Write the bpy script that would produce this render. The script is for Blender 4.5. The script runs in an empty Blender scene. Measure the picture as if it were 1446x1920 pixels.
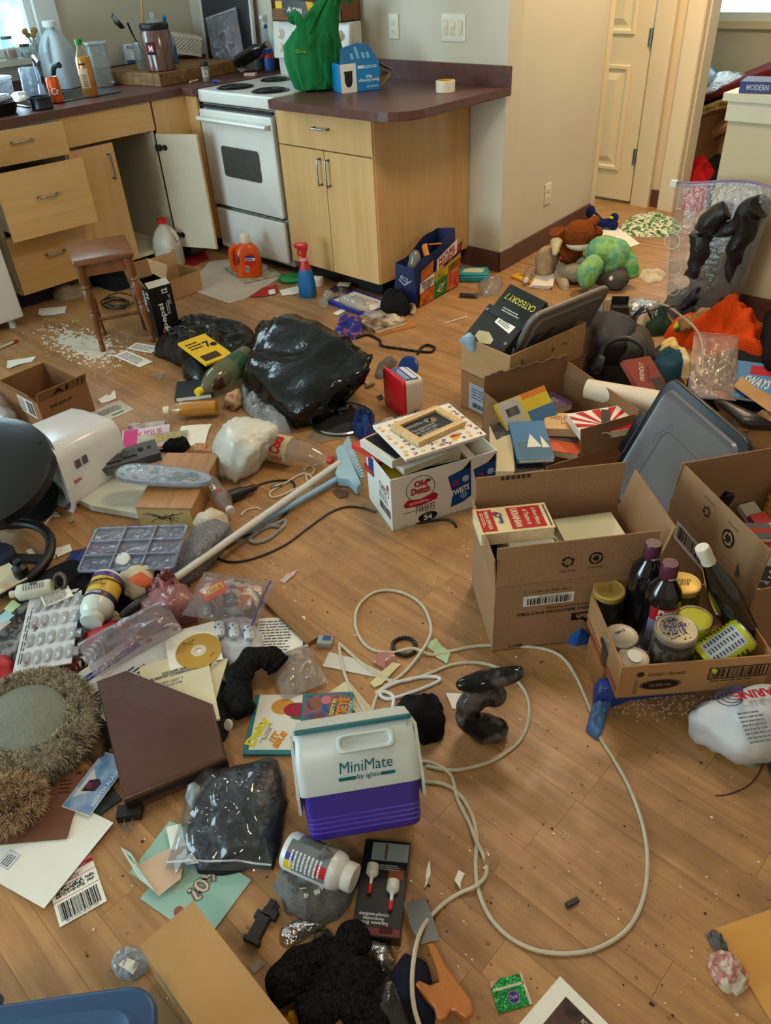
import bpy,math,random
from mathutils import Vector,Matrix,noise as mn
V=Vector;TM=Matrix.Translation;cos=math.cos;sin=math.sin
sc=bpy.context.scene
COL=sc.collection
# ---------------------------------------------------------------- camera
FPX,PITCH,ROLL,YAW,CAMZ=1431.0,math.radians(36.6),math.radians(-3.477),math.radians(-45.02),1.5
_f=V((sin(YAW)*cos(PITCH),cos(YAW)*cos(PITCH),-sin(PITCH)))
_r0=V((cos(YAW),-sin(YAW),0));_u0=_r0.cross(_f)
_r=cos(ROLL)*_r0+sin(ROLL)*_u0;_u=-sin(ROLL)*_r0+cos(ROLL)*_u0
cd=bpy.data.cameras.new('camera');cam=bpy.data.objects.new('camera',cd);COL.objects.link(cam)
cd.sensor_fit='HORIZONTAL';cd.sensor_width=36;cd.lens=36*FPX/1446;cd.clip_start=.05;cd.clip_end=60
cam.matrix_world=Matrix(((_r.x,_u.x,-_f.x,0),(_r.y,_u.y,-_f.y,0),(_r.z,_u.z,-_f.z,CAMZ),(0,0,0,1)))
sc.camera=cam
# ---------------------------------------------------------------- view, world, lights
sc.view_settings.view_transform='Standard';sc.view_settings.look='None'
sc.view_settings.gamma=1;sc.view_settings.use_curve_mapping=False
sc.view_settings.exposure=-0.17
sc.cycles.use_denoising=True;sc.cycles.max_bounces=8;sc.cycles.diffuse_bounces=4
sc.cycles.transparent_max_bounces=16;sc.cycles.sample_clamp_indirect=6;sc.cycles.caustics_reflective=False;sc.cycles.caustics_refractive=False
w=bpy.data.worlds.new('world');sc.world=w;w.use_nodes=True
nt=w.node_tree;bg=nt.nodes['Background']
tc=nt.nodes.new('ShaderNodeTexCoord');nz=nt.nodes.new('ShaderNodeTexNoise');nz.inputs['Scale'].default_value=14;nz.inputs['Detail'].default_value=6
cr=nt.nodes.new('ShaderNodeValToRGB')
cr.color_ramp.elements[0].position=.42;cr.color_ramp.elements[0].color=(.22,.50,.42,1)
cr.color_ramp.elements[1].position=.60;cr.color_ramp.elements[1].color=(.80,1.0,1.06,1)
nt.links.new(tc.outputs['Generated'],nz.inputs['Vector']);nt.links.new(nz.outputs['Fac'],cr.inputs['Fac']);nt.links.new(cr.outputs['Color'],bg.inputs['Color'])
bg.inputs['Strength'].default_value=4.5
def area_light(name,loc,size,power,col,rot=(0,0,0),sy=None,portal=False):
 l=bpy.data.lights.new(name,'AREA');l.energy=power;l.color=col;l.size=size
 if sy:l.shape='RECTANGLE';l.size_y=sy
 else:l.shape='DISK'
 if portal:l.cycles.is_portal=True
 o=bpy.data.objects.new(name,l);o.location=loc;o.rotation_euler=rot;COL.objects.link(o);return o
area_light('ceiling_lamp',(-1.3,2.2,2.38),.6,26,(1,.80,.56))
area_light('hall_lamp',(-1.9,4.3,2.38),.30,42,(1,.74,.46))
area_light('living_lamp',(0.3,-0.9,2.38),.5,20,(1,.86,.68))
H90=math.pi/2
area_light('patio_daylight',(-3.25,-2.84,1.1),2.0,125,(.66,.86,1),(H90,0,0),2.0)
area_light('kitchen_window_daylight',(-4.86,1.75,1.55),1.2,26,(.62,.84,1),(0,-H90,0),.8)
area_light('bedroom_window_daylight',(-2.4,6.72,1.3),1.2,12,(.7,.88,1),(-H90,0,0),.7)
# ---------------------------------------------------------------- pixel of the photograph -> point on a level plane
def at(px,py,z=0.0):
 d=_f*FPX+_r*(px-723)-_u*(py-960)
 t=(z-CAMZ)/d.z
 return V((d.x*t,d.y*t,z))
def D(a):return math.radians(a)
def T(x=0,y=0,z=0):return TM((x,y,z))
def RX(a):return Matrix.Rotation(D(a),4,'X')
def RY(a):return Matrix.Rotation(D(a),4,'Y')
def RZ(a):return Matrix.Rotation(D(a),4,'Z')
def fl(px,py,ang=0,z=0.0):return TM(at(px,py,z))@RZ(ang)
def mx(o,x,z):
 x=V(x).normalized();z=V(z);z=(z-x*z.dot(x)).normalized();y=z.cross(x)
 return Matrix(((x.x,y.x,z.x,o[0]),(x.y,y.y,z.y,o[1]),(x.z,y.z,z.z,o[2]),(0,0,0,1)))
def axm(o,z,up=(0,0,1)):
 """frame at o whose z axis is exactly z"""
 z=V(z).normalized();u=V(up)
 if abs(z.dot(u))>.99:u=V((1,0,0))
 x=(u-z*u.dot(z)).normalized();y=z.cross(x)
 return Matrix(((x.x,y.x,z.x,o[0]),(x.y,y.y,z.y,o[1]),(x.z,y.z,z.z,o[2]),(0,0,0,1)))
def r3(A,B,C,z=0.0):
 """rectangle on a level plane from three photo corners (bottom-left, bottom-right, top-left as the print reads): frame at its centre, width, height"""
 a,b,c=at(*A,z),at(*B,z),at(*C,z)
 x=(b-a);wd=x.length;x.normalize();y=V((-x.y,x.x,0));h=(c-a).dot(y)
 if h<0:h=-h
 ctr=a+x*wd/2+y*h/2
 return mx(ctr,x,(0,0,1)),wd,h
def ln(A,B,za=0.0,zb=None):
 a,b=at(*A,za),at(*B,za if zb is None else zb);return a,b
# ---------------------------------------------------------------- materials
MC={}
def lin(c):return tuple((x/255/12.92 if x/255<=.04045 else ((x/255+.055)/1.055)**2.4) for x in c)
def C(r,g,b,rough=.55,var=.08,sc_=9,bump=0,bs=60,metal=0,alpha=1,trans=0,coat=0,spec=.5,dirt=0):
 k=(r,g,b,rough,var,sc_,bump,bs,metal,alpha,trans,coat,spec,dirt)
 if k in MC:return MC[k]
 m=bpy.data.materials.new('mat_%d_%d_%d'%(r,g,b));m.use_nodes=True;t=m.node_tree;p=t.nodes['Principled BSDF']
 p.inputs['Roughness'].default_value=rough;p.inputs['Metallic'].default_value=metal
 p.inputs['Alpha'].default_value=alpha;p.inputs['Transmission Weight'].default_value=trans
 p.inputs['Coat Weight'].default_value=coat;p.inputs['Coat Roughness'].default_value=.15;p.inputs['Specular IOR Level'].default_value=spec
 c=lin((r,g,b))
 tcn=t.nodes.new('ShaderNodeTexCoord')
 if var or dirt:
  n=t.nodes.new('ShaderNodeTexNoise');n.inputs['Scale'].default_value=sc_;n.inputs['Detail'].default_value=3
  t.links.new(tcn.outputs['Object'],n.inputs['Vector'])
  rp=t.nodes.new('ShaderNodeValToRGB');e=rp.color_ramp.elements
  e[0].position=.3;e[0].color=tuple(x*(1-var) for x in c)+(1,)
  e[1].position=.7;e[1].color=tuple(min(1,x*(1+var)) for x in c)+(1,)
  if dirt:
   q=e.new(.22);q.color=tuple(x*(1-dirt) for x in c)+(1,)
  t.links.new(n.outputs['Fac'],rp.inputs['Fac']);t.links.new(rp.outputs['Color'],p.inputs['Base Color'])
 else:p.inputs['Base Color'].default_value=c+(1,)
 if bump:
  n2=t.nodes.new('ShaderNodeTexNoise');n2.inputs['Scale'].default_value=bs;n2.inputs['Detail'].default_value=3
  bp=t.nodes.new('ShaderNodeBump');bp.inputs['Strength'].default_value=bump;bp.inputs['Distance'].default_value=.01
  t.links.new(tcn.outputs['Object'],n2.inputs['Vector']);t.links.new(n2.outputs['Fac'],bp.inputs['Height']);t.links.new(bp.outputs['Normal'],p.inputs['Normal'])
 MC[k]=m;return m
def clear(r,g,b_,a,rough,bump,bs):
 """thin clear plastic or glass: see-through tint, reflections that rise towards grazing angles"""
 k=('clear',r,g,b_,a,rough,bump,bs)
 if k in MC:return MC[k]
 m=bpy.data.materials.new('clear_%d_%d_%d'%(r,g,b_));m.use_nodes=True;t=m.node_tree;N=t.nodes.new;L=t.links.new
 t.nodes.remove(t.nodes['Principled BSDF']);out=t.nodes['Material Output'];c=lin((r,g,b_))+(1,)
 tr=N('ShaderNodeBsdfTransparent');df=N('ShaderNodeBsdfDiffuse');df.inputs['Color'].default_value=c;tr.inputs['Color'].default_value=tuple(.6+.4*x for x in c[:3])+(1,)
 m1=N('ShaderNodeMixShader');m1.inputs[0].default_value=a;L(tr.outputs[0],m1.inputs[1]);L(df.outputs[0],m1.inputs[2])
 gl_=N('ShaderNodeBsdfGlossy');gl_.inputs['Roughness'].default_value=rough
 lw=N('ShaderNodeLayerWeight');lw.inputs['Blend'].default_value=.5;pw=N('ShaderNodeMath');pw.operation='POWER';pw.inputs[1].default_value=3.5
 ma=N('ShaderNodeMath');ma.operation='MULTIPLY_ADD';ma.inputs[1].default_value=.55;ma.inputs[2].default_value=.05
 L(lw.outputs['Facing'],pw.inputs[0]);L(pw.outputs[0],ma.inputs[0])
 m2=N('ShaderNodeMixShader');L(ma.outputs[0],m2.inputs[0]);L(m1.outputs[0],m2.inputs[1]);L(gl_.outputs[0],m2.inputs[2]);L(m2.outputs[0],out.inputs['Surface'])
 if bump:
  tcn=N('ShaderNodeTexCoord');n2=N('ShaderNodeTexNoise');n2.inputs['Scale'].default_value=bs;n2.inputs['Detail'].default_value=4;bp=N('ShaderNodeBump');bp.inputs['Strength'].default_value=bump;bp.inputs['Distance'].default_value=.01
  L(tcn.outputs['Object'],n2.inputs['Vector']);L(n2.outputs['Fac'],bp.inputs['Height'])
  for q in (df,gl_):L(bp.outputs['Normal'],q.inputs['Normal'])
  L(bp.outputs['Normal'],lw.inputs['Normal'])
 MC[k]=m;return m
def film(r,g,b,a=.22,rough=.1):return clear(r,g,b,a*.8,rough,.5,40)
def cl(r,g,b,var=.18):return C(r,g,b,.95,var,14,.5,180,spec=.15)
def paperm(r=236,g=236,b=226):return C(r,g,b,.8,.04,14,spec=.2)
def card(r=164,g=127,b=92):return C(r,g,b,.85,.09,6,.12,120,spec=.15)
def gloss(r,g,b):return C(r,g,b,.22,.04,spec=.5)
def ink(r,g,b):return C(r,g,b,.6,0,spec=.2)
def glass(r=225,g=235,b=230,a=.2):return clear(r,g,b,a*.55,.04,0,0)
def stripes(name,c1,c2,scale,rough=.7,axis=0,dist=0,alpha=1,coords='Object',bump=.0,sharp=.08):
 m=bpy.data.materials.new(name);m.use_nodes=True;t=m.node_tree;p=t.nodes['Principled BSDF'];p.inputs['Roughness'].default_value=rough
 tcn=t.nodes.new('ShaderNodeTexCoord');wv=t.nodes.new('ShaderNodeTexWave');wv.bands_direction='XYZ'[axis]
 wv.inputs['Scale'].default_value=scale;wv.inputs['Distortion'].default_value=dist;wv.inputs['Detail'].default_value=3
 rp=t.nodes.new('ShaderNodeValToRGB');e=rp.color_ramp.elements;e[0].position=.5-sharp;e[1].position=.5+sharp
 e[0].color=lin(c1)+(1,);e[1].color=lin(c2)+(1,)
 t.links.new(tcn.outputs[coords],wv.inputs['Vector']);t.links.new(wv.outputs['Color'],rp.inputs['Fac']);t.links.new(rp.outputs['Color'],p.inputs['Base Color'])
 if bump:
  bp=t.nodes.new('ShaderNodeBump');bp.inputs['Strength'].default_value=bump;bp.inputs['Distance'].default_value=.005
  t.links.new(wv.outputs['Fac'],bp.inputs['Height']);t.links.new(bp.outputs['Normal'],p.inputs['Normal'])
 p.inputs['Alpha'].default_value=alpha
 return m
def patches(name,cols,scale,rough=.85,bump=.3,kind='noise',detail=2):
 m=bpy.data.materials.new(name);m.use_nodes=True;t=m.node_tree;p=t.nodes['Principled BSDF'];p.inputs['Roughness'].default_value=rough
 p.inputs['Specular IOR Level'].default_value=.25
 tcn=t.nodes.new('ShaderNodeTexCoord')
 if kind=='noise':
  n=t.nodes.new('ShaderNodeTexNoise');n.inputs['Detail'].default_value=detail;fo=n.outputs['Fac']
 else:
  n=t.nodes.new('ShaderNodeTexVoronoi');fo=n.outputs['Color']
 n.inputs['Scale'].default_value=scale
 rp=t.nodes.new('ShaderNodeValToRGB');rp.color_ramp.interpolation='LINEAR' if kind=='noise' else 'CONSTANT';e=rp.color_ramp.elements
 k=len(cols);lo,hi=(.32,.68) if kind=='noise' else (.0,.8)
 e[0].position=lo;e[0].color=lin(cols[0])+(1,);e[1].position=hi;e[1].color=lin(cols[-1])+(1,)
 for i in range(1,k-1):
  q=e.new(lo+(hi-lo)*i/(k-1));q.color=lin(cols[i])+(1,)
 t.links.new(tcn.outputs['Object'],n.inputs['Vector']);t.links.new(fo,rp.inputs['Fac']);t.links.new(rp.outputs['Color'],p.inputs['Base Color'])
 if bump:
  n2=t.nodes.new('ShaderNodeTexNoise');n2.inputs['Scale'].default_value=160;bp=t.nodes.new('ShaderNodeBump');bp.inputs['Strength'].default_value=bump;bp.inputs['Distance'].default_value=.006
  t.links.new(tcn.outputs['Object'],n2.inputs['Vector']);t.links.new(n2.outputs['Fac'],bp.inputs['Height']);t.links.new(bp.outputs['Normal'],p.inputs['Normal'])
 return m
def woodm(name,c1,c2,rough=.4,scale=(1.5,22,22),per_obj=.0,coat=0,dirt=.0):
 """wood: noise stretched along X, tone varying per object"""
 m=bpy.data.materials.new(name);m.use_nodes=True;t=m.node_tree;p=t.nodes['Principled BSDF'];N=t.nodes.new;L=t.links.new
 tcn=N('ShaderNodeTexCoord');oi=N('ShaderNodeObjectInfo');mp=N('ShaderNodeMapping');mp.inputs['Scale'].default_value=scale
 ad=N('ShaderNodeVectorMath');ad.operation='ADD';ms=N('ShaderNodeMath');ms.operation='MULTIPLY';ms.inputs[1].default_value=37
 L(oi.outputs['Random'],ms.inputs[0]);L(tcn.outputs['Object'],mp.inputs['Vector']);L(mp.outputs['Vector'],ad.inputs[0]);L(ms.outputs[0],ad.inputs[1])
 n=N('ShaderNodeTexNoise');n.inputs['Scale'].default_value=1.0;n.inputs['Detail'].default_value=8;n.inputs['Roughness'].default_value=.65;n.inputs['Distortion'].default_value=.6
 L(ad.outputs[0],n.inputs['Vector'])
 rp=N('ShaderNodeValToRGB');e=rp.color_ramp.elements;e[0].position=.33;e[1].position=.66;e[0].color=lin(c1)+(1,);e[1].color=lin(c2)+(1,)
 L(n.outputs['Fac'],rp.inputs['Fac']);out=rp.outputs['Color']
 if per_obj:
  hv=N('ShaderNodeHueSaturation');mr=N('ShaderNodeMapRange');mr.inputs['To Min'].default_value=1-per_obj;mr.inputs['To Max'].default_value=1+per_obj
  L(oi.outputs['Random'],mr.inputs['Value']);L(mr.outputs['Result'],hv.inputs['Value']);L(out,hv.inputs['Color']);out=hv.outputs['Color']
 if dirt:
  n3=N('ShaderNodeTexNoise');n3.inputs['Scale'].default_value=2.2;n3.inputs['Detail'].default_value=9;n3.inputs['Roughness'].default_value=.7
  gm=N('ShaderNodeNewGeometry');L(gm.outputs['Position'],n3.inputs['Vector'])
  r3_=N('ShaderNodeValToRGB');q=r3_.color_ramp.elements;q[0].position=.36;q[0].color=(1-dirt,1-dirt,1-dirt*.9,1);q[1].position=.56;q[1].color=(1,1,1,1)
  L(n3.outputs['Fac'],r3_.inputs['Fac'])
  mm=N('ShaderNodeMix');mm.data_type='RGBA';mm.blend_type='MULTIPLY';mm.inputs['Factor'].default_value=1
  L(out,mm.inputs['A']);L(r3_.outputs['Color'],mm.inputs['B']);out=mm.outputs['Result']
  rr=N('ShaderNodeMapRange');rr.inputs['From Min'].default_value=.35;rr.inputs['From Max'].default_value=.6;rr.inputs['To Min'].default_value=rough+.25;rr.inputs['To Max'].default_value=rough
  L(n3.outputs['Fac'],rr.inputs['Value']);L(rr.outputs['Result'],p.inputs['Roughness'])
 else:p.inputs['Roughness'].default_value=rough
 L(out,p.inputs['Base Color']);p.inputs['Coat Weight'].default_value=coat;p.inputs['Coat Roughness'].default_value=.2
 return m
CARD=card();CARD2=card(180,142,100);CHROME=C(190,190,190,.22,0,metal=1);STEEL=C(150,150,150,.35,.05,metal=1)
BLACK=C(14,14,15,.45,.1);INK=ink(22,22,24);WHITE=gloss(232,232,226);PAPER=paperm()
# ---------------------------------------------------------------- mesh builder
class B:
 def __init__(s):s.v=[];s.f=[];s.m=[]
 def add(s,vs,fs,mi=0,M=None):
  o=len(s.v);s.v+=[tuple(M@V(v)) for v in vs] if M is not None else [tuple(v) for v in vs]
  s.f+=[tuple(i+o for i in f) for f in fs];s.m+=[mi]*len(fs);return s
 def box(s,cx,cy,cz,sx,sy,sz,mi=0,M=None):
  x,y,z=sx/2,sy/2,sz/2
  vs=[(cx+a*x,cy+b*y,cz+c*z) for a in (-1,1) for b in (-1,1) for c in (-1,1)]
  return s.add(vs,[(0,1,3,2),(4,6,7,5),(0,4,5,1),(2,3,7,6),(0,2,6,4),(1,5,7,3)],mi,M)
 def prism(s,poly,z0,z1,mi=0,M=None):
  n=len(poly);vs=[(p[0],p[1],z0) for p in poly]+[(p[0],p[1],z1) for p in poly]
  fs=[tuple(range(n))[::-1],tuple(range(n,2*n))]+[(i,(i+1)%n,n+(i+1)%n,n+i) for i in range(n)]
  return s.add(vs,fs,mi,M)
 def loft(s,rings,mi=0,M=None,caps=True,closed=False):
  n=len(rings[0]);vs=[v for r in rings for v in r];fs=[];k=len(rings)
  for j in range(k if closed else k-1):
   a,b=j*n,((j+1)%k)*n
   fs+=[(a+i,a+(i+1)%n,b+(i+1)%n,b+i) for i in range(n)]
  if caps and not closed:fs+=[tuple(range(n))[::-1],tuple((k-1)*n+i for i in range(n))]
  return s.add(vs,fs,mi,M)
 def rbox(s,sx,sy,sz,r=.01,e=None,mi=0,M=None,n=4,taper=1.0):
  """rounded box, base at z=0, centred in x,y; e = edge round-over at top and bottom; taper scales the top"""
  e=min(r if e is None else e,sz/2);rings=[]
  lv=[(0,e)]+[(e*(1-cos(i*H90/3)),e*(1-sin(i*H90/3))) for i in range(1,4)]+[(sz-e*(1-cos(i*H90/3)),e*(1-sin(i*H90/3))) for i in range(3,0,-1)]+[(sz,e)]
  for z,ins in lv:
   k=1+(taper-1)*z/sz;rings.append([(x,y,z) for x,y in rrect(sx*k-2*ins,sy*k-2*ins,max(r-ins,.0005),n)])
  return s.loft(rings,mi,M)
 def la(s,prof,n=20,mi=0,M=None,sx=1,sy=1):
  return s.loft([[(r*sx*cos(2*math.pi*i/n),r*sy*sin(2*math.pi*i/n),z) for i in range(n)] for r,z in [(max(r,1e-5),z) for r,z in prof]],mi,M)
 def tube(s,pts,r,n=8,closed=False,mi=0,M=None,flat=1.0,nrm=None,caps=True):
  pts=[V(p) for p in pts];k=len(pts);rings=[];up=V((0,0,1)) if nrm is None else V(nrm)
  for i,p in enumerate(pts):
   a=pts[(i-1)%k] if closed or i>0 else p;b=pts[(i+1)%k] if closed or i<k-1 else p
   t=(b-a);t=t.normalized() if t.length>1e-9 else V((1,0,0))
   u=up-t*up.dot(t)
   if u.length<1e-3:u=V((1,0,0))-t*t.x
   u.normalize();sd=t.cross(u);rr=r[i] if isinstance(r,(list,tuple)) else r
   rings.append([tuple(p+sd*rr*cos(2*math.pi*j/n)+u*rr*flat*sin(2*math.pi*j/n)) for j in range(n)])
  return s.loft(rings,mi,M,caps,closed)
 def ell(s,c,rx,ry,rz,mi=0,M=None,n=14,k=9):
  MM=(M if M is not None else Matrix())@T(*c)
  return s.loft([[(rx*sin(math.pi*j/k)*cos(2*math.pi*i/n),ry*sin(math.pi*j/k)*sin(2*math.pi*i/n),-rz*cos(math.pi*j/k)) for i in range(n)] for j in [.04]+list(range(1,k))+[k-.04]],mi,MM)
 def grid(s,fn,nu,nv,mi=0,M=None,thick=0):
  vs=[fn(i/nu,j/nv) for j in range(nv+1) for i in range(nu+1)];w=nu+1
  fs=[(j*w+i,j*w+i+1,(j+1)*w+i+1,(j+1)*w+i) for j in range(nv) for i in range(nu)]
  if thick:
   o=len(vs);vs+=[(v[0],v[1],v[2]-thick) for v in vs];fs+=[tuple(q+o for q in f[::-1]) for f in fs[:nu*nv]]
   edge=[i for i in range(w)]+[j*w+nu for j in range(1,nv+1)]+[nv*w+i for i in range(nu-1,-1,-1)]+[j*w for j in range(nv-1,0,-1)]
   fs+=[(edge[i],edge[i]+o,edge[(i+1)%len(edge)]+o,edge[(i+1)%len(edge)]) for i in range(len(edge))]
  return s.add(vs,fs,mi,M)
 def warp(s,fn):
  s.v=[tuple(fn(V(v))) for v in s.v];return s
 def bd(s,name,mat,parent=None,smooth=False,M=None,ang=40):
  me=bpy.data.meshes.new(name);me.from_pydata(s.v,[],s.f)
  for m in (mat if isinstance(mat,(list,tuple)) else [mat]):me.materials.append(m)
  if any(s.m):me.polygons.foreach_set('material_index',s.m)
  if smooth:
   me.polygons.foreach_set('use_smooth',[True]*len(me.polygons));me.set_sharp_from_angle(angle=D(ang))
  me.update();return link(name,me,parent,M)
def rrect(w_,h_,r,n=4):
 r=min(r,w_/2,h_/2);o=[]
 for cx,cy,a0 in ((w_/2-r,h_/2-r,0),(-w_/2+r,h_/2-r,90),(-w_/2+r,-h_/2+r,180),(w_/2-r,-h_/2+r,270)):
  o+=[(cx+r*cos(D(a0+90*i/n)),cy+r*sin(D(a0+90*i/n))) for i in range(n+1)]
 return o
def link(name,data,parent=None,M=None):
 o=bpy.data.objects.new(name,data);COL.objects.link(o)
 if parent is not None:o.parent=parent
 if M is not None:o.matrix_local=M if parent is not None else M
 return o
def tag(o,label,cat,group=None,kind=None):
 o['label']=label
 if cat:o['category']=cat
 if group:o['group']=group
 if kind:o['kind']=kind
 return o
def thing(name,label,cat,M=None,group=None):
 o=bpy.data.objects.new(name,None);COL.objects.link(o);o.empty_display_size=.05
 if M is not None:o.matrix_world=M
 return tag(o,label,cat,group)
def struct(name,b,mat,smooth=False,M=None):
 o=b.bd(name,mat,None,smooth,M);o['kind']='structure';return o
def bez(pts,n=8,closed=False):
 """smooth curve through points"""
 P_=[V(p) for p in pts];k=len(P_);out=[]
 for i in range(k if closed else k-1):
  p0=P_[(i-1)%k] if closed or i>0 else P_[i];p1=P_[i];p2=P_[(i+1)%k];p3=P_[(i+2)%k] if closed or i<k-2 else p2
  for j in range(n):
   t=j/n;out.append(.5*((2*p1)+(p2-p0)*t+(2*p0-5*p1+4*p2-p3)*t*t+(3*p1-p0-3*p2+p3)*t**3))
 if not closed:out.append(P_[-1])
 return out
# ---------------------------------------------------------------- print: lettering, flat shapes, bars
_txt={}
def txt(parent,s,w_,h_,M,mat=None,name='lettering',bold=.0,zf=None,shear=0,spacing=1):
 key=(s,bold,shear,spacing)
 if key not in _txt:
  cu=bpy.data.curves.new('lettering','FONT');cu.body=s;cu.align_x='CENTER';cu.resolution_u=2;cu.offset=bold;cu.shear=shear;cu.space_line=.85;cu.space_character=spacing
  ob=bpy.data.objects.new('tmp',cu);COL.objects.link(ob)
  me0=bpy.data.meshes.new_from_object(ob.evaluated_get(bpy.context.evaluated_depsgraph_get()))
  vs=[tuple(v.co) for v in me0.vertices];fs=[tuple(p.vertices) for p in me0.polygons]
  bpy.data.objects.remove(ob);bpy.data.curves.remove(cu);bpy.data.meshes.remove(me0)
  _txt[key]=(vs,fs)
 vs,fs=_txt[key]
 if not vs:return None
 x0,x1=min(v[0] for v in vs),max(v[0] for v in vs);y0,y1=min(v[1] for v in vs),max(v[1] for v in vs)
 kx=w_/(x1-x0) if w_ else h_/(y1-y0);ky=h_/(y1-y0) if h_ else kx
 nv=[((v[0]-(x0+x1)/2)*kx,(v[1]-(y0+y1)/2)*ky,.0004) for v in vs]
 b=B();b.add(nv,fs,0,M)
 if zf:b.warp(zf)
 return b.bd(name,mat or INK,parent)
def shape(parent,poly,M,mat,name='print',z=.0003,zf=None):
 b=B();b.add([(p[0],p[1],z) for p in poly],[tuple(range(len(poly)))],0,M)
 if zf:b.warp(zf)
 return b.bd(name,mat,parent)
def rect(parent,cx,cy,w_,h_,M,mat,name='print',z=.0003):return shape(parent,[(cx-w_/2,cy-h_/2),(cx+w_/2,cy-h_/2),(cx+w_/2,cy+h_/2),(cx-w_/2,cy+h_/2)],M,mat,name,z)
def disc(parent,cx,cy,r,M,mat,name='print',z=.0003,ry=None,n=24,a0=0,a1=360):return shape(parent,[(cx+r*cos(D(a0+(a1-a0)*i/n)),cy+(ry or r)*sin(D(a0+(a1-a0)*i/n))) for i in range(n if a1-a0==360 else n+1)],M,mat,name,z)
def ring(parent,cx,cy,r,r2,M,mat,name='print',z=.0004,ry=1.0):
 b=B();n=28
 b.add([(cx+q*cos(2*math.pi*i/n),cy+q*ry*sin(2*math.pi*i/n),z) for q in (r,r2) for i in range(n)],[(i,(i+1)%n,n+(i+1)%n,n+i) for i in range(n)],0,M)
 return b.bd(name,mat,parent)
def bars(parent,cx,cy,w_,h_,M,mat=None,seed=1,name='barcode',z=.0005):
 R=random.Random(seed);b=B();x=-w_/2
 while x<w_/2:
  q=R.choice((1,1,2,3))*w_/90;q=min(q,w_/2-x)
  b.add([(cx+x,cy-h_/2,z),(cx+x+q,cy-h_/2,z),(cx+x+q,cy+h_/2,z),(cx+x,cy+h_/2,z)],[(0,1,2,3)],0,M);x+=q+R.choice((1,1,2))*w_/90
 return b.bd(name,mat or INK,parent)
def lns(parent,cx,cy,w_,h_,n,M,mat=None,seed=1,name='small_print',z=.0005,fill=.45):
 """rows of print too small to read, as broken strips"""
 R=random.Random(seed);b=B();p=h_/n
 for i in range(n):
  y=cy+h_/2-p*(i+.5);x=-w_/2;end=w_/2*R.uniform(.5,1)
  while x<end-.02*w_:
   q=min(R.uniform(.05,.2)*w_,end-x);t=p*fill/2
   b.add([(cx+x,y-t,z),(cx+x+q,y-t,z),(cx+x+q,y+t,z),(cx+x,y+t,z)],[(0,1,2,3)],0,M);x+=q+.025*w_
 return b.bd(name,mat or ink(70,70,74),parent)
def onf(sx,sy,sz,k):
 """frame on a face of a box with base z=0: x runs right as seen from outside, y up"""
 return {'F':mx((0,-sy/2,sz/2),(1,0,0),(0,-1,0)),'B':mx((0,sy/2,sz/2),(-1,0,0),(0,1,0)),'R':mx((sx/2,0,sz/2),(0,1,0),(1,0,0)),
   'L':mx((-sx/2,0,sz/2),(0,-1,0),(-1,0,0)),'T':mx((0,0,sz),(1,0,0),(0,0,1))}[k]
def cyl_print(parent,r,z0,z1,a0,a1,mat,name='label',n=16,dr=.0006,M=None):
 b=B();k=n
 b.add([((r+dr)*cos(D(a0+(a1-a0)*i/k)),(r+dr)*sin(D(a0+(a1-a0)*i/k)),z) for z in (z0,z1) for i in range(k+1)],[(i,i+1,k+2+i,k+1+i) for i in range(k)],0,M)
 return b.bd(name,mat,parent,True)
def cyl_txt(parent,s,r,ang,z,w_,h_,mat=None,bold=0,M=None,flip=False,dr=.001,shear=0,side=False):
 def zf(v):
  x,y=(v.x,v.y) if not flip else (-v.x,-v.y)
  if side:x,y=-y,x
  a=D(ang)+x/r;q=V(((r+dr)*cos(a),(r+dr)*sin(a),z+y));return M@q if M is not None else q
 return txt(parent,s,w_,h_,Matrix(),mat,zf=zf,bold=bold,shear=shear)
def cyl_lines(parent,r,ang,z,w_,h_,n,mat=None,seed=1,M=None,flip=False,bar=False):
 o=(bars if bar else lns)(parent,0,0,w_,h_,*(() if bar else (n,)),Matrix(),mat,seed)
 for v in o.data.vertices:
  a=D(ang)+v.co.x/r;q=V(((r+.0009)*cos(a),(r+.0009)*sin(a),z+v.co.y));v.co=M@q if M is not None else q
 return o
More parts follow.
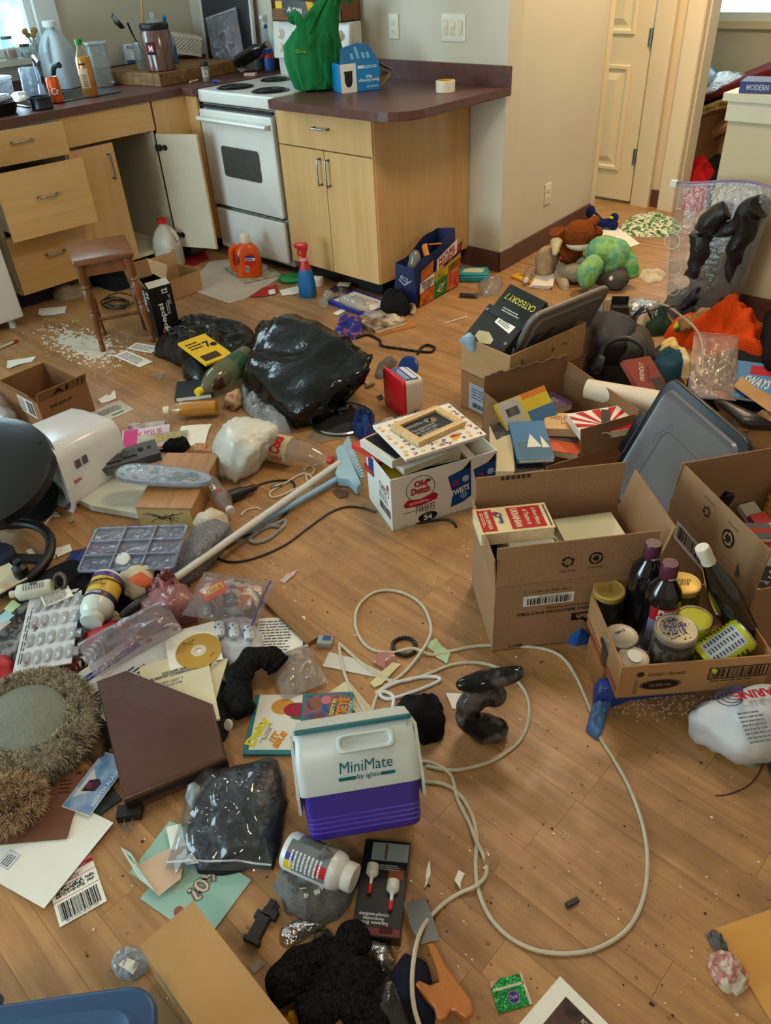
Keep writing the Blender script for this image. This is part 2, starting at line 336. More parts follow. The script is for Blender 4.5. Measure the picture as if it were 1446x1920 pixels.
# ---------------------------------------------------------------- generic things
def nz3(x,y,z=0.0,s=1.0):return mn.noise(V((x*s,y*s,z*s)))
def ridge(x,y,z=0.0,s=1.0):return 1-2*abs(mn.noise(V((x*s,y*s,z*s))))
def paper(name,label,cat,M,w_,h_,mat=None,curl=.002,seed=0,t=.0006,lift=0,group=None,n=8):
 """a sheet: frame M at its centre on the surface below; returns (object, height function)"""
 def zf0(x,y):
  return t+.0006+curl*(.6+.6*nz3(x*6+seed*3.1,y*6,seed))+lift*max(0,(y/h_+.5))**2
 b=B();b.grid(lambda u,v:((u-.5)*w_,(v-.5)*h_,zf0((u-.5)*w_,(v-.5)*h_)),n,n,thick=t)
 o=b.bd(name,mat or PAPER,None,True);o.matrix_world=M;tag(o,label,cat,group)
 return o,(lambda v:V((v.x,v.y,v.z+zf0(v.x,v.y))))
def polypaper(name,label,cat,pts,mat,z=0,t=.001,curl=.003,seed=0,group=None):
 """torn or folded scrap outlined by photo points on a level plane"""
 P_=[at(x,y,z) for x,y in pts];c=sum(P_,V())/len(P_);c.z=z;n=len(P_)
 mid=[(P_[i]+P_[(i+1)%n])/2 for i in range(n)];out=[q-c for pr in zip(P_,mid) for q in pr];k=len(out)
 b=B();vs=[(0,0,t+curl*.7)]+[(q.x*.6,q.y*.6,t+curl*(.5+.7*nz3(q.x*30,q.y*30,seed))) for q in out]+[(q.x,q.y,t+.0004+curl*max(0,.4+.9*nz3(q.x*22,q.y*22,seed+3))) for q in out]
 fs=[(0,1+i,1+(i+1)%k) for i in range(k)]+[(1+i,1+k+i,1+k+(i+1)%k,1+(i+1)%k) for i in range(k)]
 m=len(vs);vs+=[(v[0],v[1],v[2]-t) for v in vs];fs+=[tuple(q+m for q in f[::-1]) for f in fs]
 fs+=[(1+k+i,1+k+i+m,1+k+(i+1)%k+m,1+k+(i+1)%k) for i in range(k)]
 b.add(vs,fs);o=b.bd(name,mat,None,True);o.location=c;return tag(o,label,cat,group)
def heap(name,label,cat,pts,h,mat,z=0,fold=.5,fs=9.0,seed=0,edge=.45,parent=None,group=None,world=False,na=56,nr=14,under=.0,skew=(0,0),sharp=1.0):
 """a soft or crumpled mass lying on a plane: footprint from photo points, dome height h, folds of relative depth fold"""
 P_=[V(p) for p in pts] if world else [at(x,y,z) for x,y in pts];c=sum(P_,V())/len(P_);c.z=z;n=len(P_)
 if parent is not None:P_=[p for p in P_]
 rad=[]
 for i in range(na):
  a=2*math.pi*i/na;d=V((cos(a),sin(a),0));best=.01
  for j in range(n):
   p,q=P_[j]-c,P_[(j+1)%n]-c;e=q-p;den=d.x*e.y-d.y*e.x
   if abs(den)<1e-9:continue
   t_=(p.x*e.y-p.y*e.x)/den;u_=(p.x*d.y-p.y*d.x)/den
   if t_>0 and-1e-6<=u_<=1+1e-6:best=max(best,t_)
  rad.append(best)
 rad=[(rad[i-1]+2*rad[i]+rad[(i+1)%na])/4 for i in range(na)]
 vs=[];fcs=[]
 def zz(x,y,r):
  w0=max(0,1-r**2.2)**edge
  f_=ridge(x,y,seed*1.7,fs)*.6+ridge(x,y,seed+5,fs*2.3)*.3+nz3(x,y,seed+9,fs*.6)*.7
  return max(.0012,h*w0*(1+fold*(f_*sharp-.25)))
 vs.append((skew[0],skew[1],zz(0,0,0)))
 for k in range(1,nr+1):
  r=k/nr
  for i in range(na):
   a=2*math.pi*i/na;q=rad[i]*r*(1+.05*fold*nz3(cos(a)*4,sin(a)*4,seed));x,y=q*cos(a),q*sin(a)
   z_=zz(x,y,r);g=z_/max(h,.001)
   vs.append((x+skew[0]*g,y+skew[1]*g,z_ if k<nr else .0012))
 fcs+=[(0,1+i,1+(i+1)%na) for i in range(na)]
 for k in range(nr-1):fcs+=[(1+k*na+i,1+(k+1)*na+i,1+(k+1)*na+(i+1)%na,1+k*na+(i+1)%na) for i in range(na)]
 fcs.append(tuple(1+(nr-1)*na+i for i in range(na))[::-1])
 b=B();b.add(vs,fcs);o=b.bd(name,mat,parent,True,ang=60)
 if parent is None:o.location=c;tag(o,label,cat,group)
 else:o.matrix_world=TM(c)
 return o
def bottle(name,label,cat,M,prof,mat,capp=None,capm=None,n=24,group=None,sx=1,sy=1,liquid=None,liqm=None):
 t=thing(name,label,cat,M,group);B().la(prof,n,sx=sx,sy=sy).bd('body',mat,t,True,ang=50)
 if liquid:B().la(liquid,n,sx=sx,sy=sy).bd('contents',liqm,t,True)
 if capp:B().la(capp,n).bd('cap',capm,t,True)
 return t
def lying(A,B_,za,zb=None,roll=0,up=(0,0,1)):
 """frame whose z axis runs from photo point A to B at heights za, zb, and whose x axis points up as far as it can"""
 a,b=ln(A,B_,za,zb);z=(b-a);L_=z.length;z.normalize();x=V(up)-z*V(up).dot(z);x.normalize();y=z.cross(x)
 M=Matrix(((x.x,y.x,z.x,a.x),(x.y,y.y,z.y,a.y),(x.z,y.z,z.z,a.z),(0,0,0,1)));return M@RZ(roll),L_
def book(name,label,M,w_,h_,t_,cov,title=None,tcol=None,spine=None,pages=None,group=None,cat='book',tilt=0,bands=()):
 """lying flat, spine at -x, cover up; title = list of (text, cx, cy, w, h[, colour])"""
 o=thing(name,label,cat,M,group);k=.0016
 b=B();b.box(0,0,k/2,w_,h_,k);b.box(0,0,t_-k/2,w_,h_,k);b.box(-w_/2+k/2,0,t_/2,k,h_,t_-2*k);c=b.bd('cover',cov,o)
 B().box(.0006,0,t_/2,w_-.006,h_-.005,t_-2*k).bd('page_block',pages or C(222,206,168,.9,.1,90),o)
 MT=T(0,0,t_)
 for x,y,a,h2,col in bands:rect(c,x*w_,y*h_,a*w_,h2*h_,MT,ink(*col),'cover_panel',.0003)
 for e in title or ():
  txt(c,e[0],e[3]*w_,e[4]*h_,MT@T(e[1]*w_,e[2]*h_,.0003)@RZ(e[6] if len(e)>6 else 0),ink(*(e[5] if len(e)>5 else (20,20,20))),bold=.01)
 if spine:txt(c,spine[0],h_*.75,t_*.5,mx((-w_/2,0,t_/2),(0,-1,0),(-1,0,0)),ink(*spine[1]),bold=.01)
 return o
def carton(name,label,M,L,W,H,flaps=(),mat=None,t=.004,group=None,cat='box'):
 """open corrugated box, front at -y; flaps = (side, length, outward angle[, inset])"""
 mat=mat or CARD;o=thing(name,label,cat,M,group)
 b=B();b.box(0,0,t/2,L,W,t);b.box(0,-W/2+t/2,H/2,L,t,H);b.box(0,W/2-t/2,H/2,L,t,H);b.box(-L/2+t/2,0,H/2,t,W-2*t,H);b.box(L/2-t/2,0,H/2,t,W-2*t,H)
 body=b.bd('body',mat,o);fl_={}
 for f in flaps:
  s,ln_,an=f[:3];wd=(L if s in 'FB' else W)-.006
  fr={'F':mx((0,-W/2+t/2,H),(1,0,0),(0,-1,0)),'B':mx((0,W/2-t/2,H),(-1,0,0),(0,1,0)),'R':mx((L/2-t/2,0,H),(0,1,0),(1,0,0)),'L':mx((-L/2+t/2,0,H),(0,-1,0),(-1,0,0))}[s]
  fm=fr@RX(an) ;ob=B().box(0,ln_/2+.001,0,wd,ln_,t*.9).bd('flap',mat,o,M=fm);fl_[s]=(ob,ln_,wd)
 return o,body,fl_
# ================================================================ the room
WALLM=C(206,199,180,.8,.05,2.2,.04,60,spec=.2,dirt=.10)
WARMW=C(222,206,176,.6,.03,2,spec=.3)
TRIMB=C(96,60,50,.5,.06,8)
XL,YB,XP=-5.0,3.48,-2.47      # left wall, back wall, corner of the back wall and hall wall
fo=struct('floor',B().box(-1.4,2.2,-.054,7.6,10.4,.1),C(104,72,44,.8))
PLANK=woodm('laminate',(150,109,67),(188,142,92),.36,(1.6,26,26),.09,dirt=.3)
rp=random.Random(4);allp=[]
pm={L:B().box(L/2,0,-.002,L-.0005,.0820,.004).bd('plank',PLANK,fo) for L in (.34,.42,.5,.58)}
y=-.6
while y<5.2:
 x=-4.9+rp.uniform(-.5,0);xe=1.6 if y<3.7 else-1.0 if y>3.8 else .5
 while x<xe:
  L=rp.choice((.34,.42,.5,.58))
  if not (x+L<-4.2 or (y>3.44 and x+L<-2.9) or (x<-3.6 and y<.3)):allp.append((x,y,L))
  x+=L
 y+=.0825
def inframe(q):
 v=V((q[0]+q[2]/2,q[1],0))-V((0,0,CAMZ));z=v.dot(_f)
 if z<.05:return False
 px,py=723+FPX*v.dot(_r)/z,960-FPX*v.dot(_u)/z
 return-420<px<3600 and-50<py<3200
allp=[q for q in allp if inframe(q)]
allp.sort(key=lambda q:(q[0]+q[2]/2)**2+(q[1])**2)
first=set();rest=B()
for i,(x,y,L) in enumerate(allp):
 if i<292:
  o=pm[L] if L not in first else pm[L].copy()
  if L in first:COL.objects.link(o)
  first.add(L);o.location=(x,y,0)
 else:rest.box(x+L/2,y,-.002,L-.0005,.0820,.004)
rest.bd('far_planks',PLANK,fo)['kind']='stuff'
struct('floor_hall_carpet',B().box(-2.9,5.55,-.001,.92,.95,.006),C(176,152,112,.95,.12,60,.4,200))
# walls
b=B();WY0,WY1,WZ0,WZ1=1.22,2.42,1.09,1.98
b.box(XL-.06,(WY1+YB+.12)/2,1.2,.12,YB+.12-WY1,2.4);b.box(XL-.06,(-3+WY0)/2,1.2,.12,WY0+3,2.4)
b.box(XL-.06,(WY0+WY1)/2,WZ0/2,.12,WY1-WY0,WZ0);b.box(XL-.06,(WY0+WY1)/2,(WZ1+2.4)/2,.12,WY1-WY0,2.4-WZ1)
struct('wall_left',b,WALLM)
struct('wall_back',B().box((XL+XP)/2,YB+.06,1.2,XP-XL,.12,2.4),WALLM)
b=B();b.prism([(XP,YB),(XP-.10,4.60),(XP-.22,4.60),(XP-.14,YB+.12),(XP-.12,YB+.12)],0,2.4);struct('wall_hall_side',b,WALLM)
struct('trim_1',B().box(XP-.160,4.615,1.2,.125,.03,2.4).box(XP-.095,4.60,1.2,.012,.05,2.4),WARMW)
struct('wall_hall_end',B().box(-3.9,5.18,1.2,1.96,.12,2.4).box(-2.32,5.14,1.2,.24,.12,2.4).box(-2.7,5.14,2.22,.6,.12,.36),WARMW)
struct('trim_2',B().box(-2.455,5.06,1.03,.12,.05,2.06).box(-2.415,5.045,1.03,.05,.03,2.06),WARMW)
struct('trim_3',B().box(-2.265,5.06,1.03,.11,.06,2.06).box(-2.24,5.04,1.03,.05,.03,2.06),WARMW)
struct('wall_hall_far',B().box(-3.9,4.9,1.2,.1,.5,2.4),WARMW)
struct('wall_bedroom',B().box(-3.4,6.86,1.2,.6,.12,2.4).box(-.4,6.86,1.2,2.2,.12,2.4).box(-2.3,6.86,.45,1.7,.12,.9).box(-2.3,6.86,2.0,1.7,.12,.8),WALLM)
struct('wall_bedroom_side',B().box(-3.45,6.0,1.2,.1,1.7,2.4),WALLM)
struct('wall_right',B().box(1.7,2,1.2,.12,10,2.4),WALLM)
b=B();b.box(-1.6,-2.9,2.25,7,.12,.3);b.box(-4.65,-2.9,1.2,.7,.12,2.4);b.box(-.2,-2.9,1.2,4.0,.12,2.4);struct('wall_front',b,WALLM)
struct('ceiling',B().box(-1.4,2.0,2.46,7.6,10.2,.1),C(236,232,222,.9,0))
b=B();b.box(-2.62,YB-.006,.054,.3,.012,.108);struct('baseboard_back',b,TRIMB)
struct('baseboard_hall',B().prism([(XP,YB),(XP+.012,YB-.012),(XP-.086,4.575),(XP-.098,4.575)],0,.108),TRIMB)
struct('baseboard_door',B().box(-2.36,5.075,.054,.08,.012,.108),TRIMB)
# half wall at the right
struct('wall_half',B().box(-.2,3.70,.45,2.44,.12,.9),C(203,190,158,.7,.04,3,spec=.2))
struct('trim_4',B().box(-.2,3.70,.915,2.5,.18,.03).box(-.2,3.632,.862,2.46,.018,.076),C(206,200,172,.45,.03))
struct('baseboard_half',B().box(-.2,3.634,.054,2.44,.012,.108),TRIMB)
# white panelled hall door, ajar
DW,DH=.74,2.02
b=B();b.box(-DW/2,0,DH/2+.02,DW,.032,DH)
dr=struct('door_1',b,C(232,214,180,.4,.02,3,spec=.4));dr.matrix_world=T(-2.53,5.06,0)@RZ(-1)
DM=C(232,214,180,.4,.02,3,spec=.4)
for x0,x1,z0,z1 in ((-.62,-.11,.20,.82),(-.62,-.11,.98,1.86)):
 b=B();rr=lambda i:[(x0+i,z0+i),(x1-i,z0+i),(x1-i,z1-i),(x0+i,z1-i)]
 b.loft([[(p[0],y_,p[1]) for p in rr(i)] for i,y_ in ((0,-.0155),(.006,-.027),(.022,-.027),(.034,-.0165),(.05,-.0165),(.085,-.028))]);b.bd('door_panel',DM,dr)
for z in (.30,.97,1.8):
 bb=B();bb.box(.008,-.017,z,.05,.004,.095);bb.tube([(.006,-.021,z-.05),(.006,-.021,z+.05)],.007);bb.bd('hinge',STEEL,dr,True)
# windows
gl=glass(235,245,250,.06);wf=C(226,230,230,.45,.02)
b=B();yc=(WY0+WY1)/2;b.box(XL-.05,yc,WZ0+.02,.06,WY1-WY0,.04);b.box(XL-.05,yc,WZ1-.02,.06,WY1-WY0,.04)
for yy in (WY0+.02,WY1-.02,yc):b.box(XL-.05,yy,(WZ0+WZ1)/2,.06,.045,WZ1-WZ0)
w1=struct('window_1',b,wf)
B().box(XL-.055,yc,(WZ0+WZ1)/2,.006,WY1-WY0-.04,WZ1-WZ0-.04).bd('pane',gl,w1)
b=B();b.box(XL+.01,WY1+.06,1.55,.03,.13,1.1);b.box(XL+.01,WY0-.06,1.55,.03,.13,1.1)
b.bd('casing',wf,w1);B().box(XL+.05,yc,WZ0-.02,.14,WY1-WY0+.2,.03).bd('sill',C(190,186,172,.6,.06),w1)
B().box(XL+.012,yc,WZ0-.085,.02,WY1-WY0+.16,.09).bd('apron',C(190,186,172,.6,.06),w1)
b=B();b.box(-2.3,6.83,.93,1.7,.06,.06);b.box(-2.3,6.83,1.57,1.7,.06,.06)
for xx in (-3.13,-2.3,-1.47):b.box(xx,6.83,1.25,.05,.06,.7)
w2=struct('window_2',b,wf);B().box(-2.3,6.85,1.25,1.7,.006,.7).bd('pane',gl,w2)
B().box(-2.3,6.78,.885,1.86,.05,.05).bd('sill',WARMW,w2)
# outlets and switch
def outlet(label,M,w_=.07,h_=.115,kind='outlet'):
 t=thing('wall_outlet' if kind=='outlet' else 'switch_plate',label,'outlet' if kind=='outlet' else 'switch',M)
 pm_=C(226,220,200,.4,.02);B().rbox(w_,h_,.006,.006,.003).bd('cover_plate',pm_,t,True)
 if kind=='outlet':
  for yy in (-.02,.02):
   s=B().rbox(.033,.028,.0078,.008,.001,M=T(0,yy,0)).bd('socket',pm_,t,True)
   for dx,hh in ((-.006,.009),(.006,.007)):rect(s,dx,yy+.002,.0022,hh,T(0,0,.0078),INK,'slot')
   disc(s,0,yy-.008,.0022,T(0,0,.0078),INK,'ground_hole',n=8)
 else:
  for xx in (-.046,0,.046):
   B().rbox(.03,.065,.009,.003,.001,M=T(xx,0,0)).bd('rocker',C(214,200,170,.5,.16,40,dirt=.4),t,True)
   B().box(xx,.012,.010,.02,.02,.004).bd('toggle',pm_,t)
outlet('white duplex outlet on the wall above the peninsula worktop',mx((-3.2,YB,1.153),(1,0,0),(0,-1,0)))
outlet('grimy three-gang switch plate on the wall right of the high outlet',mx((-2.80,YB,1.153),(1,0,0),(0,-1,0)),.15,.118,'switch')
outlet('white outlet low on the wall beside the hall',mx((XP-.0455,3.99,.30),(-.089,1,0),(1,.089,0)))
# ================================================================ kitchen units
MAPLE=woodm('maple_laminate',(206,162,104),(220,178,120),.42,(18,18,1.2),.03)
MAPLE_Y=woodm('maple_laminate_flat',(206,162,102),(220,178,120),.42,(14,1.2,14),.03)
WHITEM=C(214,206,186,.5,.05,4);TOEK=C(12,11,11,.7)
COUNTER=C(92,58,50,.38,.16,26,.05,90,dirt=.25)
def handle(par,M,L=.1):
 b=B();b.tube(bez([(-L/2,0,.0),(-L/2,0,.018),(-L/2+.008,0,.026),(L/2-.008,0,.026),(L/2,0,.018),(L/2,0,0)],4),.0045,8)
 for s in (-1,1):b.la([(.007,0),(.007,.003)],10,M=T(s*L/2,0,0))
 return b.bd('handle',STEEL,par,True,M)
# drawer cabinet with three drawers, left run (front faces +x)
FX=-4.16
t=thing('drawer_cabinet','maple base cabinet with three crooked open drawers beside the white appliance','cabinet',T(FX,1.76,0))
b=B();b.box(-.38,.225,.48,.74,.018,.78);b.box(-.38,-.225,.48,.74,.018,.78);b.box(-.38,0,.1,.74,.45,.02);b.box(-.74,0,.48,.01,.45,.78);b.box(-.02,0,.868,.04,.45,.018);b.bd('carcass',WHITEM,t)
B().box(-.1,0,.05,.02,.47,.1).bd('toe_kick',TOEK,t)
for (xo,yo,z0,z1,rl,dp) in ((.055,-.018,.722,.872,-1.2,.10),(.155,-.014,.40,.712,-.8,.2),(.01,0,.096,.392,0,.24)):
 fr=T(xo,yo,(z0+z1)/2)@RX(rl)
 d=B().box(0,0,0,.018,.462,z1-z0).bd('drawer',MAPLE_Y,t,M=fr)
 hh=min(.12,(z1-z0)*.6)
 bb=B();z_=-(z1-z0)/2+.03
 bb.box(-.2,0,z_,.38,.41,.008);bb.box(-.2,.205,z_+hh/2,.38,.012,hh);bb.box(-.2,-.205,z_+hh/2,.38,.012,hh);bb.box(-.39,0,z_+hh/2,.012,.41,hh);bb.bd('drawer_box',WHITEM,d)
 handle(d,mx((.009,0,.02),(0,1,0),(1,0,0)))
# sink cabinet, right door open
t=thing('sink_cabinet','maple sink cabinet with its right door hanging open','cabinet',T(FX,2.25,0))
b=B();b.box(-.38,-.25,.48,.74,.016,.78);b.box(-.38,.262,.48,.74,.016,.78);b.box(-.38,0,.1,.74,.5,.02);b.box(-.745,0,.45,.01,.5,.7);b.bd('carcass',WHITEM,t)
B().box(-.1,0,.05,.02,.54,.1).bd('toe_kick',TOEK,t)
B().box(.0,.0,.808,.018,.545,.148).bd('false_front',MAPLE_Y,t)
d=B().box(0,0,.0,.018,.262,.62).bd('door',MAPLE,t,M=T(0,-.135,.408));handle(d,mx((.009,.09,.20),(0,0,1),(1,0,0)),.12)
dm=T(.012,.27,.408)@RZ(112)
d=B().box(0,-.135,0,.018,.268,.62).bd('door',[MAPLE,WHITEM],t,M=dm)
b=B();b.box(-.0095,-.135,0,.002,.266,.618);b.bd('door_inner_face',C(206,196,172,.5,.05,5),d)
for zz in (.24,-.24):
 b=B();b.box(-.016,-.03,zz,.012,.05,.016);b.box(-.02,-.012,zz,.02,.03,.03);b.la([(.016,0),(.016,.004)],10,M=mx((-.011,-.05,zz),(0,1,0),(-1,0,0)));b.bd('hinge',C(60,54,46,.4,metal=.8),d)
# corner fillers
t=thing('corner_cabinet','plain maple corner cabinet panels between sink and stove','cabinet',T(FX,2.64,0))
B().box(.0,.008,.49,.018,.225,.784).bd('panel',MAPLE,t);B().box(.06,.125,.49,.10,.018,.784).bd('panel',MAPLE,t)
B().box(-.06,.05,.05,.02,.32,.1).bd('toe_kick',TOEK,t);B().box(-.3,.30,.48,.55,.6,.76).bd('carcass',WHITEM,t)
# white appliance at the far left
t=thing('dishwasher','white appliance front at the left end of the counter','appliance',T(-4.28,1.13,0))
B().rbox(.6,.61,.80,.012,.008,M=T(0,0,.05)).bd('body',gloss(226,228,226),t,True)
for a in (-.25,.25):
 for c in (-.25,.25):B().la([(.018,0),(.014,.05)],8,M=T(a,c,0)).bd('foot',C(200,200,196,.5),t)
# worktops
t=thing('corner_worktop','brown laminate L-shaped worktop around the sink','worktop',T(-4.6,2.2,.877))
b=B();z=.019;SX0,SX1,SY0,SY1=-4.70,-4.35,1.95,2.47
def wb(x0,x1,y0,y1):b.box((x0+x1)/2+4.6,(y0+y1)/2-2.2,z,x1-x0,y1-y0,.038)
wb(XL,SX0,.8,YB);wb(SX0,SX1,.8,SY0);wb(SX0,SX1,SY1,YB);wb(SX1,-4.135,.8,YB)
b.box(-4.085+4.6,(2.73+YB)/2-2.2,z,.1,YB-2.73,.038)
o=b.bd('slab',COUNTER,t)
b=B();b.box(XL+.012+4.6,(.8+YB)/2-2.2,.068,.022,YB-.8,.06);b.box(-4.55+4.6,YB-.012-2.2,.068,.9,.022,.06);b.bd('backsplash',COUNTER,t)
t=thing('kitchen_sink','steel drop-in sink basin set in the brown worktop','sink',T((SX0+SX1)/2,(SY0+SY1)/2,.917))
sx,sy=SX1-SX0+.03,SY1-SY0+.03
b=B();b.loft([[(x,y,z) for x,y in rrect(sx-i,sy-i,.03)] for i,z in ((0,0),(.0,.004),(.03,.005),(.05,0),(.07,-.10),(.12,-.14))]);b.f=[f for f in b.f if len(f)<10]+[f for f in b.f if len(f)>=10][1:]
b.bd('basin',C(120,126,130,.3,.05,metal=.9),t,True)
b=B();b.tube(bez([(-.24,.02,0),(-.24,.02,.10),(-.20,.0,.17),(-.12,-.03,.19),(-.06,-.04,.165)],6),.011,10);b.la([(.028,0),(.022,.03),(.016,.05)],14,M=T(-.24,.02,0));b.bd('faucet',CHROME,t,True)
b=B();b.tube(bez([(-.24,.10,.0),(-.23,.10,.06),(-.19,.10,.12),(-.12,.1,.135)],5),[.014]*11+[.012,.012,.012,.014,.016],10);b.bd('spray_hose',C(40,44,50,.35),t,True)
# peninsula
PX0,PX1,PY0=-3.365,-2.69,2.765
t=thing('peninsula_cabinet','maple peninsula cabinet with one drawer over two doors','cabinet',T(PX0,PY0,0));W_=PX1-PX0
b=B();b.box(W_/2,.36,.49,W_,.70,.78);b.bd('carcass',MAPLE,t)
B().box(W_-.008,.352,.489,.02,.716,.785).bd('end_panel',MAPLE,t)
B().box(W_/2-.03,.38,.05,W_-.07,.62,.1).bd('toe_kick',TOEK,t)
d=B().box(W_/2,-.009,.79,W_-.004,.018,.172).bd('drawer',MAPLE,t);handle(d,mx((W_/2,-.018,.80),(1,0,0),(0,-1,0)))
for s in (0,1):
 x=W_*(.25+.5*s);d=B().box(x,-.009,.398,W_/2-.005,.018,.60).bd('door',MAPLE,t);handle(d,mx((W_/2+(.03 if s else-.03),-.018,.60),(0,0,1),(0,-1,0)),.12)
t=thing('peninsula_worktop','brown laminate peninsula worktop with a clipped corner and splashback','worktop',T(-3.33,2.66,.877))
b=B();poly=[(0,.02),(.03,0),(.72,0)]+[(.72+.17*sin(D(a)),.17-.17*cos(D(a))) for a in (15,30,45,60,75,90)]+[(.89,.82),(0,.82)]
b.prism([(p[0],p[1]) for p in poly],.004,.034);ins=[(p[0]*.996+.002,p[1]*.996+.002) for p in poly];b.prism(ins,0,.038);b.bd('slab',COUNTER,t)
b=B();b.box(.445,.81,.082,.89,.02,.088);b.bd('backsplash',COUNTER,t)
# stove
SX,SW=-4.03,.635
t=thing('electric_stove','white electric coil stove with a dark oven window','stove',T(SX,2.765,0));SWH=C(222,222,214,.28,.04,5,dirt=.12)
B().box(SW/2,.34,.44,SW,.64,.80).bd('body',C(196,194,186,.4,.04),t)
b=B();b.box(SW/2,.345,.05,SW-.02,.60,.1);b.bd('base',TOEK,t)
B().rbox(SW+.01,.66,.062,.012,.01,M=T(SW/2,.325,.848)).bd('cooktop',SWH,t,True)
d=B().rbox(SW-.01,.505,.034,.012,.008,M=mx((SW/2,.012,.565),(1,0,0),(0,-1,0))).bd('oven_door',SWH,t,True)
B().rbox(.33,.16,.004,.02,.001,M=mx((SW/2+.01,-.0225,.565),(1,0,0),(0,-1,0))).bd('oven_window',C(72,74,72,.25,.15,30),d,True)
b=B();b.tube([(.02,-.045,.772),(SW-.02,-.045,.772)],.016,10,flat=.8)
for x in (.03,SW-.03):b.box(x,-.03,.772,.03,.03,.024)
b.bd('oven_handle',SWH,d,True)
B().rbox(SW-.02,.225,.028,.012,.008,M=mx((SW/2,.006,.178),(1,0,0),(0,-1,0))).bd('storage_drawer',SWH,t,True)
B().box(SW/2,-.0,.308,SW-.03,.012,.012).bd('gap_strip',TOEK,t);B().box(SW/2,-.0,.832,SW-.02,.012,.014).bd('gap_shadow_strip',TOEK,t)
for x,y,r in ((.17,.13,.098),(.47,.13,.098),(.17,.42,.085),(.47,.42,.098)):
 o=B().la([(r,0),(r*1.04,.004),(r*.96,.005),(r*.8,.0015),(0,.001)],26,M=T(x,y,.910)).bd('drip_pan',C(16,16,17,.35,.2),t,True)
 sp=[(x+(.018+(r-.03)*k/84)*cos(k*.36),y+(.018+(r-.03)*k/84)*sin(k*.36),.9175) for k in range(85)]
 B().tube(sp,.0042,6,flat=.7).bd('coil',C(20,19,20,.5),o,True)
bm=mx((SW/2,.60,1.04),(1,0,0),(0,-1,.14))
B().box(SW/2,.635,1.04,SW,.06,.28).bd('backguard',SWH,t)
p=B().rbox(SW-.004,.185,.03,.012,.008,M=mx((SW/2,.605,1.085),(1,0,0),(0,-1,.12))).bd('control_panel',SWH,t,True)
for x in (.075,.155):
 for z in ((1.118,1.052) if x<.1 else ()):
  k=B().la([(.026,0),(.025,.008),(.019,.012),(.018,.022),(.012,.024)],18,M=mx((x,.577-.0,z),(1,0,0),(0,-1,.12))).bd('knob',C(226,206,190,.4),p,True)
for z in (1.118,1.052):B().la([(.026,0),(.025,.008),(.019,.012),(.018,.022),(.012,.024)],18,M=mx((SW-.075,.577,z),(1,0,0),(0,-1,.12))).bd('knob',C(226,206,190,.4),p,True)
o=B().rbox(.30,.095,.004,.018,.001,M=mx((SW/2+.0,.573,1.085),(1,0,0),(0,-1,.12))).bd('clock_panel',C(120,132,120,.12,.1),p,True)
B().rbox(.05,.06,.003,.01,.001,M=mx((SW/2-.09,.568,1.085),(1,0,0),(0,-1,.12))).bd('clock_button',C(190,200,180,.3),o,True)
for z in (.945,.965):rect(t,.10,z,.006,.003,mx((0,.6045,0),(1,0,0),(0,-1,0)),INK,'socket_slot')
rect(t,.10,.955,.06,.055,mx((0,.6048,0),(1,0,0),(0,-1,0)),C(214,212,204,.4),'socket')
rect(t,.09,.958,.003,.012,mx((0,.6040,0),(1,0,0),(0,-1,0)),INK,'socket_slot');rect(t,.11,.958,.003,.012,mx((0,.6040,0),(1,0,0),(0,-1,0)),INK,'socket_slot')
# ================================================================ things on the worktops
CT=.916
def cpos(px,py,z=CT):return TM(at(px,py,z))
# frying pan with wrapped things
t=thing('frying_pan','black frying pan heaped with wrapped packets at the left end of the worktop','pan',T(-4.34,1.74,CT))
B().la([(.11,0),(.118,.004),(.135,.05),(.138,.052),(.132,.05),(.114,.008),(0,.006)],28).bd('body',C(18,18,20,.35),t,True)
B().tube([(-.10,-.10,.045),(-.2,-.2,.06),(-.24,-.25,.062)],.012,8,flat=.6).bd('handle',BLACK,t,True)
t=thing('wrapped_tray','white foam tray wrapped in plastic lying in the frying pan','tray',T(-4.34,1.755,CT+.056)@RZ(20)@RX(4));B().rbox(.17,.13,.022,.02,.008).bd('body',C(196,204,214,.25),t,True);B().rbox(.15,.11,.004,.02,.002,M=T(0,0,.022)).bd('wrap',C(120,150,190,.15),t,True)
heap('foil_packet','crumpled pale packet spilling over the pan rim','wrapper',[(20,180),(48,172),(52,186),(30,194)],.014,C(200,192,178,.4),z=CT+.056,fold=1,fs=40)
t=thing('kettle','black kettle with a loop handle at the edge of the worktop','kettle',T(-4.62,1.70,CT))
B().la([(.09,0),(.1,.01),(.1,.09),(.07,.14),(.03,.155),(0,.157)],22).bd('body',C(30,32,36,.25),t,True)
B().tube(bez([(-.02,-.08,.12),(0,-.09,.22),(.02,0,.26),(.03,.09,.22),(.02,.085,.12)],6),.011,8).bd('handle',BLACK,t,True)
t=thing('clear_food_box','clear plastic food box behind the frying pan','container',T(-4.6,1.90,CT)@RZ(8));B().rbox(.15,.13,.12,.02,.006,taper=1.06).bd('body',film(205,222,235,.34),t,True);B().rbox(.168,.148,.012,.02,.004,M=T(0,0,.12)).bd('lid',film(215,228,240,.45),t,True)
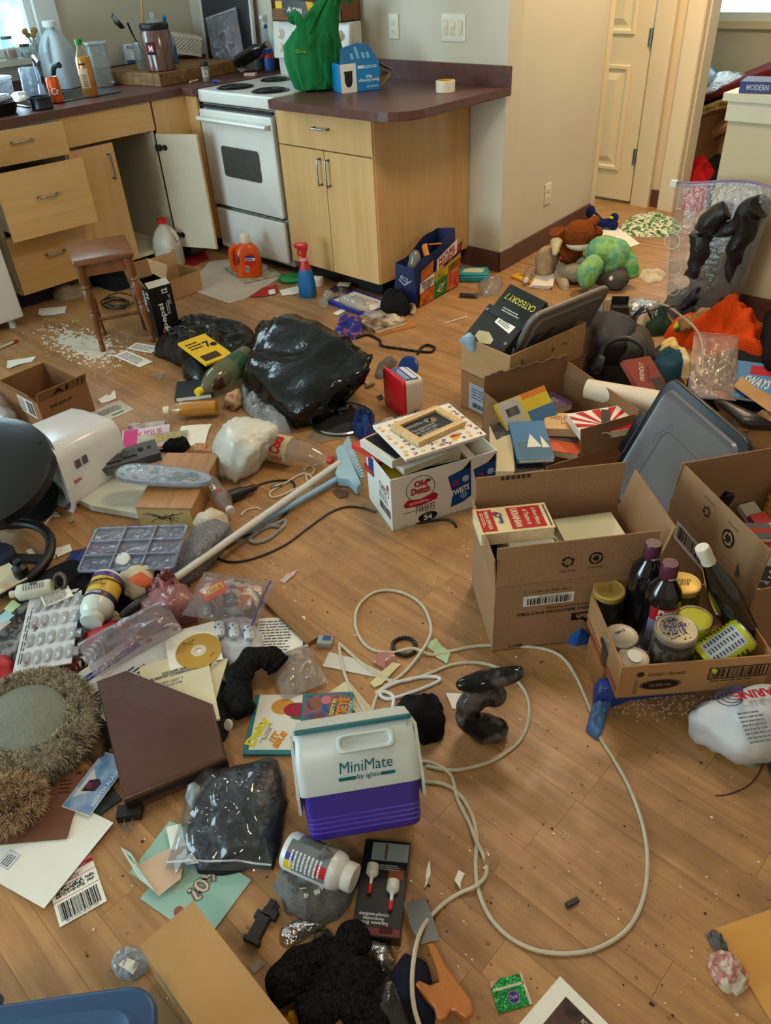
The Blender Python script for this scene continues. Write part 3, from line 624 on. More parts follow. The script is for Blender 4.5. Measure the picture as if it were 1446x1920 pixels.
# crinkled clear bag standing by the faucet
def bagup(name,label,cat,M,w_,d_,h_,mat,seed=0,neck=.5,group=None,lean=(0,0),rough=.16):
 b=B();rg=[]
 for j in range(13):
  v=j/12;k=(1-.25*v) if v<.6 else (.85-(v-.6)/.4*(.85-neck));k*=min(1,.75+v*3);rg.append([(lean[0]*v+w_/2*k*cos(a)*(1+rough*ridge(cos(a)*2,sin(a)*2+v*3,seed,1.6)),lean[1]*v+d_/2*k*sin(a)*(1+rough*ridge(cos(a)*2+4,sin(a)*2+v*3,seed,1.6)),h_*v) for a in [2*math.pi*i/28 for i in range(28)]])
 b.loft(rg);o=b.bd(name,mat,None,True);o.matrix_world=M;return tag(o,label,cat,group)
bagup('plastic_bag','crinkled clear plastic bag standing beside the faucet','bag',T(-4.5,2.06,CT)@RZ(30),.12,.07,.16,film(190,215,240,.4),3,.8)
t=thing('saucepan','small dark blue saucepan behind the orange can','pan',T(-4.25,1.965,CT));B().la([(.05,0),(.056,.005),(.052,.03),(.056,.055),(.052,.055),(.046,.01),(0,.008)],20).bd('body',C(22,24,38,.35),t,True)
B().tube([(-.05,-.03,.045),(-.13,-.1,.055)],.008).bd('handle',BLACK,t,True)
# orange soda can
t=thing('soda_can','orange soda can on the worktop edge by the sink','can',cpos(109,193)@RZ(-40))
B().la([(.024,0),(.0325,.008),(.0325,.108),(.027,.119)],24).bd('body',C(214,84,18,.3,.05,metal=.35),t,True)
B().la([(.027,.118),(.0275,.121),(.025,.119),(0,.1185)],20).bd('lid',CHROME,t,True)
cyl_txt(t,'Cr',.0325,15,.058,.044,.034,ink(245,240,230),.03,dr=.0012);cyl_txt(t,'Cr',.0325,15,.058,.050,.040,INK,.06)
# bottle of yellow soap
sq=[(.036,0),(.041,.008),(.041,.165),(.036,.185),(.017,.225),(.016,.245)]
t=bottle('dish_soap_bottle','tall clear bottle of amber liquid with a green cap on the worktop edge','bottle',cpos(172,181)@RZ(-45),sq,glass(230,225,190,.08),[(.018,.24),(.019,.243),(.019,.264),(.015,.266),(0,.266)],C(50,130,40,.4),liquid=[(.034,.003),(.0395,.01),(.0395,.165),(.036,.186),(0,.187)],liqm=C(214,140,18,.15,.05))
cyl_print(t,.0412,.045,.135,-35,30,C(214,180,140,.5));cyl_print(t,.0414,.152,.160,-25,25,INK,'print');cyl_lines(t,.0415,0,.08,.03,.06,8)
# milk jug
def jug(name,label,M,s,mat,capc,liquid=None,liqc=None,group=None):
 t=thing(name,label,'jug',M,group);b=B();rg=[]
 for z,k,r in ((0,.92,.03),(.01,1,.035),(.45,1,.04),(.62,.93,.045),(.78,.66,.04),(.88,.34,.03),(.90,.26,.025),(.95,.26,.025)):rg.append([(x*s,y*s,z*s*1.75) for x,y in rrect(k*.9,k*.9,r*3*k+.06,3)])
 b.loft(rg);b.bd('body',mat,t,True)
 B().tube(bez([(.43*s,0,.75*s),(.50*s,0,.95*s),(.44*s,0,1.2*s),(.28*s,0,1.38*s)],5),.07*s,8).bd('handle',mat,t,True)
 B().la([(.2*s,1.64*s),(.2*s,1.78*s),(.17*s,1.8*s),(0,1.8*s)],16).bd('cap',capc,t,True)
 if liquid:B().rbox(.88*s,.88*s,liquid*s,.12*s,.03*s,M=T(0,0,.004)).bd('contents',liqc,t,True)
 return t
jug('milk_jug','large empty translucent plastic jug standing behind the sink',T(-4.86,2.42,CT)@RZ(-60),.185,C(205,222,232,.3,.03,alpha=.8),C(235,240,242,.4))
t=thing('clear_pitcher','clear plastic pitcher right of the amber bottle','container',T(-4.66,2.56,CT)@RZ(-20));B().rbox(.1,.1,.21,.02,.006,taper=1.1).bd('body',film(190,205,205,.42),t,True);B().rbox(.122,.122,.014,.02,.004,M=T(0,0,.21)).bd('rim',film(205,220,222,.6),t,True)
t=thing('blue_basin','dark blue plastic bowl standing in the sink','bowl',T(-4.53,2.2,.785));B().la([(.07,0),(.11,.09),(.114,.092),(.106,.09),(.06,.01),(0,.008)],24).bd('body',C(28,38,92,.3),t,True)
# window sill things
SZ=WZ0-.004
for i,(y,r,h,c,cc,lb) in enumerate(((2.06,.042,.11,(196,176,120),None,'glass jar half full of tan powder on the window sill'),(2.18,.033,.095,(170,90,50),(90,95,100),'lidded glass jar with brown contents on the window sill'),(2.27,.03,.05,(120,130,140),(40,44,50),'short dark-based glass on the window sill'))):
 t=thing('sill_jar',lb,'jar',T(-4.92,y,SZ));B().la([(r,0),(r*1.02,.006),(r*1.02,h*.85),(r*.85,h),(r*.8,h)],18).bd('glass',glass(210,235,240,.35),t,True)
 B().la([(r*.94,.004),(r*.94,h*.45),(0,h*.45)],16).bd('contents',C(*c,.7),t,True)
 if cc:B().la([(r*.9,h),(r*.92,h+.014),(0,h+.015)],16).bd('lid',C(*cc,.4),t,True)
t=thing('dried_flowers','small vase of dried brown flowers on the window sill','flowers',T(-4.93,2.33,SZ));B().la([(.022,0),(.03,.03),(.02,.07),(.024,.075)],14).bd('vase',glass(215,225,230,.5),t,True)
for k,(a,c_) in enumerate(((0,.02),(1.7,.025),(3.3,.02),(4.6,.022))):
 p=(.028*cos(a),.028*sin(a),.10+.02*(k%2));f=B().tube([(0,0,.05),p],.0022,5).bd('stem',C(110,84,50,.8),t);bb=B();bb.ell(p,c_*.8,c_*.8,c_*.7,n=10,k=6);bb.warp(lambda v:v*(1+.08*nz3(v.x,v.y,v.z,90)));bb.bd('flower',C(150,112,70,.9,.3,60),f)
t=thing('hand_soap_bottle','white and blue pump bottle at the right end of the window sill','bottle',T(-4.93,2.45,SZ)@RZ(60));B().la([(.026,0),(.028,.004),(.028,.08),(.014,.095),(.012,.10)],16).bd('body',C(52,96,160,.3),t,True)
b=B();b.la([(.013,.10),(.013,.115),(.005,.116),(.005,.135),(.009,.136),(.009,.146),(0,.147)],12);b.tube([(0,0,.142),(.035,0,.138)],.005);b.bd('pump',C(220,228,232,.4),t,True)
# butcher block and what stands on it
BM=T(-4.60,2.96,CT)@RZ(98-90);t=thing('butcher_block','thick scorched wooden butcher block on the corner worktop','cutting board',BM)
BLK=woodm('block_wood',(96,64,34),(160,116,66),.6,(6,30,30),.12)
bw,bd=.57,.62
for i in range(10):B().rbox(bw/10-.0006,bd,.064,.003,.003,M=T(-bw/2+bw*(i+.5)/10,0,0)).bd('stave',BLK,t)
BZ=CT+.0645
t=thing('egg_carton','blue and white egg carton leaning on the wall behind the block','carton',T(-4.9,2.96,BZ)@RZ(72)@RX(-9));B().rbox(.15,.055,.105,.004,.003).bd('body',C(214,220,228,.6),t)
F_=onf(.15,.055,.105,'F');rect(t,0,-.043,.15,.016,F_,ink(50,86,150))
for x,y in ((-.03,-.015),(.005,-.02),(.035,-.012)):disc(t,x,y,.018,F_,ink(246,246,240),'egg_print',.0005,.022)
txt(t,'Egg',.07,.02,F_@T(-.02,.03,.0004),ink(50,90,170),bold=.02);disc(t,.055,-.03,.012,F_,ink(200,60,50),'seal',.0006);disc(t,.05,.035,.01,F_,ink(60,100,60),'seal')
t=thing('protein_tub','large brown tub with a black lid on the butcher block','tub',T(-4.40,2.80,BZ)@RZ(-20));B().la([(.076,0),(.082,.006),(.083,.19),(.072,.205)],28).bd('body',C(98,66,54,.16,.05,coat=.6),t,True)
B().la([(.078,.2),(.08,.203),(.08,.225),(.074,.232),(0,.232)],28).bd('lid',C(16,16,17,.4),t,True)
lo=cyl_print(t,.0832,.085,.145,-62,-22,ink(30,24,26),'logo');cyl_print(t,.0835,.098,.134,-55,-28,ink(150,28,44),'logo');cyl_txt(t,'M',.0838,-41,.115,.022,.028,ink(230,225,215),.02)
t=thing('jar_stopper','small clear glass stopper lid resting on the brown tub','lid',T(-4.40,2.80,BZ+.233));B().la([(.045,0),(.046,.003),(.03,.012),(.012,.016),(.008,.022),(.013,.034),(.012,.046),(0,.05)],20).bd('body',glass(220,225,215,.35),t,True)
t=thing('utensil_jar','glass utensil jar half hidden behind the brown tub','jar',T(-4.56,2.79,BZ));B().la([(.045,0),(.048,.004),(.048,.14),(.044,.14),(.044,.008),(0,.006)],18).bd('glass',glass(200,210,205,.3),t,True)
t=thing('ladle','black plastic ladle sticking out of the jar behind the tub','ladle',T(-4.56,2.79,BZ));B().tube(bez([(.03,.02,.012),(0,-.03,.16),(.01,-.06,.235)],6),.007,8,flat=.6).bd('handle',BLACK,t,True)
b=B();b.la([(.004,-.03),(.035,-.022),(.046,0),(.042,0),(.03,-.017),(0,-.024)],16,M=T(.0,-.105,.25)@RX(-55)@RY(20));b.bd('bowl',BLACK,t,True)
t=thing('wooden_spoon','pale wooden spoon standing in the jar behind the tub','spoon',T(-4.56,2.79,BZ));B().tube(bez([(-.01,-.02,.012),(.01,.03,.2),(.03,.055,.36),(.035,.06,.40)],5),[.006]*11+[.012,.018,.022,.022,.012],8,flat=.5,nrm=(1,0,0)).bd('body',C(212,166,104,.6),t,True)
def trigger(t,z,mat,s=1.0,mat2=None):
 b=B();b.la([(.013*s,z),(.014*s,z+.018*s),(.010*s,z+.02*s)],12);b.bd('collar',mat2 or mat,t,True)
 b=B();rg=[[(x*s+cx*s,y*s,z+zz*s) for x,y in rrect(lx,ly,.004,2)] for zz,cx,lx,ly in ((.018,0,.02,.018),(.035,-.004,.03,.02),(.05,.008,.062,.022),(.062,.010,.066,.022),(.068,.005,.05,.018))];b.loft(rg);b.bd('spray_head',mat,t,True)
 B().tube(bez([(.012*s,0,z+.045*s),(.026*s,0,z+.03*s),(.022*s,0,z+.008*s)],4),.005*s,6).bd('trigger',mat,t,True)
t=thing('blue_spray_bottle','clear spray bottle half full of blue liquid on the block','spray bottle',T(-4.62,3.02,BZ)@RZ(-30));B().la([(.036,0),(.04,.005),(.04,.1),(.032,.14),(.014,.17),(.013,.185)],20).bd('body',glass(150,195,225,.35),t,True)
B().la([(.038,.003),(.038,.095),(0,.095)],18).bd('contents',C(24,92,160,.2),t,True);trigger(t,.18,C(30,130,165,.35))
# white lattice basket
t=thing('lattice_basket','white plastic lattice basket lying tilted on the block','basket',T(-4.80,3.2,BZ+.035)@RZ(60)@RY(12));b=B();L_,H_=.26,.1
WB=C(214,204,190,.45,.03)
for sx_,M_ in ((L_,T(0,-.09,0)),(L_,T(0,.09,0)),(.18,T(-L_/2,0,0)@RZ(90)),(.18,T(L_/2,0,0)@RZ(90))):
 bb=B();n=int(sx_/.022)
 for i in range(-4,n+1):
  for s in (0,1):
   x0=-sx_/2+i*.022;p0=(x0,0,.01);p1=(x0+.08,0,.09)
   if x0<-sx_/2:p0=(-sx_/2,0,.01+(-sx_/2-x0))
   if p1[0]>sx_/2:p1=(sx_/2,0,.01+(sx_/2-x0))
   if p1[2]<p0[2]+.004:continue
   if s:p0,p1=(-p0[0],0,p0[2]),(-p1[0],0,p1[2])
   bb.tube([p0,p1],.0035,4)
 bb.box(0,0,.005,sx_,.005,.012);bb.box(0,0,.097,sx_+.006,.008,.012);bb.bd('lattice_side',WB,t,M=M_)['kind']='stuff'
B().box(0,0,.002,L_,.18,.004).bd('bottom',WB,t)
# dark board in the corner
bo=mx((-4.62,3.28,CT+.05),(.80,.60,0),(.60,-.80,.06))
t=thing('dark_framed_board','tall dark board with a pale frame leaning in the worktop corner','board',T(-4.53,3.40,CT)@RZ(4)@RX(-3));B().box(0,0,.33,.44,.012,.66).bd('panel',C(44,46,50,.35,.15,5),t)
for x in (-.225,.225):B().box(x,-.002,.33,.016,.022,.66).bd('frame_bar',C(206,206,200,.5),t)
def flatbag(name,label,M,w_,h_,mat,thick=.02,seed=0,content=None,cat='bag',zipc=None,n=18,group=None):
 """a soft flat clear bag: two crinkled sheets in the frame's xy-plane, puffed along z, zip along the top edge"""
 def zf(u,v):e=max(0,1-(2*u-1)**4)*max(0,1-(2*v-1)**4);return e*thick*(.6+.5*ridge(u*3,v*3,seed,1.3)+.35*nz3(u*9,v*9,seed))+.0015
 t=thing(name,label,cat,M,group);b=B();b.grid(lambda u,v:((u-.5)*w_,(v-.5)*h_,zf(u,v)),n,n);b.grid(lambda u,v:((u-.5)*w_,(v-.5)*h_,.0008+.02*thick*nz3(u*6,v*6,seed)),n,n);b.bd('film',mat,t,True,ang=75)
 b=B();b.tube([((u/12-.5)*w_,h_/2-.012,.003+zf(u/12,.97)) for u in range(13)],.0022,6);b.bd('zip',C(*(zipc or (210,214,222)),.3),t,True)
 return t
flatbag('zip_bag','empty clear zip bag propped against the dark board',mx((-4.47,3.33,CT+.16),(.95,.31,.22),(.30,-.93,.25)),.24,.30,film(170,170,182,.28),.05,5)
t=thing('round_glass_jar','round clear glass jar behind the stove by the wine bottle','jar',T(-4.27,3.36,CT)@RZ(10));B().la([(.03,0),(.05,.012),(.058,.045),(.05,.08),(.03,.095),(.03,.105)],20).bd('glass',glass(170,185,175,.35),t,True)
t=thing('window_cleaner','clear spray bottle with blue and red label behind the stove','spray bottle',T(-4.16,3.40,CT)@RZ(-70));B().la([(.036,0),(.04,.006),(.042,.05),(.034,.12),(.02,.17),(.013,.21),(.013,.225)],18,sy=.7).bd('body',glass(160,190,220,.4),t,True)
B().la([(.0405,.01),(.0425,.05),(.035,.115)],18,sy=.72).bd('label',C(40,90,180,.4),t,True);B().la([(.0412,.068),(.0400,.092)],18,sy=.75).bd('label_band',C(196,50,44,.4),t,True);trigger(t,.22,C(228,230,228,.4),1.0,C(40,60,140,.4))
t=thing('spice_shaker','small clear spice shaker with a black cap in front of the block','shaker',cpos(388,153));B().la([(.021,0),(.022,.003),(.022,.075),(.019,.08)],16).bd('body',glass(205,200,180,.4),t,True);B().la([(.0185,.002),(.0185,.022),(0,.022)],14).bd('contents',C(150,112,82,.9),t,True)
B().la([(.021,.078),(.022,.081),(.021,.1),(0,.101)],16).bd('cap',BLACK,t,True);cyl_print(t,.0222,.025,.06,-80,0,C(205,205,195,.6));cyl_lines(t,.0226,-40,.043,.024,.03,5,INK)
M_,L_=lying((400,151),(420,154),CT+.008);t=thing('lighter','blue cigarette lighter lying beside the spice shaker','lighter',M_);B().rbox(.012,.022,.058,.005,.002).bd('body',C(34,70,190,.2),t,True);B().rbox(.011,.02,.014,.004,.001,M=T(0,0,.058)).bd('hood',STEEL,t,True)
M_,L_=lying((356,154),(371,150),CT+.006);t=B().tube([(0,0,0),(0,0,L_)],.0055,8).bd('chalk_stick',C(224,190,170,.8),None,True);t.matrix_world=M_;tag(t,'pale stick of chalk lying in front of the block','chalk')
M_,L_=lying((204,154),(221,155),CT+.016);t=thing('salt_shaker','small steel shaker lying on its side left of the block','shaker',M_);B().la([(.014,0),(.017,.004),(.015,.035),(.015,.05),(.009,.062),(0,.064)],16).bd('body',STEEL,t,True);B().la([(.0165,.012),(.0165,.02)],16).bd('band',C(180,140,90,.6),t,True)
t=thing('pill_packet','small red and white packet on the worktop behind the stove','packet',cpos(470,142)@RZ(30));B().rbox(.07,.04,.016,.003,.002).bd('body',C(206,180,172,.6),t);lns(t,0,0,.06,.03,3,T(0,0,.0161),ink(150,50,46))
polypaper('paper_scrap','white paper corner lying behind the stove','paper',[(434,124),(452,136),(466,132),(464,124)],PAPER,CT)
# peninsula
t=thing('tape_roll','roll of white packing tape with a yellow core on the peninsula','tape',T(-2.645,3.225,CT));b=B();b.la([(.038,0),(.046,.0005),(.046,.048),(.038,.0485)],28);b.f=b.f[:-2];b.bd('roll',C(226,218,196,.35),t,True)
b=B();b.loft([[(r*cos(2*math.pi*i/28),r*sin(2*math.pi*i/28),z) for i in range(28)] for r,z in ((.038,0),(.038,.049),(.0355,.049),(.0355,0))],closed=True);b.bd('core',C(216,176,30,.6),t,True)
# green cloth bag
b=B();rg=[]
AX=V((.7071,.7071,0));BX=V((.7071,-.7071,0))
prof=[(0,597,26),(.012,597,40),(.06,596,46),(.13,594,49),(.20,594,48),(.25,601,38),(.31,612,29),(.36,624,22),(.41,636,16),(.46,645,12),(.52,651,9),(.58,654,9)]
for z,cx,hw in prof:
 cc=(cx-597)*.0029;hh=hw*.0029
 rg.append([tuple(AX*(cc+hh*cos(a)*(1+.07*ridge(cos(a)*3,z*9,2,1)))+BX*(hh*.55*sin(a)*(1+.5*ridge(cos(a)*4,sin(a)*3+z*9,7,1)))+V((0,0,z+.012*nz3(cos(a)*2,sin(a)*2,z*5)*(z>0)))) for a in [2*math.pi*i/44 for i in range(44)]])
GREEN=C(24,112,58,.8,.12,8,.25,120,spec=.2)
t=thing('green_shopping_bag','green reusable shopping bag slumped on the peninsula beside the stove','bag',cpos(597,168));B().loft(rg).bd('body',GREEN,t,True,ang=50)
b=B();b.tube(bez([tuple(AX*-.10+BX*.06+V((0,0,.30))),tuple(AX*-.075+BX*.12+V((0,0,.335))),tuple(AX*-.05+BX*.14+V((0,0,.29))),tuple(AX*-.045+BX*.145+V((0,0,.19)))],6),.021,8,flat=.18,nrm=BX);b.bd('handle',GREEN,t,True)
b=B();b.tube(bez([tuple(AX*.10+BX*.02+V((0,0,.50))),tuple(AX*.15+BX*.05+V((0,0,.44))),tuple(AX*.185+BX*.04+V((0,0,.38))),tuple(AX*.2+BX*.01+V((0,0,.40))),tuple(AX*.17+V((0,0,.52))),tuple(AX*.15+V((0,0,.60)))],6),.014,8,flat=.25,nrm=BX);b.bd('handle',GREEN,t,True)
txt(t,'DOLL',.05,.016,mx(AX*-.062+BX*.104+V((0,0,.185)),AX,BX),ink(200,190,40),bold=.01)
# garbage bag box
a_,c_=at(641,176,CT),at(713,167,CT);xd=c_-a_;bwid=xd.length;xd.normalize();nd=V((xd.y,-xd.x,0))
bh,bdp=.125,.11;M_=mx((a_+c_)/2-nd*bdp/2,xd,(0,0,1))
t=thing('garbage_bag_box','open blue and white box of black garbage bags printed upside down on the peninsula','box',M_)
BLU=C(20,128,190,.45,.04);b=B();k=.002
b.box(0,0,k/2,bwid,bdp,k);b.box(0,-bdp/2+k/2,bh/2,bwid,k,bh);b.box(0,bdp/2-k/2,bh/2,bwid,k,bh);b.box(-bwid/2+k/2,0,bh/2,k,bdp,bh);b.bd('body',BLU,t)
F_=onf(bwid,bdp,bh,'F')@RZ(180);rect(t,bwid*.30,0,bwid*.40,bh,F_,ink(232,226,214))
shape(t,[(bwid*.30+x*bwid,y*bh) for x,y in ((-.12,.25),(-.10,.18),(-.10,-.1),(-.07,-.26),(0,-.32),(.07,-.26),(.10,-.1),(.10,.18),(.12,.25))][::-1],F_@RZ(180)@T(-bwid*.6,0,0),ink(44,34,40),z=.0006)
txt(t,'Black Garbage\nBags',bwid*.52,bh*.26,F_@T(-bwid*.22,.008,.0005),ink(240,242,244),bold=.01);txt(t,'simplicity',bwid*.3,bh*.1,F_@T(-bwid*.3,.044,.0005),ink(240,242,244));lns(t,-bwid*.22,-.042,bwid*.42,.014,2,F_,ink(235,238,240));rect(t,-bwid*.02,-.043,.03,.012,F_,ink(235,235,230))
ft=mx((0,-bdp/2,bh),(1,0,0),(0,-1,0))@RX(-38);fo_=B().prism([(-bwid/2,0),(bwid/2,0),(bwid*.36,.085),(.02,.10),(-bwid*.36,.08)],-k,0).bd('top_flap',C(22,104,156,.5),t,M=ft)
for x in (-.03,0,.03,.055):rect(fo_,x,.035+.015*(x==0),.016,.03+.03*(x==0),T(0,0,0),ink(110,170,205),'print')
B().box(0,.05,0,bdp,.1,k).bd('side_flap',CARD,t,M=mx((bwid/2,0,bh*.95),(0,1,0),(1,0,0))@RX(118));B().box(0,.045,0,bdp*.9,.09,k).bd('side_flap',CARD,t,M=mx((bwid/2,0,.004),(0,1,0),(1,0,0))@RX(48))
# foil carton on the backguard
t=thing('cardboard_tray','shallow brown cardboard tray on top of the stove backguard','tray',T(SX+.33,3.385,1.181));b=B();b.box(0,0,.002,.56,.14,.004);b.box(0,-.068,.03,.56,.004,.06);b.box(0,.068,.05,.56,.004,.1);b.box(-.278,0,.05,.004,.14,.1);b.box(.278,0,.05,.004,.14,.1);b.bd('body',C(120,78,48,.8),t)
t=thing('foil_carton','black foil box with a yellow stripe in the tray on the stove','box',T(SX+.30,3.335,1.186)@RX(-6)@RY(4));B().rbox(.31,.05,.075,.003,.002,M=T(0,-.0,.012)).bd('body',C(24,22,22,.4),t);F_=onf(.31,.05,.075,'F')@T(0,.012,0)
txt(t,'ALCAN',.12,.026,F_@T(-.06,-.008,.0006),ink(225,220,210),bold=.03);shape(t,[(.03,.0375),(.085,.0375),(.125,-.0375),(.07,-.0375)][::-1],F_,ink(222,170,30),z=.0005);txt(t,'30 m',.03,.016,F_@T(.115,.015,.0008),ink(230,225,215),bold=.02)
t=thing('yellow_packet','yellow and tan packet at the left of the tray on the stove','packet',T(SX+.10,3.34,1.186));B().rbox(.06,.03,.09,.004,.003).bd('body',C(206,176,130,.6),t);rect(t,0,.02,.05,.03,onf(.06,.03,.09,'F'),ink(226,200,40))
# ================================================================ kitchen floor and the middle distance
import bmesh
def onY(px,py,y):
 d=_f*FPX+_r*(px-723)-_u*(py-960);return d*(y/d.y)+V((0,0,CAMZ))
def onX(px,py,x):
 d=_f*FPX+_r*(px-723)-_u*(py-960);return d*(x/d.x)+V((0,0,CAMZ))
wA,wB=onY(448,116,3.30),onY(503,81,3.30)
t=thing('wine_bottle','black wine bottle lying with its corked neck raised behind the stove','bottle',axm(wA,wB-wA))
WP=[(.03,0),(.038,.006),(.038,.19),(.030,.222),(.0145,.255),(.0145,.29),(.0165,.292),(.0165,.302),(.014,.303)]
B().la(WP,24).bd('body',C(10,10,13,.06,0,coat=.5),t,True);B().la([(.012,.30),(.012,.309),(0,.309)],12).bd('cork',C(150,110,70,.8),t,True)
def hull(name,label,cat,pts,mat,cuts=3,amp=.012,fs=12,seed=0,smooth=1,parent=None,group=None,floor=True,stretch=(1,1,1),ang=180):
 """taut crumpled skin over a set of points"""
 c=sum((V(p) for p in pts),V())/len(pts);c.z=min(p[2] for p in pts)
 bm=bmesh.new();[bm.verts.new(V(p)-c) for p in pts]
 r=bmesh.ops.convex_hull(bm,input=bm.verts);bmesh.ops.delete(bm,geom=list({g for g in r['geom_interior'] if isinstance(g,bmesh.types.BMVert)}),context='VERTS')
 bmesh.ops.subdivide_edges(bm,edges=bm.edges[:],cuts=cuts,use_grid_fill=True);bmesh.ops.triangulate(bm,faces=[f for f in bm.faces if len(f.verts)>4])
 for _ in range(smooth):bmesh.ops.smooth_vert(bm,verts=bm.verts,factor=.45,use_axis_x=True,use_axis_y=True,use_axis_z=True)
 bm.normal_update()
 for v in bm.verts:
  q=v.co;n=ridge(q.x*stretch[0],q.y*stretch[1],q.z*stretch[2]+seed,fs)*.7+nz3(q.x,q.y,q.z+seed*3,fs*.5)+.35*ridge(q.x*stretch[1],q.y*stretch[0],q.z+seed*5,fs*2.6)
  v.co=q+v.normal*amp*n
  if floor:v.co.z=max(v.co.z,.001)
 me=bpy.data.meshes.new(name);bm.to_mesh(me);bm.free();me.materials.append(mat);me.polygons.foreach_set('use_smooth',[True]*len(me.polygons));me.set_sharp_from_angle(angle=D(ang))
 o=link(name,me,parent);
 if parent is None:o.location=c;tag(o,label,cat,group)
 else:o.matrix_world=TM(c)
 return o
def blobs(parts,voxel=.006,amp=0,fs=30,seed=0,name='body',mat=None,parent=None,M=None):
 """one continuous surface grown over ellipsoids / tubes (voxel remesh)"""
 b=B()
 for p in parts:
  if p[0]=='e':b.ell(p[1],*p[2],M=p[3] if len(p)>3 else None)
  else:b.tube(bez(p[1],4),p[2] if not isinstance(p[2],(list,tuple)) else [p[2][min(len(p[2])-1,int(i/4*1.0))]*(1-(i/4%1))+p[2][min(len(p[2])-1,int(i/4)+1)]*(i/4%1) for i in range(4*(len(p[1])-1)+1)],10)
 if amp:pass
 o=b.bd(name,mat,parent,True,M)
 m=o.modifiers.new('remesh','REMESH');m.mode='VOXEL';m.voxel_size=voxel;m.use_smooth_shade=True
 s=o.modifiers.new('smooth','SMOOTH');s.iterations=4;s.factor=.6
 if amp:
  tx=bpy.data.textures.new('clouds','CLOUDS');tx.noise_scale=1/fs;d=o.modifiers.new('disp','DISPLACE');d.texture=tx;d.strength=amp
 return o
# ---- stool
SM,sw,sh=r3((133,491),(250,471),(131,455),.455);sh=max(sh,.22)
t=thing('wooden_stool','brown wooden stool with turned legs standing on the dusty kitchen floor','stool',T(SM.translation.x,SM.translation.y,0));Rm=TM(-SM.translation)@SM
STO=woodm('stool_wood',(94,54,34),(132,82,52),.28,(3,26,26),coat=.3);LEGM=woodm('stool_leg_wood',(92,52,26),(128,80,42),.38,(24,24,2.5))
B().rbox(sw,sh,.028,.012,.008).bd('seat',STO,t,True,T(0,0,.427)@Rm)
bb=B()
for a in (0,1):bb.box(0,(-.5+a)*(sh-.06),.40,sw-.05,.016,.055);bb.box((-.5+a)*(sw-.06),0,.40,.016,sh-.07,.055)
bb.bd('apron',LEGM,t,M=Rm)
c0=SM.translation.copy();c0.z=0;feet={}
for (sx_,sy_),px in {(-1,-1):(194,659),(1,-1):(288,641),(-1,1):(196,628),(1,1):(272,612)}.items():
 top=V((sx_*(sw/2-.03),sy_*(sh/2-.03),.43));top=Rm@top;ft=at(*px)-c0;d_=ft-top;L_=d_.length;ft0=ft.copy();feet[(sx_,sy_)]=(ft0,top)
 M_=axm(ft,-d_)
 pr=[(.011,0),(.014,.006),(.014,.03),(.010,.036),(.013,.045),(.013,.055),(.012,.06),(.018,.15),(.0185,.19),(.013,.20),(.017,.21),(.013,.22),(.019,.25),(.0215,.30),(.014,.315),(.0195,.325),(.014,.335),(.021,.35),(.021,L_)]
 B().la(pr,14).bd('leg',LEGM,t,True,M_)
def lp(k,f):a,b_=feet[k];return a.lerp(b_,f)
for k1,k2,f in (((-1,-1),(-1,1),.28),((1,-1),(1,1),.28)):B().tube([lp(k1,f),lp(k2,f)],.009,8).bd('stretcher',LEGM,t,True)
B().tube([(lp((-1,-1),.28)+lp((-1,1),.28))/2,(lp((1,-1),.28)+lp((1,1),.28))/2],.009,8).bd('stretcher',LEGM,t,True)
# ---- floor dirt
R=random.Random(11)
b=B()
for i in range(900):
 a=R.random()*6.28;q=abs(R.gauss(0,1));p=at(165,650)+V((cos(a)*.17*q*1.5-.02,sin(a)*.09*q,0));s=R.uniform(.003,.026)/(1+q*q)
 n=6;b.prism([(p.x+s*R.uniform(.6,1.5)*cos(6.28*j/n),p.y+s*R.uniform(.5,1.1)*sin(6.28*j/n)) for j in range(n)],.0002,R.uniform(.0008,.0022))
tag(b.bd('spilled_powder',C(214,206,190,.95,.06)),'white powder spilled on the floor under the stool','powder',kind='stuff')
b=B()
for i in range(2200):
 z1=R.random()
 if z1<.35:p=at(R.uniform(0,560),R.uniform(540,1100))
 elif z1<.6:p=at(R.uniform(380,1100),R.uniform(560,1250))
 else:p=at(R.uniform(150,1440),R.uniform(1050,1915))
 s=abs(R.gauss(0,.0009))+.0006;a=R.random()*3;k=R.choice((0,0,1,2,2,2))
 b.prism([(p.x+s*(1+R.random())*cos(a+1.57*j),p.y+s*sin(a+1.57*j)) for j in range(4)],.0002,.0003+s*.6,k)
tag(b.bd('floor_crumbs',[C(226,214,184,.8),C(58,38,24,.9),C(150,104,56,.8)]),'loose crumbs and grit scattered over the laminate floor','crumbs',kind='stuff')
for k,(px,py,s,c_) in enumerate(((560,700,.02,0),(690,830,.018,0),(640,870,.016,0),(655,930,.02,0),(487,938,.018,0),(1350,1360,.02,0))):pass
polypaper('dried_leaf','dry brown leaf fragment on the floor left of the broom head','leaf',[(624,922),(634,918),(655,922),(652,932),(638,936),(630,930)],C(84,62,44,.8),curl=.006,seed=2)
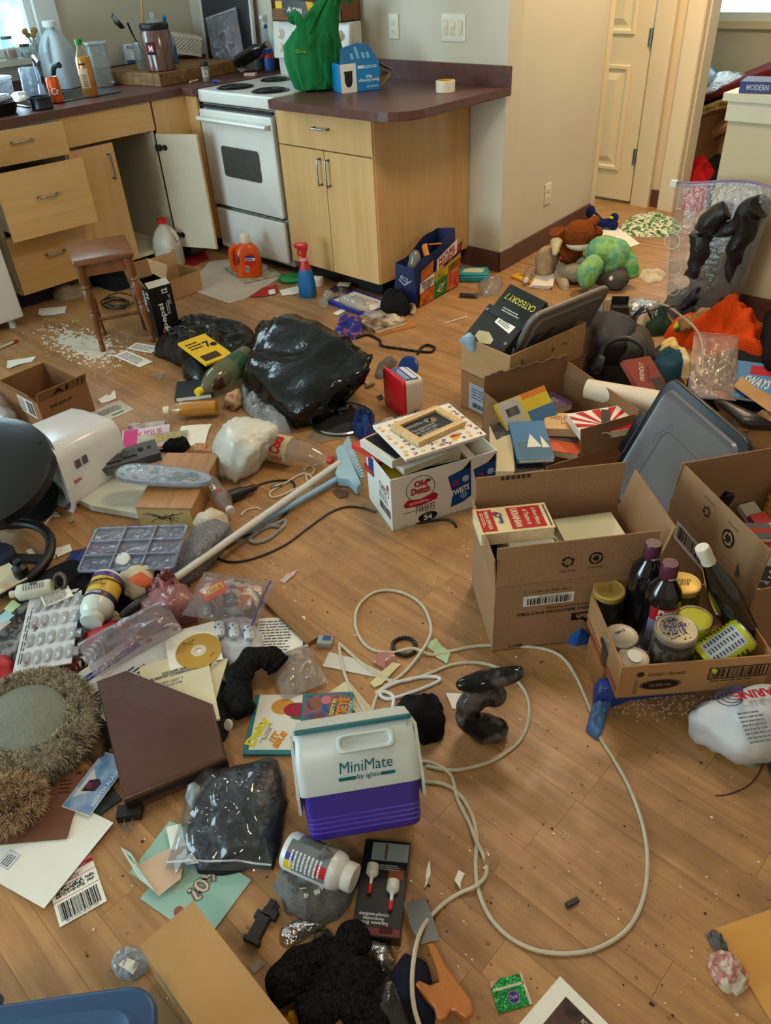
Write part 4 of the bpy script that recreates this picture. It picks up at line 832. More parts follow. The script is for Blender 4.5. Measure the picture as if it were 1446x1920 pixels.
# ---- under the counter on the left
heap('dirty_rag','dirty grey rag bunched under the drawer cabinet','rag',[(90,555),(110,535),(150,522),(168,535),(160,556),(120,566)],.05,cl(150,134,110),fold=.9,fs=26,seed=3)
heap('black_cloth','black cloth lying in the shadow behind the stool','cloth',[(175,535),(185,515),(235,505),(262,512),(255,538),(215,548)],.06,cl(20,20,22),fold=.6,fs=16,seed=5)
b=B();R=random.Random(3)
for k in range(5):
 c0_=at(222+R.uniform(-8,8),572+R.uniform(-4,4));rr_=R.uniform(.07,.12)
 b.tube([(c0_.x+rr_*cos(a/10*6.28),c0_.y+rr_*.7*sin(a/10*6.28),.006+.006*k+.006*sin(a+k)) for a in range(10)],.0035,5,closed=True)
tag(b.bd('cable_coil',BLACK,None,True),'coil of thin black cable on the floor behind the stool','cable')
for nm,lb,pts,m_ in (('receipt','crumpled receipt on the floor below the bottom drawer',[(74,580),(125,575),(122,588),(80,594),(72,590)],PAPER),('paper_strip','torn white paper strip on the floor above the open brown box',[(14,677),(68,670),(60,679),(14,690)],PAPER),('paper_shred','narrow paper shred by the left edge below the red pen',[(12,688),(40,676),(44,682),(16,693)],PAPER)):polypaper(nm,lb,'paper',pts,m_,curl=.006)
for (A,Bp,Cp,lb,sd) in (((212,668),(262,690),(228,654),'larger white letter on the floor below the stool',1),((238,655),(284,663),(252,643),'white printed slip lying across the letter below the stool',2)):
 M_,w_,h_=r3(A,Bp,Cp,.001*sd);o,zf=paper('letter',lb,'paper',M_,w_,h_,PAPER,.004,sd);
 o2=lns(o,0,0,w_*.8,h_*.7,6,Matrix(),seed=sd);[setattr(v,'co',zf(v.co)) for v in o2.data.vertices]
M_,L_=lying((-8,656),(33,638),.008);t=thing('red_pen','white pen with a red cap on the floor at the left edge','pen',M_);B().tube([(0,0,0),(0,0,L_*.8)],.006).bd('barrel',C(200,196,190,.4),t,True);B().tube([(0,0,L_*.8),(0,0,L_)],.0075).bd('cap',C(170,30,30,.4),t,True)
# ---- cola carton
a_,c_=at(300,637),at(340,624);xd=(c_-a_);cw=xd.length;xd.normalize();nd=V((-xd.y,xd.x,0));ch,cdp=.252,.19
M_=mx((a_+c_)/2+nd*cdp/2,xd,(0,0,1));t=thing('cola_carton','open black cola twelve-pack carton standing beside the stool','carton',M_)
CB=C(20,20,24,.35,.05);b=B();k=.002
b.box(0,-cdp/2,ch/2,cw,k,ch);b.box(0,cdp/2,ch/2,cw,k,ch);b.box(-cw/2,0,ch/2,k,cdp,ch);b.box(cw/2,0,ch/2,k,cdp,ch);b.box(0,0,k/2,cw,cdp,k);b.bd('body',CB,t)
F_=onf(cw,cdp+k,ch,'F');
txt(t,'pepsi',ch*.50,cw*.30,F_@T(-.010,-.018,.0006)@RZ(90),ink(225,225,230),bold=.02);txt(t,'12',cw*.2,cw*.26,F_@T(.018,ch*.40,.0006)@RZ(90),ink(225,225,230),bold=.03);lns(t,.022,.01,ch*.3,.02,2,F_@RZ(90)@T(0,-.03,0),ink(205,205,210));txt(t,'355 mL',.05,.012,F_@T(.035,.055,.0006)@RZ(90),ink(205,205,210))
def globe(par,r,M_):
 ring(par,0,0,r*1.12,r,M_,ink(230,230,232));disc(par,0,0,r,M_,ink(235,235,236),'emblem',.0003)
 shape(par,[(r*cos(D(a)),r*sin(D(a))) for a in range(20,191,10)]+[(-r*.3,r*.12),(r*.3,r*.42)],M_,ink(190,34,44),'emblem',.0005);shape(par,[(r*cos(D(a)),r*sin(D(a))) for a in range(215,361,10)]+[(r*.35,-.1*r),(-r*.25,-.42*r)],M_,ink(30,74,160),'emblem',.0005)
globe(t,.019,F_@T(-.008,-ch*.36,.0003)@RZ(90))
F_=onf(cw,cdp,ch,'L');globe(t,.03,F_@T(0,-.03,.001)@RZ(90));txt(t,'12',.03,.03,F_@T(.07,.09,.001)@RZ(90),ink(225,225,230),bold=.03);txt(t,'pepsi',.1,.04,F_@T(.03,.055,.001)@RZ(90),ink(215,215,220),bold=.02)
KR=C(150,116,78,.9);B().box(0,.045,0,cdp*.8,.09,k).bd('flap',KR,t,M=mx((-cw/2,0,ch),(0,-1,0),(-1,0,0))@RX(25));B().box(0,.035,0,cw*.9,.08,k).bd('flap',KR,t,M=mx((0,cdp/2,ch),(-1,0,0),(0,1,0))@RX(10));B().box(0,.02,0,cw*.95,.04,k).bd('flap',C(200,196,190,.7),t,M=mx((0,-cdp/2,ch),(1,0,0),(0,-1,0))@RX(-60))
a_,c_=at(318,572),at(360,556);o,bd_,_=carton('brown_carton','small open brown carton behind the cola carton',mx((a_+c_)/2+V((-.13,.06,0)),c_-a_,(0,0,1)),.22,.2,.11,(('B',.07,20),('L',.09,-20)),CARD2)
t=thing('food_bowl','white bowl with dried food on the floor under the open cupboard','bowl',fl(278,492));B().la([(.04,0),(.07,.05),(.072,.052),(.066,.05),(.036,.008),(0,.006)],20).bd('body',C(196,186,168,.4),t,True);bb=B();bb.ell((0,0,.035),.058,.058,.025);bb.warp(lambda v:v+V((0,0,.014*nz3(v.x,v.y,0,60))));bb.bd('contents',C(120,84,44,.9,.3,40),t,True)
jug('vinegar_jug','half empty plastic jug with a red cap on the floor by the open cupboard',fl(322,498,30),.155,C(216,210,196,.35,.03,alpha=.9),C(200,30,26,.4),.75,C(176,160,90,.3))
t=bottle('clear_bottle','small clear plastic bottle lying under the open cupboard door','bottle',lying((355,470),(386,462),.03)[0],[(.02,0),(.026,.005),(.026,.07),(.012,.095),(.012,.105)],glass(190,190,185,.35))
polypaper('red_folder','red folder on the floor beside the jug','folder',[(343,478),(382,470),(392,486),(362,500),(340,494)],C(150,22,26,.5))
# white sheet in front of the stove and detergent
M_,w_,h_=r3((352,545),(430,568),(388,492));pl=polypaper('white_board','dirty white sheet of board on the floor before the stove','board',[(350,540),(392,492),(452,484),(528,520),(462,560),(430,570),(402,560)],C(196,186,170,.7,.07,9,dirt=.2),t=.003,curl=.001)
M_,w_,h_=r3((458,531),(525,515),(420,505),.0045);o,zf=paper('stained_magazine','stained pale magazine under the orange detergent bottle','magazine',M_,w_,h_*1.1,patches('mag_stain',[(150,150,120),(186,182,156),(120,112,84)],14),.002,2,.003)
t=thing('detergent_bottle','orange laundry detergent bottle with a white cap in front of the stove','bottle',fl(470,517,43,.0085));OR=C(222,84,16,.25,.04)
b=B();rg=[]
for z,w2,d2 in ((0,.125,.075),(.006,.14,.085),(.08,.148,.09),(.13,.142,.085),(.165,.115,.075),(.185,.07,.06),(.192,.055,.05)):rg.append([(x,y,z) for x,y in rrect(w2,d2,.035,4)])
b.loft(rg);b.bd('body',OR,t,True);b=B();b.tube(bez([(-.05,0,.175),(-.085,0,.15),(-.092,0,.10),(-.08,0,.05),(-.06,0,.03)],5),.017,10,flat=1.2,nrm=(0,1,0));b.bd('handle',OR,t,True)
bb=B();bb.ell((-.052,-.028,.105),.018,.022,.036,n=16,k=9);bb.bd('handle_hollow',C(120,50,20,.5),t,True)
B().la([(.028,.19),(.03,.193),(.028,.235),(.026,.238),(0,.238)],20).bd('cap',C(232,224,208,.35),t,True)
lab=[(-.030,.03),(.05,.03),(.055,.12),(.02,.145),(-.025,.125)];Fd=mx((.008,-.0462,0),(1,0,0),(0,-1,0));shape(t,lab,Fd,ink(214,66,20),'label');disc(t,.012,.10,.035,Fd,ink(196,44,26),'label',.0005);rect(t,.012,.108,.058,.014,Fd,ink(235,232,228),'label',.0008);rect(t,.012,.124,.045,.012,Fd,ink(40,60,140),'label',.0008);lns(t,.012,.108,.05,.01,1,Fd,ink(40,60,150),z=.001,fill=.8);rect(t,-.012,.055,.02,.036,Fd,ink(228,224,216),'label',.0008);bars(t,-.012,.055,.018,.03,Fd,z=.001)
t=thing('green_lid_tub','flat green plastic tub by the base of the stove','container',fl(545,527,30));B().la([(.06,0),(.066,.006),(.066,.02),(.055,.03),(0,.032)],26,sx=1.05,sy=.8).bd('body',C(20,132,66,.3),t,True);B().la([(.068,.012),(.070,.015),(.068,.02)],26,sx=1.05,sy=.8).bd('rim',C(30,150,84,.3),t,True)
t=thing('spray_cleaner','blue spray cleaner bottle with a red trigger on the floor by the peninsula','spray bottle',fl(578,556,205));b=B();b.loft([[(x,y,z) for x,y in rrect(w2,d2,.018,4)] for z,w2,d2 in ((0,.085,.052),(.006,.092,.058),(.07,.09,.056),(.13,.074,.05),(.175,.046,.04),(.2,.03,.03))]);b.bd('body',C(24,100,160,.3,.05),t,True)
B().la([(.023,.196),(.023,.212)],16).bd('neck',C(226,150,150,.4),t,True);trigger(t,.207,C(196,28,34,.35),1.15)
B().loft([[(x,y,z) for x,y in rrect(w2,d2,.018,4)] for z,w2,d2 in ((.150,.064,.0465),(.176,.048,.0425),(.199,.033,.033))]).bd('red_shoulder',C(190,34,36,.35),t,True)
Fd=mx((0,.0288,0),(-1,0,0),(0,1,.12));txt(t,'OXI\nCLEAN',.07,.046,Fd@T(0,.125,.001),ink(235,240,245),bold=.05);shape(t,[(-.036,.092),(.036,.088),(.036,.075),(.006,.052),(-.036,.078)][::-1],Fd,ink(214,70,40),'label',.0008);lns(t,0,.035,.06,.03,3,Fd,ink(190,215,235))
polypaper('red_leaflet','red leaflet with a white corner on the floor by the green tub','paper',[(468,558),(492,540),(520,534),(523,548),(500,556)],C(176,26,28,.5),z=.002);polypaper('price_tag','white price tag on the red leaflet','tag',[(503,545),(515,542),(517,551),(505,553)],PAPER,z=.0065,curl=.001)
polypaper('white_card','white card on the floor between the leaflet and the spray cleaner','card',[(524,545),(558,537),(564,550),(530,556)],PAPER,z=.001)
t=thing('white_pill_box','small white plastic box by the peninsula kickboard','box',fl(596,536,20));B().rbox(.06,.045,.05,.008,.006).bd('body',C(222,216,204,.4),t,True)
t=thing('wine_glass','clear glass lying on its side near the spray cleaner','glass',lying((606,568),(618,552),.03)[0]);B().la([(.026,0),(.026,.002),(.004,.006),(.004,.05),(.018,.06),(.032,.085),(.03,.11)],18).bd('body',glass(210,220,210,.35),t,True)
t=thing('small_tin_stack','small open tin with papers beside the kickboard','tin',fl(645,545,10));B().la([(.035,0),(.036,.03),(.038,.032),(.034,.03),(.03,.006),(0,.005)],20).bd('body',STEEL,t,True);B().rbox(.07,.05,.006,.004,.002,M=T(.005,.0,.033)@RZ(20)).bd('packet',C(170,160,130,.7),t)
polypaper('purple_scrap','dark purple scrap beside the small tin','paper',[(612,545),(630,535),(640,540),(628,550)],C(54,38,70,.6))
# board game lid with a bottle on it
M_,w_,h_=r3((615,570),(690,598),(650,545));t=thing('game_box_lid','blue and white shallow box lid lying against the peninsula','box',M_);B().rbox(w_,h_,.022,.004,.003).bd('body',C(24,44,150,.4),t);M2=T(0,0,.0221);rect(t,0,0,w_*.86,h_*.8,M2,ink(222,214,196),'panel');lns(t,0,.01,w_*.6,h_*.4,5,M2,ink(120,110,100));rect(t,w_*.2,h_*.25,.03,.01,M2,ink(190,60,40),'panel',.0006)
M_,L_=lying((642,560),(712,588),.022+.03);t=bottle('empty_bottle','clear empty bottle lying on the blue box lid','bottle',M_,[(.022,0),(.029,.006),(.029,.06),(.026,.07),(.029,.08),(.029,.15),(.013,.19),(.013,.205)],glass(205,205,205,.3))
t=thing('clear_clamshell','clear plastic clamshell at the near end of the blue box lid','container',fl(700,602,10));B().rbox(.10,.07,.045,.01,.008,taper=.85).bd('body',film(215,215,220,.3),t,True)
polypaper('torn_label','torn pale paper beside the blue box lid','paper',[(624,588),(640,580),(648,584),(634,592)],PAPER)
heap('floral_pouch','blue floral drawstring pouch on the kitchen floor','pouch',[(627,622),(640,604),(665,598),(684,606),(680,632),(650,641),(632,636)],.045,patches('floral',[(30,44,120),(44,60,140),(30,44,120),(140,70,90),(120,120,180)],34),fold=.7,fs=18,seed=6)
def rope(name,label,cat,pts,r,mat,z=.0,twist=True,group=None,closed=False):
 P_=bez([at(x,y,0)+V((0,0,(e[0] if e else z)+r)) for x,y,*e in pts],9,closed);c=sum(P_,V())/len(P_);c.z=0;b=B()
 if twist:
  for ph in (0,math.pi):
   q=[]
   for i,p in enumerate(P_):
    d_=(P_[min(i+1,len(P_)-1)]-P_[max(i-1,0)]);d_=d_.normalized() if d_.length else V((1,0,0));s=d_.cross(V((0,0,1)));a=i*1.1+ph;q.append(p-c+s*r*.55*cos(a)+V((0,0,r*.45*sin(a))))
   b.tube(q,r*.62,6)
 else:b.tube([p-c for p in P_],r,8,closed=closed)
 o=b.bd(name,mat,None,True);o.location=c;return tag(o,label,cat,group)
rope('twisted_cord','twisted black cord with a looped end on the kitchen floor','cord',[(668,636),(690,630),(712,640),(716,650),(750,656),(785,661),(808,662),(815,654),(800,649),(788,656),(783,666)],.006,C(26,24,24,.9))
t=heap('knit_hat','black knit hat with a tan brim by the shopping bag','hat',[(712,590),(716,572),(740,562),(765,570),(772,588),(750,598),(725,600)],.09,cl(22,22,26),fold=.4,fs=14,seed=8)
rope('tan_trim','tan fuzzy trim curled beside the black hat','trim',[(752,566),(765,568),(776,580),(774,592)],.012,cl(176,148,108))
M_,w_,h_=r3((697,626),(758,608),(682,606));book('photo_book','paperback with a sepia photo cover on an orange book',M_@T(0,0,.009),w_,h_*1.5,.02,patches('sepia',[(70,56,44),(140,120,96),(206,190,160)],20,bump=0),pages=PAPER)
book('orange_book','thin orange book under the sepia paperback',M_@T(.02,-.02,0)@RZ(-6),w_*1.2,h_*1.5,.0085,C(196,120,40,.5),pages=PAPER)
# ---- shopping bag
a_,c_=at(783,578),at(858,536);xd=(c_-a_);bl=xd.length;xd.normalize();nd=V((-xd.y,xd.x,0));bdp=.15
t=thing('printed_shopping_bag','blue shopping bag printed with vegetables standing against the peninsula','bag',mx((a_+c_)/2+nd*bdp/2,xd,(0,0,1)));NV=C(24,36,84,.6,.1,8,.2,40)
hl=bl/2;b=B();n=9;fr=[]
def bagz(u,s):return .20+.10*u+(.012*sin(9*u+s*2))
for s,yy in ((0,-bdp/2),(1,bdp/2)):fr.append([[(-hl+bl*i/n,yy*(1-.25*v/4)+.008*nz3(i,v,s),bagz(i/n,s)*v/4) for i in range(n+1)] for v in range(5)])
vs=[p for q in fr for row in q for p in row];W1=n+1;fc=[]
for s in (0,1):
 for v in range(4):
  for i in range(n):k=s*5*W1+v*W1+i;q=(k,k+1,k+W1+1,k+W1);fc.append(q if s==0 else q[::-1])
for v in range(4):
 for i in (0,n):k=v*W1+i;k2=5*W1+k;q=(k,k2,k2+W1,k+W1);fc.append(q[::-1] if i else q)
fc.append(tuple(range(n,-1,-1))+tuple(range(5*W1,5*W1+n+1)));b.add(vs,fc);b.bd('body',NV,t)
def q4(x0,x1,v0,v1,mat,nm='print',zz=.004):return shape(t,[(-hl+bl*x0,bagz(x0,0)*v0),(-hl+bl*x1,bagz(x1,0)*v0),(-hl+bl*x1,bagz(x1,0)*v1),(-hl+bl*x0,bagz(x0,0)*v1)],Fb,mat,nm,zz)
Fb=mx((0,-bdp/2-.004,0),(1,0,0),(0,-1,-.09))
VEG=lambda nm,c,s:patches(nm,c,s,.5,0)
q4(.02,.36,.03,.36,VEG('carrots',[(150,70,20),(216,116,40),(180,80,24)],22));q4(.36,.68,.03,.40,ink(44,120,46));q4(.68,.99,.03,.55,VEG('tomatoes',[(170,40,30),(206,80,50),(220,150,120)],24));q4(.36,.98,.40,.66,VEG('corn',[(214,176,30),(180,160,40),(90,110,30)],16));q4(.02,.3,.66,.95,VEG('squash',[(200,110,30),(150,70,30)],12));q4(.55,.99,.62,.82,VEG('berries',[(90,30,50),(40,24,60),(160,50,60)],26),zz=.0042)
q4(.0,.34,.38,.66,ink(226,220,206),'label',.005);q4(.38,.86,.66,.92,ink(226,220,206),'label',.005)
txt(t,'TAKE CARE OF\nYOUR BODY\nTO LIVE',bl*.3,.05,Fb@T(-hl+bl*.17,.108,.0056),ink(24,30,60),bold=.03);txt(t,'NATURE\nPRESENT',bl*.40,.06,Fb@T(-hl+bl*.62,.205,.0056)@RZ(14),ink(150,30,50),bold=.03);ring(t,-hl+bl*.52,.05,.022,.018,Fb@T(0,0,.005),ink(235,235,225));shape(t,[(-hl+bl*.40,.05),(-hl+bl*.46,.035),(-hl+bl*.62,.07),(-hl+bl*.62,.076),(-hl+bl*.46,.043)][::-1],Fb,ink(235,235,225),z=.0055)
F_=mx((-hl-.001,0,.1),(0,-1,0),(-1,0,0));txt(t,'eco',.05,.024,F_@T(.0,.04,.004)@RZ(-18),ink(200,210,230));ring(t,-.02,-.055,.016,.012,F_@T(0,0,.004),ink(200,210,230));shape(t,[(-.035,.03),(.0,.005),(.045,.035),(.045,.041),(0,.012),(-.035,.036)][::-1],F_,ink(200,210,230),z=.004)
b=B();b.tube(bez([(-hl*.4,-bdp/2*.8,.235),(-hl*.2,-.02,.27),(hl*.1,0,.255),(hl*.3,-bdp/2*.8,.26)],6),.014,8,flat=.25,nrm=(0,.3,1));b.bd('handle',C(200,120,30,.6),t,True)
t=bottle('crushed_bottle','crushed clear water bottle sticking out of the printed shopping bag','bottle',axm(at(775,500,.19),(.1,.2,1)),[(.02,-.05),(.03,-.04),(.026,-.01),(.032,.01),(.027,.03),(.03,.05),(.02,.07),(.012,.08)],glass(215,205,190,.4))
# ---- teal box and neighbours
M_,w_,h_=r3((858,527),(905,545),(862,504));t=thing('teal_food_box','teal plastic food box with a torn label by the wall corner','container',fl(888,522,35));B().rbox(.17,.13,.035,.02,.010).bd('body',C(30,140,156,.35),t,True);B().rbox(.16,.12,.01,.018,.005,M=T(0,0,.034)).bd('lid',C(36,150,164,.35),t,True);shape(t,[(-.06,-.03),(.05,-.035),(.06,.03),(-.02,.038),(-.055,.02)],T(0,0,.0442),C(190,190,160,.8,.15),'torn_label',.0006)
heap('clear_wrap','crumpled clear plastic wrap beside the teal box','wrap',[(895,535),(925,520),(945,530),(935,552),(905,558)],.03,film(205,200,192,.3),fold=1,fs=30,seed=4)
M_,L_=lying((862,553),(900,555),.012);t=thing('razor','black plastic razor handle on the floor before the teal box','razor',M_);B().rbox(.018,.022,L_*.8,.006,.003).bd('handle',C(36,36,40,.35),t,True);B().box(0,-.012,L_*.85,.014,.04,.016).bd('head',STEEL,t)
M_,w_,h_=r3((957,521),(996,534),(951,508));t=thing('yellow_snack_bag','yellow snack packet on the floor below the wall corner','packet',M_);B().rbox(w_,h_,.014,.004,.006).bd('body',C(220,170,30,.35),t,True);disc(t,.03,0,.02,T(0,0,.0142),C(150,96,40,.5));lns(t,-.03,.01,.04,.03,3,T(0,0,.0142),ink(150,30,30))
M_,L_=lying((986,526),(1006,494),.03);bottle('water_bottle','crumpled clear water bottle with a white cap by the baseboard','bottle',M_,[(.0,0),(.012,.001),(.012,.018),(.02,.03),(.028,.05),(.024,.06),(.029,.07),(.025,.085),(.03,.1),(.027,.12),(.029,.15),(.02,.155)],glass(200,190,180,.35),[(.013,-.002),(.0135,.014)],C(230,226,216,.4))
M_,w_,h_=r3((990,541),(1030,545),(1000,511));t=thing('napkin_stack','small stack of white napkins on the floor near the soft toys','napkins',M_)
for k in range(3):B().grid(lambda u,v:((u-.5)*w_*.95,(v-.5)*h_*.9,.006+.006*k+.002*nz3(u*4,v*4,k)),6,6,thick=.004).bd('napkin',C(226,218,204,.9,.03),t,True,RZ(4*k))
M_,L_=lying((834,606),(875,594),.003);o=B().tube([(0,0,0),(0,0,L_)],.003,8).bd('drinking_straw',C(226,216,200,.4),None,True);o.matrix_world=M_;tag(o,'thin white drinking straw on the floor beside the big carton','straw')
# ---- red lidded tub lying on its side, razor and grey cloth
a_,c_=at(753,776),at(797,757);
tM=mx(at(735,752)+V((0,0,.055)),at(790,735)-at(740,760),(0,0,1))
t=thing('red_lidded_tub','white plastic tub with a red lid lying on its side on the floor','tub',mx(at(738,758,.069),(-.45,-.89,0),(-.89,.45,0))@RZ(0));t.matrix_world=mx(at(737,738,.085),(-.95,.32,0),(.32,.95,0))
B().rbox(.165,.17,.018,.02,.008).bd('lid',C(196,26,34,.3,.05),t,True);B().rbox(.145,.15,.09,.02,.008,M=T(0,0,.012),taper=.9).bd('body',C(226,220,208,.35),t,True);Fd=mx((0,.0705,.05),(1,0,0),(0,1,-.06));Fd=mx((0,.0722,.055),(1,0,0),(0,1,.09))
rect(t,0,0,.12,.06,Fd,ink(70,100,160),'label',.0008);rect(t,0,-.015,.11,.02,Fd,ink(206,208,206),'label',.0012);lns(t,0,.015,.1,.02,2,Fd,ink(225,225,225),z=.0014)
t=thing('blue_disc','round blue plastic screw top behind the red lidded tub','screw top',fl(768,702,0,.0)@T(0,0,.03)@RX(60));B().la([(.05,0),(.052,.003),(.052,.012),(.048,.016),(0,.016)],22).bd('body',C(30,70,150,.35),t,True)
heap('grey_glove','limp grey cloth glove on the floor behind the red lidded tub','glove',[(702,706),(708,690),(730,680),(745,676),(744,684),(728,696),(722,708),(708,712)],.03,cl(118,112,104),fold=.8,fs=24,seed=2)
M_,L_=lying((676,712),(694,722),.008);t=thing('white_razor','white disposable razor on the floor right of the black bag','razor',M_);B().tube([(0,0,0),(0,0,L_)],[.005,.004],6).bd('handle',C(220,210,196,.4),t,True);B().box(0,0,L_,.01,.045,.014).bd('head',STEEL,t)
polypaper('black_chip','small torn black plastic chip on the floor left of the red lidded tub','chip',[(706,744),(716,740),(720,748),(712,752)],BLACK,curl=.004)
# ---- the two black bags
BAGM=C(9,9,10,.17,.1,10,.35,34,spec=.4)
heap('garbage_bag','flattened black garbage bag lying behind the big one','bag',[(285,665),(310,640),(345,616),(400,606),(445,612),(482,630),(478,655),(430,690),(390,720),(345,716),(340,690),(320,680)],(.085),BAGM,fold=.75,fs=7,seed=4,na=80,nr=22)
M_,w_,h_=r3((385,682),(437,662),(372,640),.10);t=thing('yellow_package','yellow printed package on the flattened black bag','package',M_@RX(8));B().rbox(w_,h_,.012,.003,.002).bd('body',C(222,180,30,.3),t);F_=T(0,0,.0121);txt(t,'7',.03,.05,F_@T(w_*.2,h_*.12,.0006),INK,bold=.03);rect(t,-w_*.1,-h_*.3,w_*.6,h_*.22,F_,ink(60,50,30));lns(t,-w_*.15,h_*.2,w_*.5,h_*.3,3,F_,INK);disc(t,w_*.36,h_*.05,.016,F_,INK)
pz=[(470,670,0),(458,712,0),(478,765,0),(556,806,0),(598,792,0),(622,752,0),(630,690,0),(560,660,0),(487,604,.21),(545,590,.25),(652,634,.24),(700,664,.22),(696,690,.19),(634,748,.10),(466,690,.15),(560,770,.10)]
hull('garbage_bag','big glossy black garbage bag stretched over a box-like load','bag',[at(*p) for p in pz],BAGM,7,.024,13,3,1,stretch=(.35,2.4,1.0))
heap('clear_bag','clear plastic bag trapped under the left of the big black bag','bag',[(452,712),(470,720),(490,760),(545,795),(560,815),(520,812),(480,790),(455,765)],.05,film(205,212,216,.45),fold=1.1,fs=22,seed=8)
M_,L_=lying((468,668),(385,726),.085,.062);t=thing('two_litre_bottle','large clear bottle with a yellow cap lying against the black bag','bottle',M_@RZ(90))
B().la([(.03,0),(.052,.006),(.055,.02),(.055,.19),(.050,.23),(.03,.27),(.014,.295),(.0135,.31)],26).bd('body',glass(190,190,140,.35),t,True);B().la([(.0165,.305),(.017,.31),(.0165,.33),(0,.331)],18).bd('cap',C(220,196,20,.4),t,True);B().la([(.0555,.05),(.0555,.12)],26).bd('label',C(30,74,44,.5,.3,30),t,True);b=B();b.ell((-.03,0,.21),.022,.036,.06);b.bd('contents',C(60,36,16,.2),t,True);cyl_txt(t,'MINT',.056,10,.085,.06,.03,ink(200,200,90),.02,side=True)
M_,w_,h_=r3((330,752),(398,744),(326,727));book('dark_notebook','dark blue notebook on the floor beside the lying oil bottle',M_@RZ(0),w_,h_*1.2,.02,C(26,30,38,.5),pages=PAPER)
M_,L_=lying((408,764),(300,770),.036);t=thing('oil_bottle','clear bottle of golden oil lying on the floor below the black bag','bottle',M_@RZ(60));B().la([(.028,0),(.036,.006),(.036,.13),(.032,.15),(.014,.185),(.0135,.20)],22).bd('body',glass(225,210,170,.08),t,True);B().la([(.0155,.195),(.016,.197),(.0155,.218),(0,.219)],16).bd('cap',C(226,214,180,.4),t,True);B().la([(.0335,.004),(.0345,.128),(.02,.16),(0,.162)],20,sx=.9,sy=.9).bd('contents',C(206,140,30,.15),t,True);cyl_print(t,.0362,.03,.10,70,150,C(180,190,200,.5,alpha=.5));cyl_lines(t,.0366,110,.065,.04,.05,6,INK);disc(t,0,0,.012,M=mx((.01,.0362,.115),(1,0,0),(0,1,0)),mat=ink(190,90,40))
hull('chip_bag','crumpled red and gold snack wrapper between the bottles and black bag','wrapper',[at(*p) for p in ((420,762,0),(440,772,0),(455,750,0),(430,745,0),(425,740,.07),(448,728,.08),(452,740,.05))],patches('chipbag',[(150,30,30),(196,170,130),(120,50,30)],22,.25),3,.012,30,2)
# pot lid in clear plastic
t=thing('glass_pot_lid','glass pot lid with a black knob and steel rim beside the black bag','lid',fl(642,788,0,.002));B().la([(.118,.006),(.125,.004),(.128,.010),(.122,.014),(.116,.012)],40).bd('rim',CHROME,t,True);B().la([(.117,.012),(.09,.026),(.05,.036),(0,.038)],36).bd('glass',glass(70,66,58,.55),t,True);B().la([(.02,.036),(.016,.042),(.028,.05),(.03,.062),(.024,.068),(0,.069)],22).bd('knob',C(16,16,17,.3),t,True)
polypaper('clear_sheet','sheet of clear plastic under the pot lid','plastic sheet',[(575,822),(600,790),(655,738),(715,795),(690,812),(600,832)],film(205,196,184,.3),curl=.004)
# ================================================================ hall, soft toys, right-hand side
b=B();R=random.Random(5)
c0_=at(1222,420)
def rag(v):
 return v
o=heap('rag_rug','green and white braided rag rug crumpled on the hall floor','rug',[(1160,428),(1185,405),(1225,396),(1265,410),(1282,425),(1270,442),(1215,446),(1170,440)],.025,patches('rag_rug',[(60,110,66),(206,206,180),(90,140,90),(226,222,200),(50,90,60)],60,.95,.8,'vor'),fold=.8,fs=20,seed=4,edge=.7)
polypaper('hall_sheet','white typed sheet lying on the hall floor behind the green dinosaur','paper',[(1112,436),(1140,420),(1166,432),(1200,458),(1178,466),(1130,452)],PAPER,curl=.006)
polypaper('tissue','crumpled white tissue by the bedroom door casing','tissue',[(1240,392),(1255,384),(1275,386),(1278,394),(1255,398)],C(214,200,184,.9),curl=.03,seed=7)
heap('crumpled_cloth','crumpled white patterned cloth on the floor right of the green dinosaur','cloth',[(1196,520),(1205,508),(1235,507),(1250,516),(1240,527),(1215,534)],.014,cl(206,196,174),fold=1.6,fs=30,seed=4)
def plush(name,label,base,parts,cat='soft toy',voxel=.007,group=None):
 c=at(*base);t=thing(name,label,cat,TM(c),group)
 for pn,mat,prims,*par in parts:
  ps=[]
  for q in prims:
   if q[0]=='e':ps.append(('e',at(q[1],q[2],q[3])-c,q[4],TM(V()) if len(q)<6 else None))
   else:ps.append(('t',[at(*w_)-c for w_ in q[1]],q[2]))
  ps=[(p[0],p[1],p[2]) for p in ps]
  blobs(ps,voxel,.006,60,1,pn,mat,t)
 return t
def fur_(r,g,b_):return C(r,g,b_,.95,.16,22,.8,140,spec=.1)
plush('fox_soft_toy','brown and cream fox soft toy slumped against the hall wall',(1070,505),[('body',fur_(128,66,28),[('e',1086,440,.22,(.085,.085,.075)),('e',1070,470,.12,(.07,.07,.07)),('t',[(1100,425,.26),(1118,412,.27)],[.03,.028]),('t',[(1050,455,.18),(1043,432,.25)],[.035,.045]),('e',1075,492,.05,(.075,.07,.055)),('t',[(1110,440,.2),(1124,434,.2)],.03)]),
 ('tail_tip',fur_(222,204,160),[('t',[(1044,450,.205),(1041,478,.145)],[.036,.014])]),('belly',fur_(224,214,190),[('e',1086,458,.175,(.075,.07,.028))]),('nose',C(190,60,70,.6),[('e',1052,484,.09,(.016,.016,.016))])])
plush('tan_soft_toy','round tan soft toy left of the fox',(1026,512),[('body',fur_(178,152,118),[('e',1026,488,.075,(.065,.065,.078)),('e',1020,508,.03,(.05,.05,.035))])])
plush('grey_soft_toy','pale grey soft toy lying below the fox',(1072,532),[('body',fur_(150,140,122),[('e',1078,512,.05,(.07,.07,.05)),('e',1096,498,.07,(.05,.05,.05)),('t',[(1065,515,.05),(1050,500,.05)],.03)])])
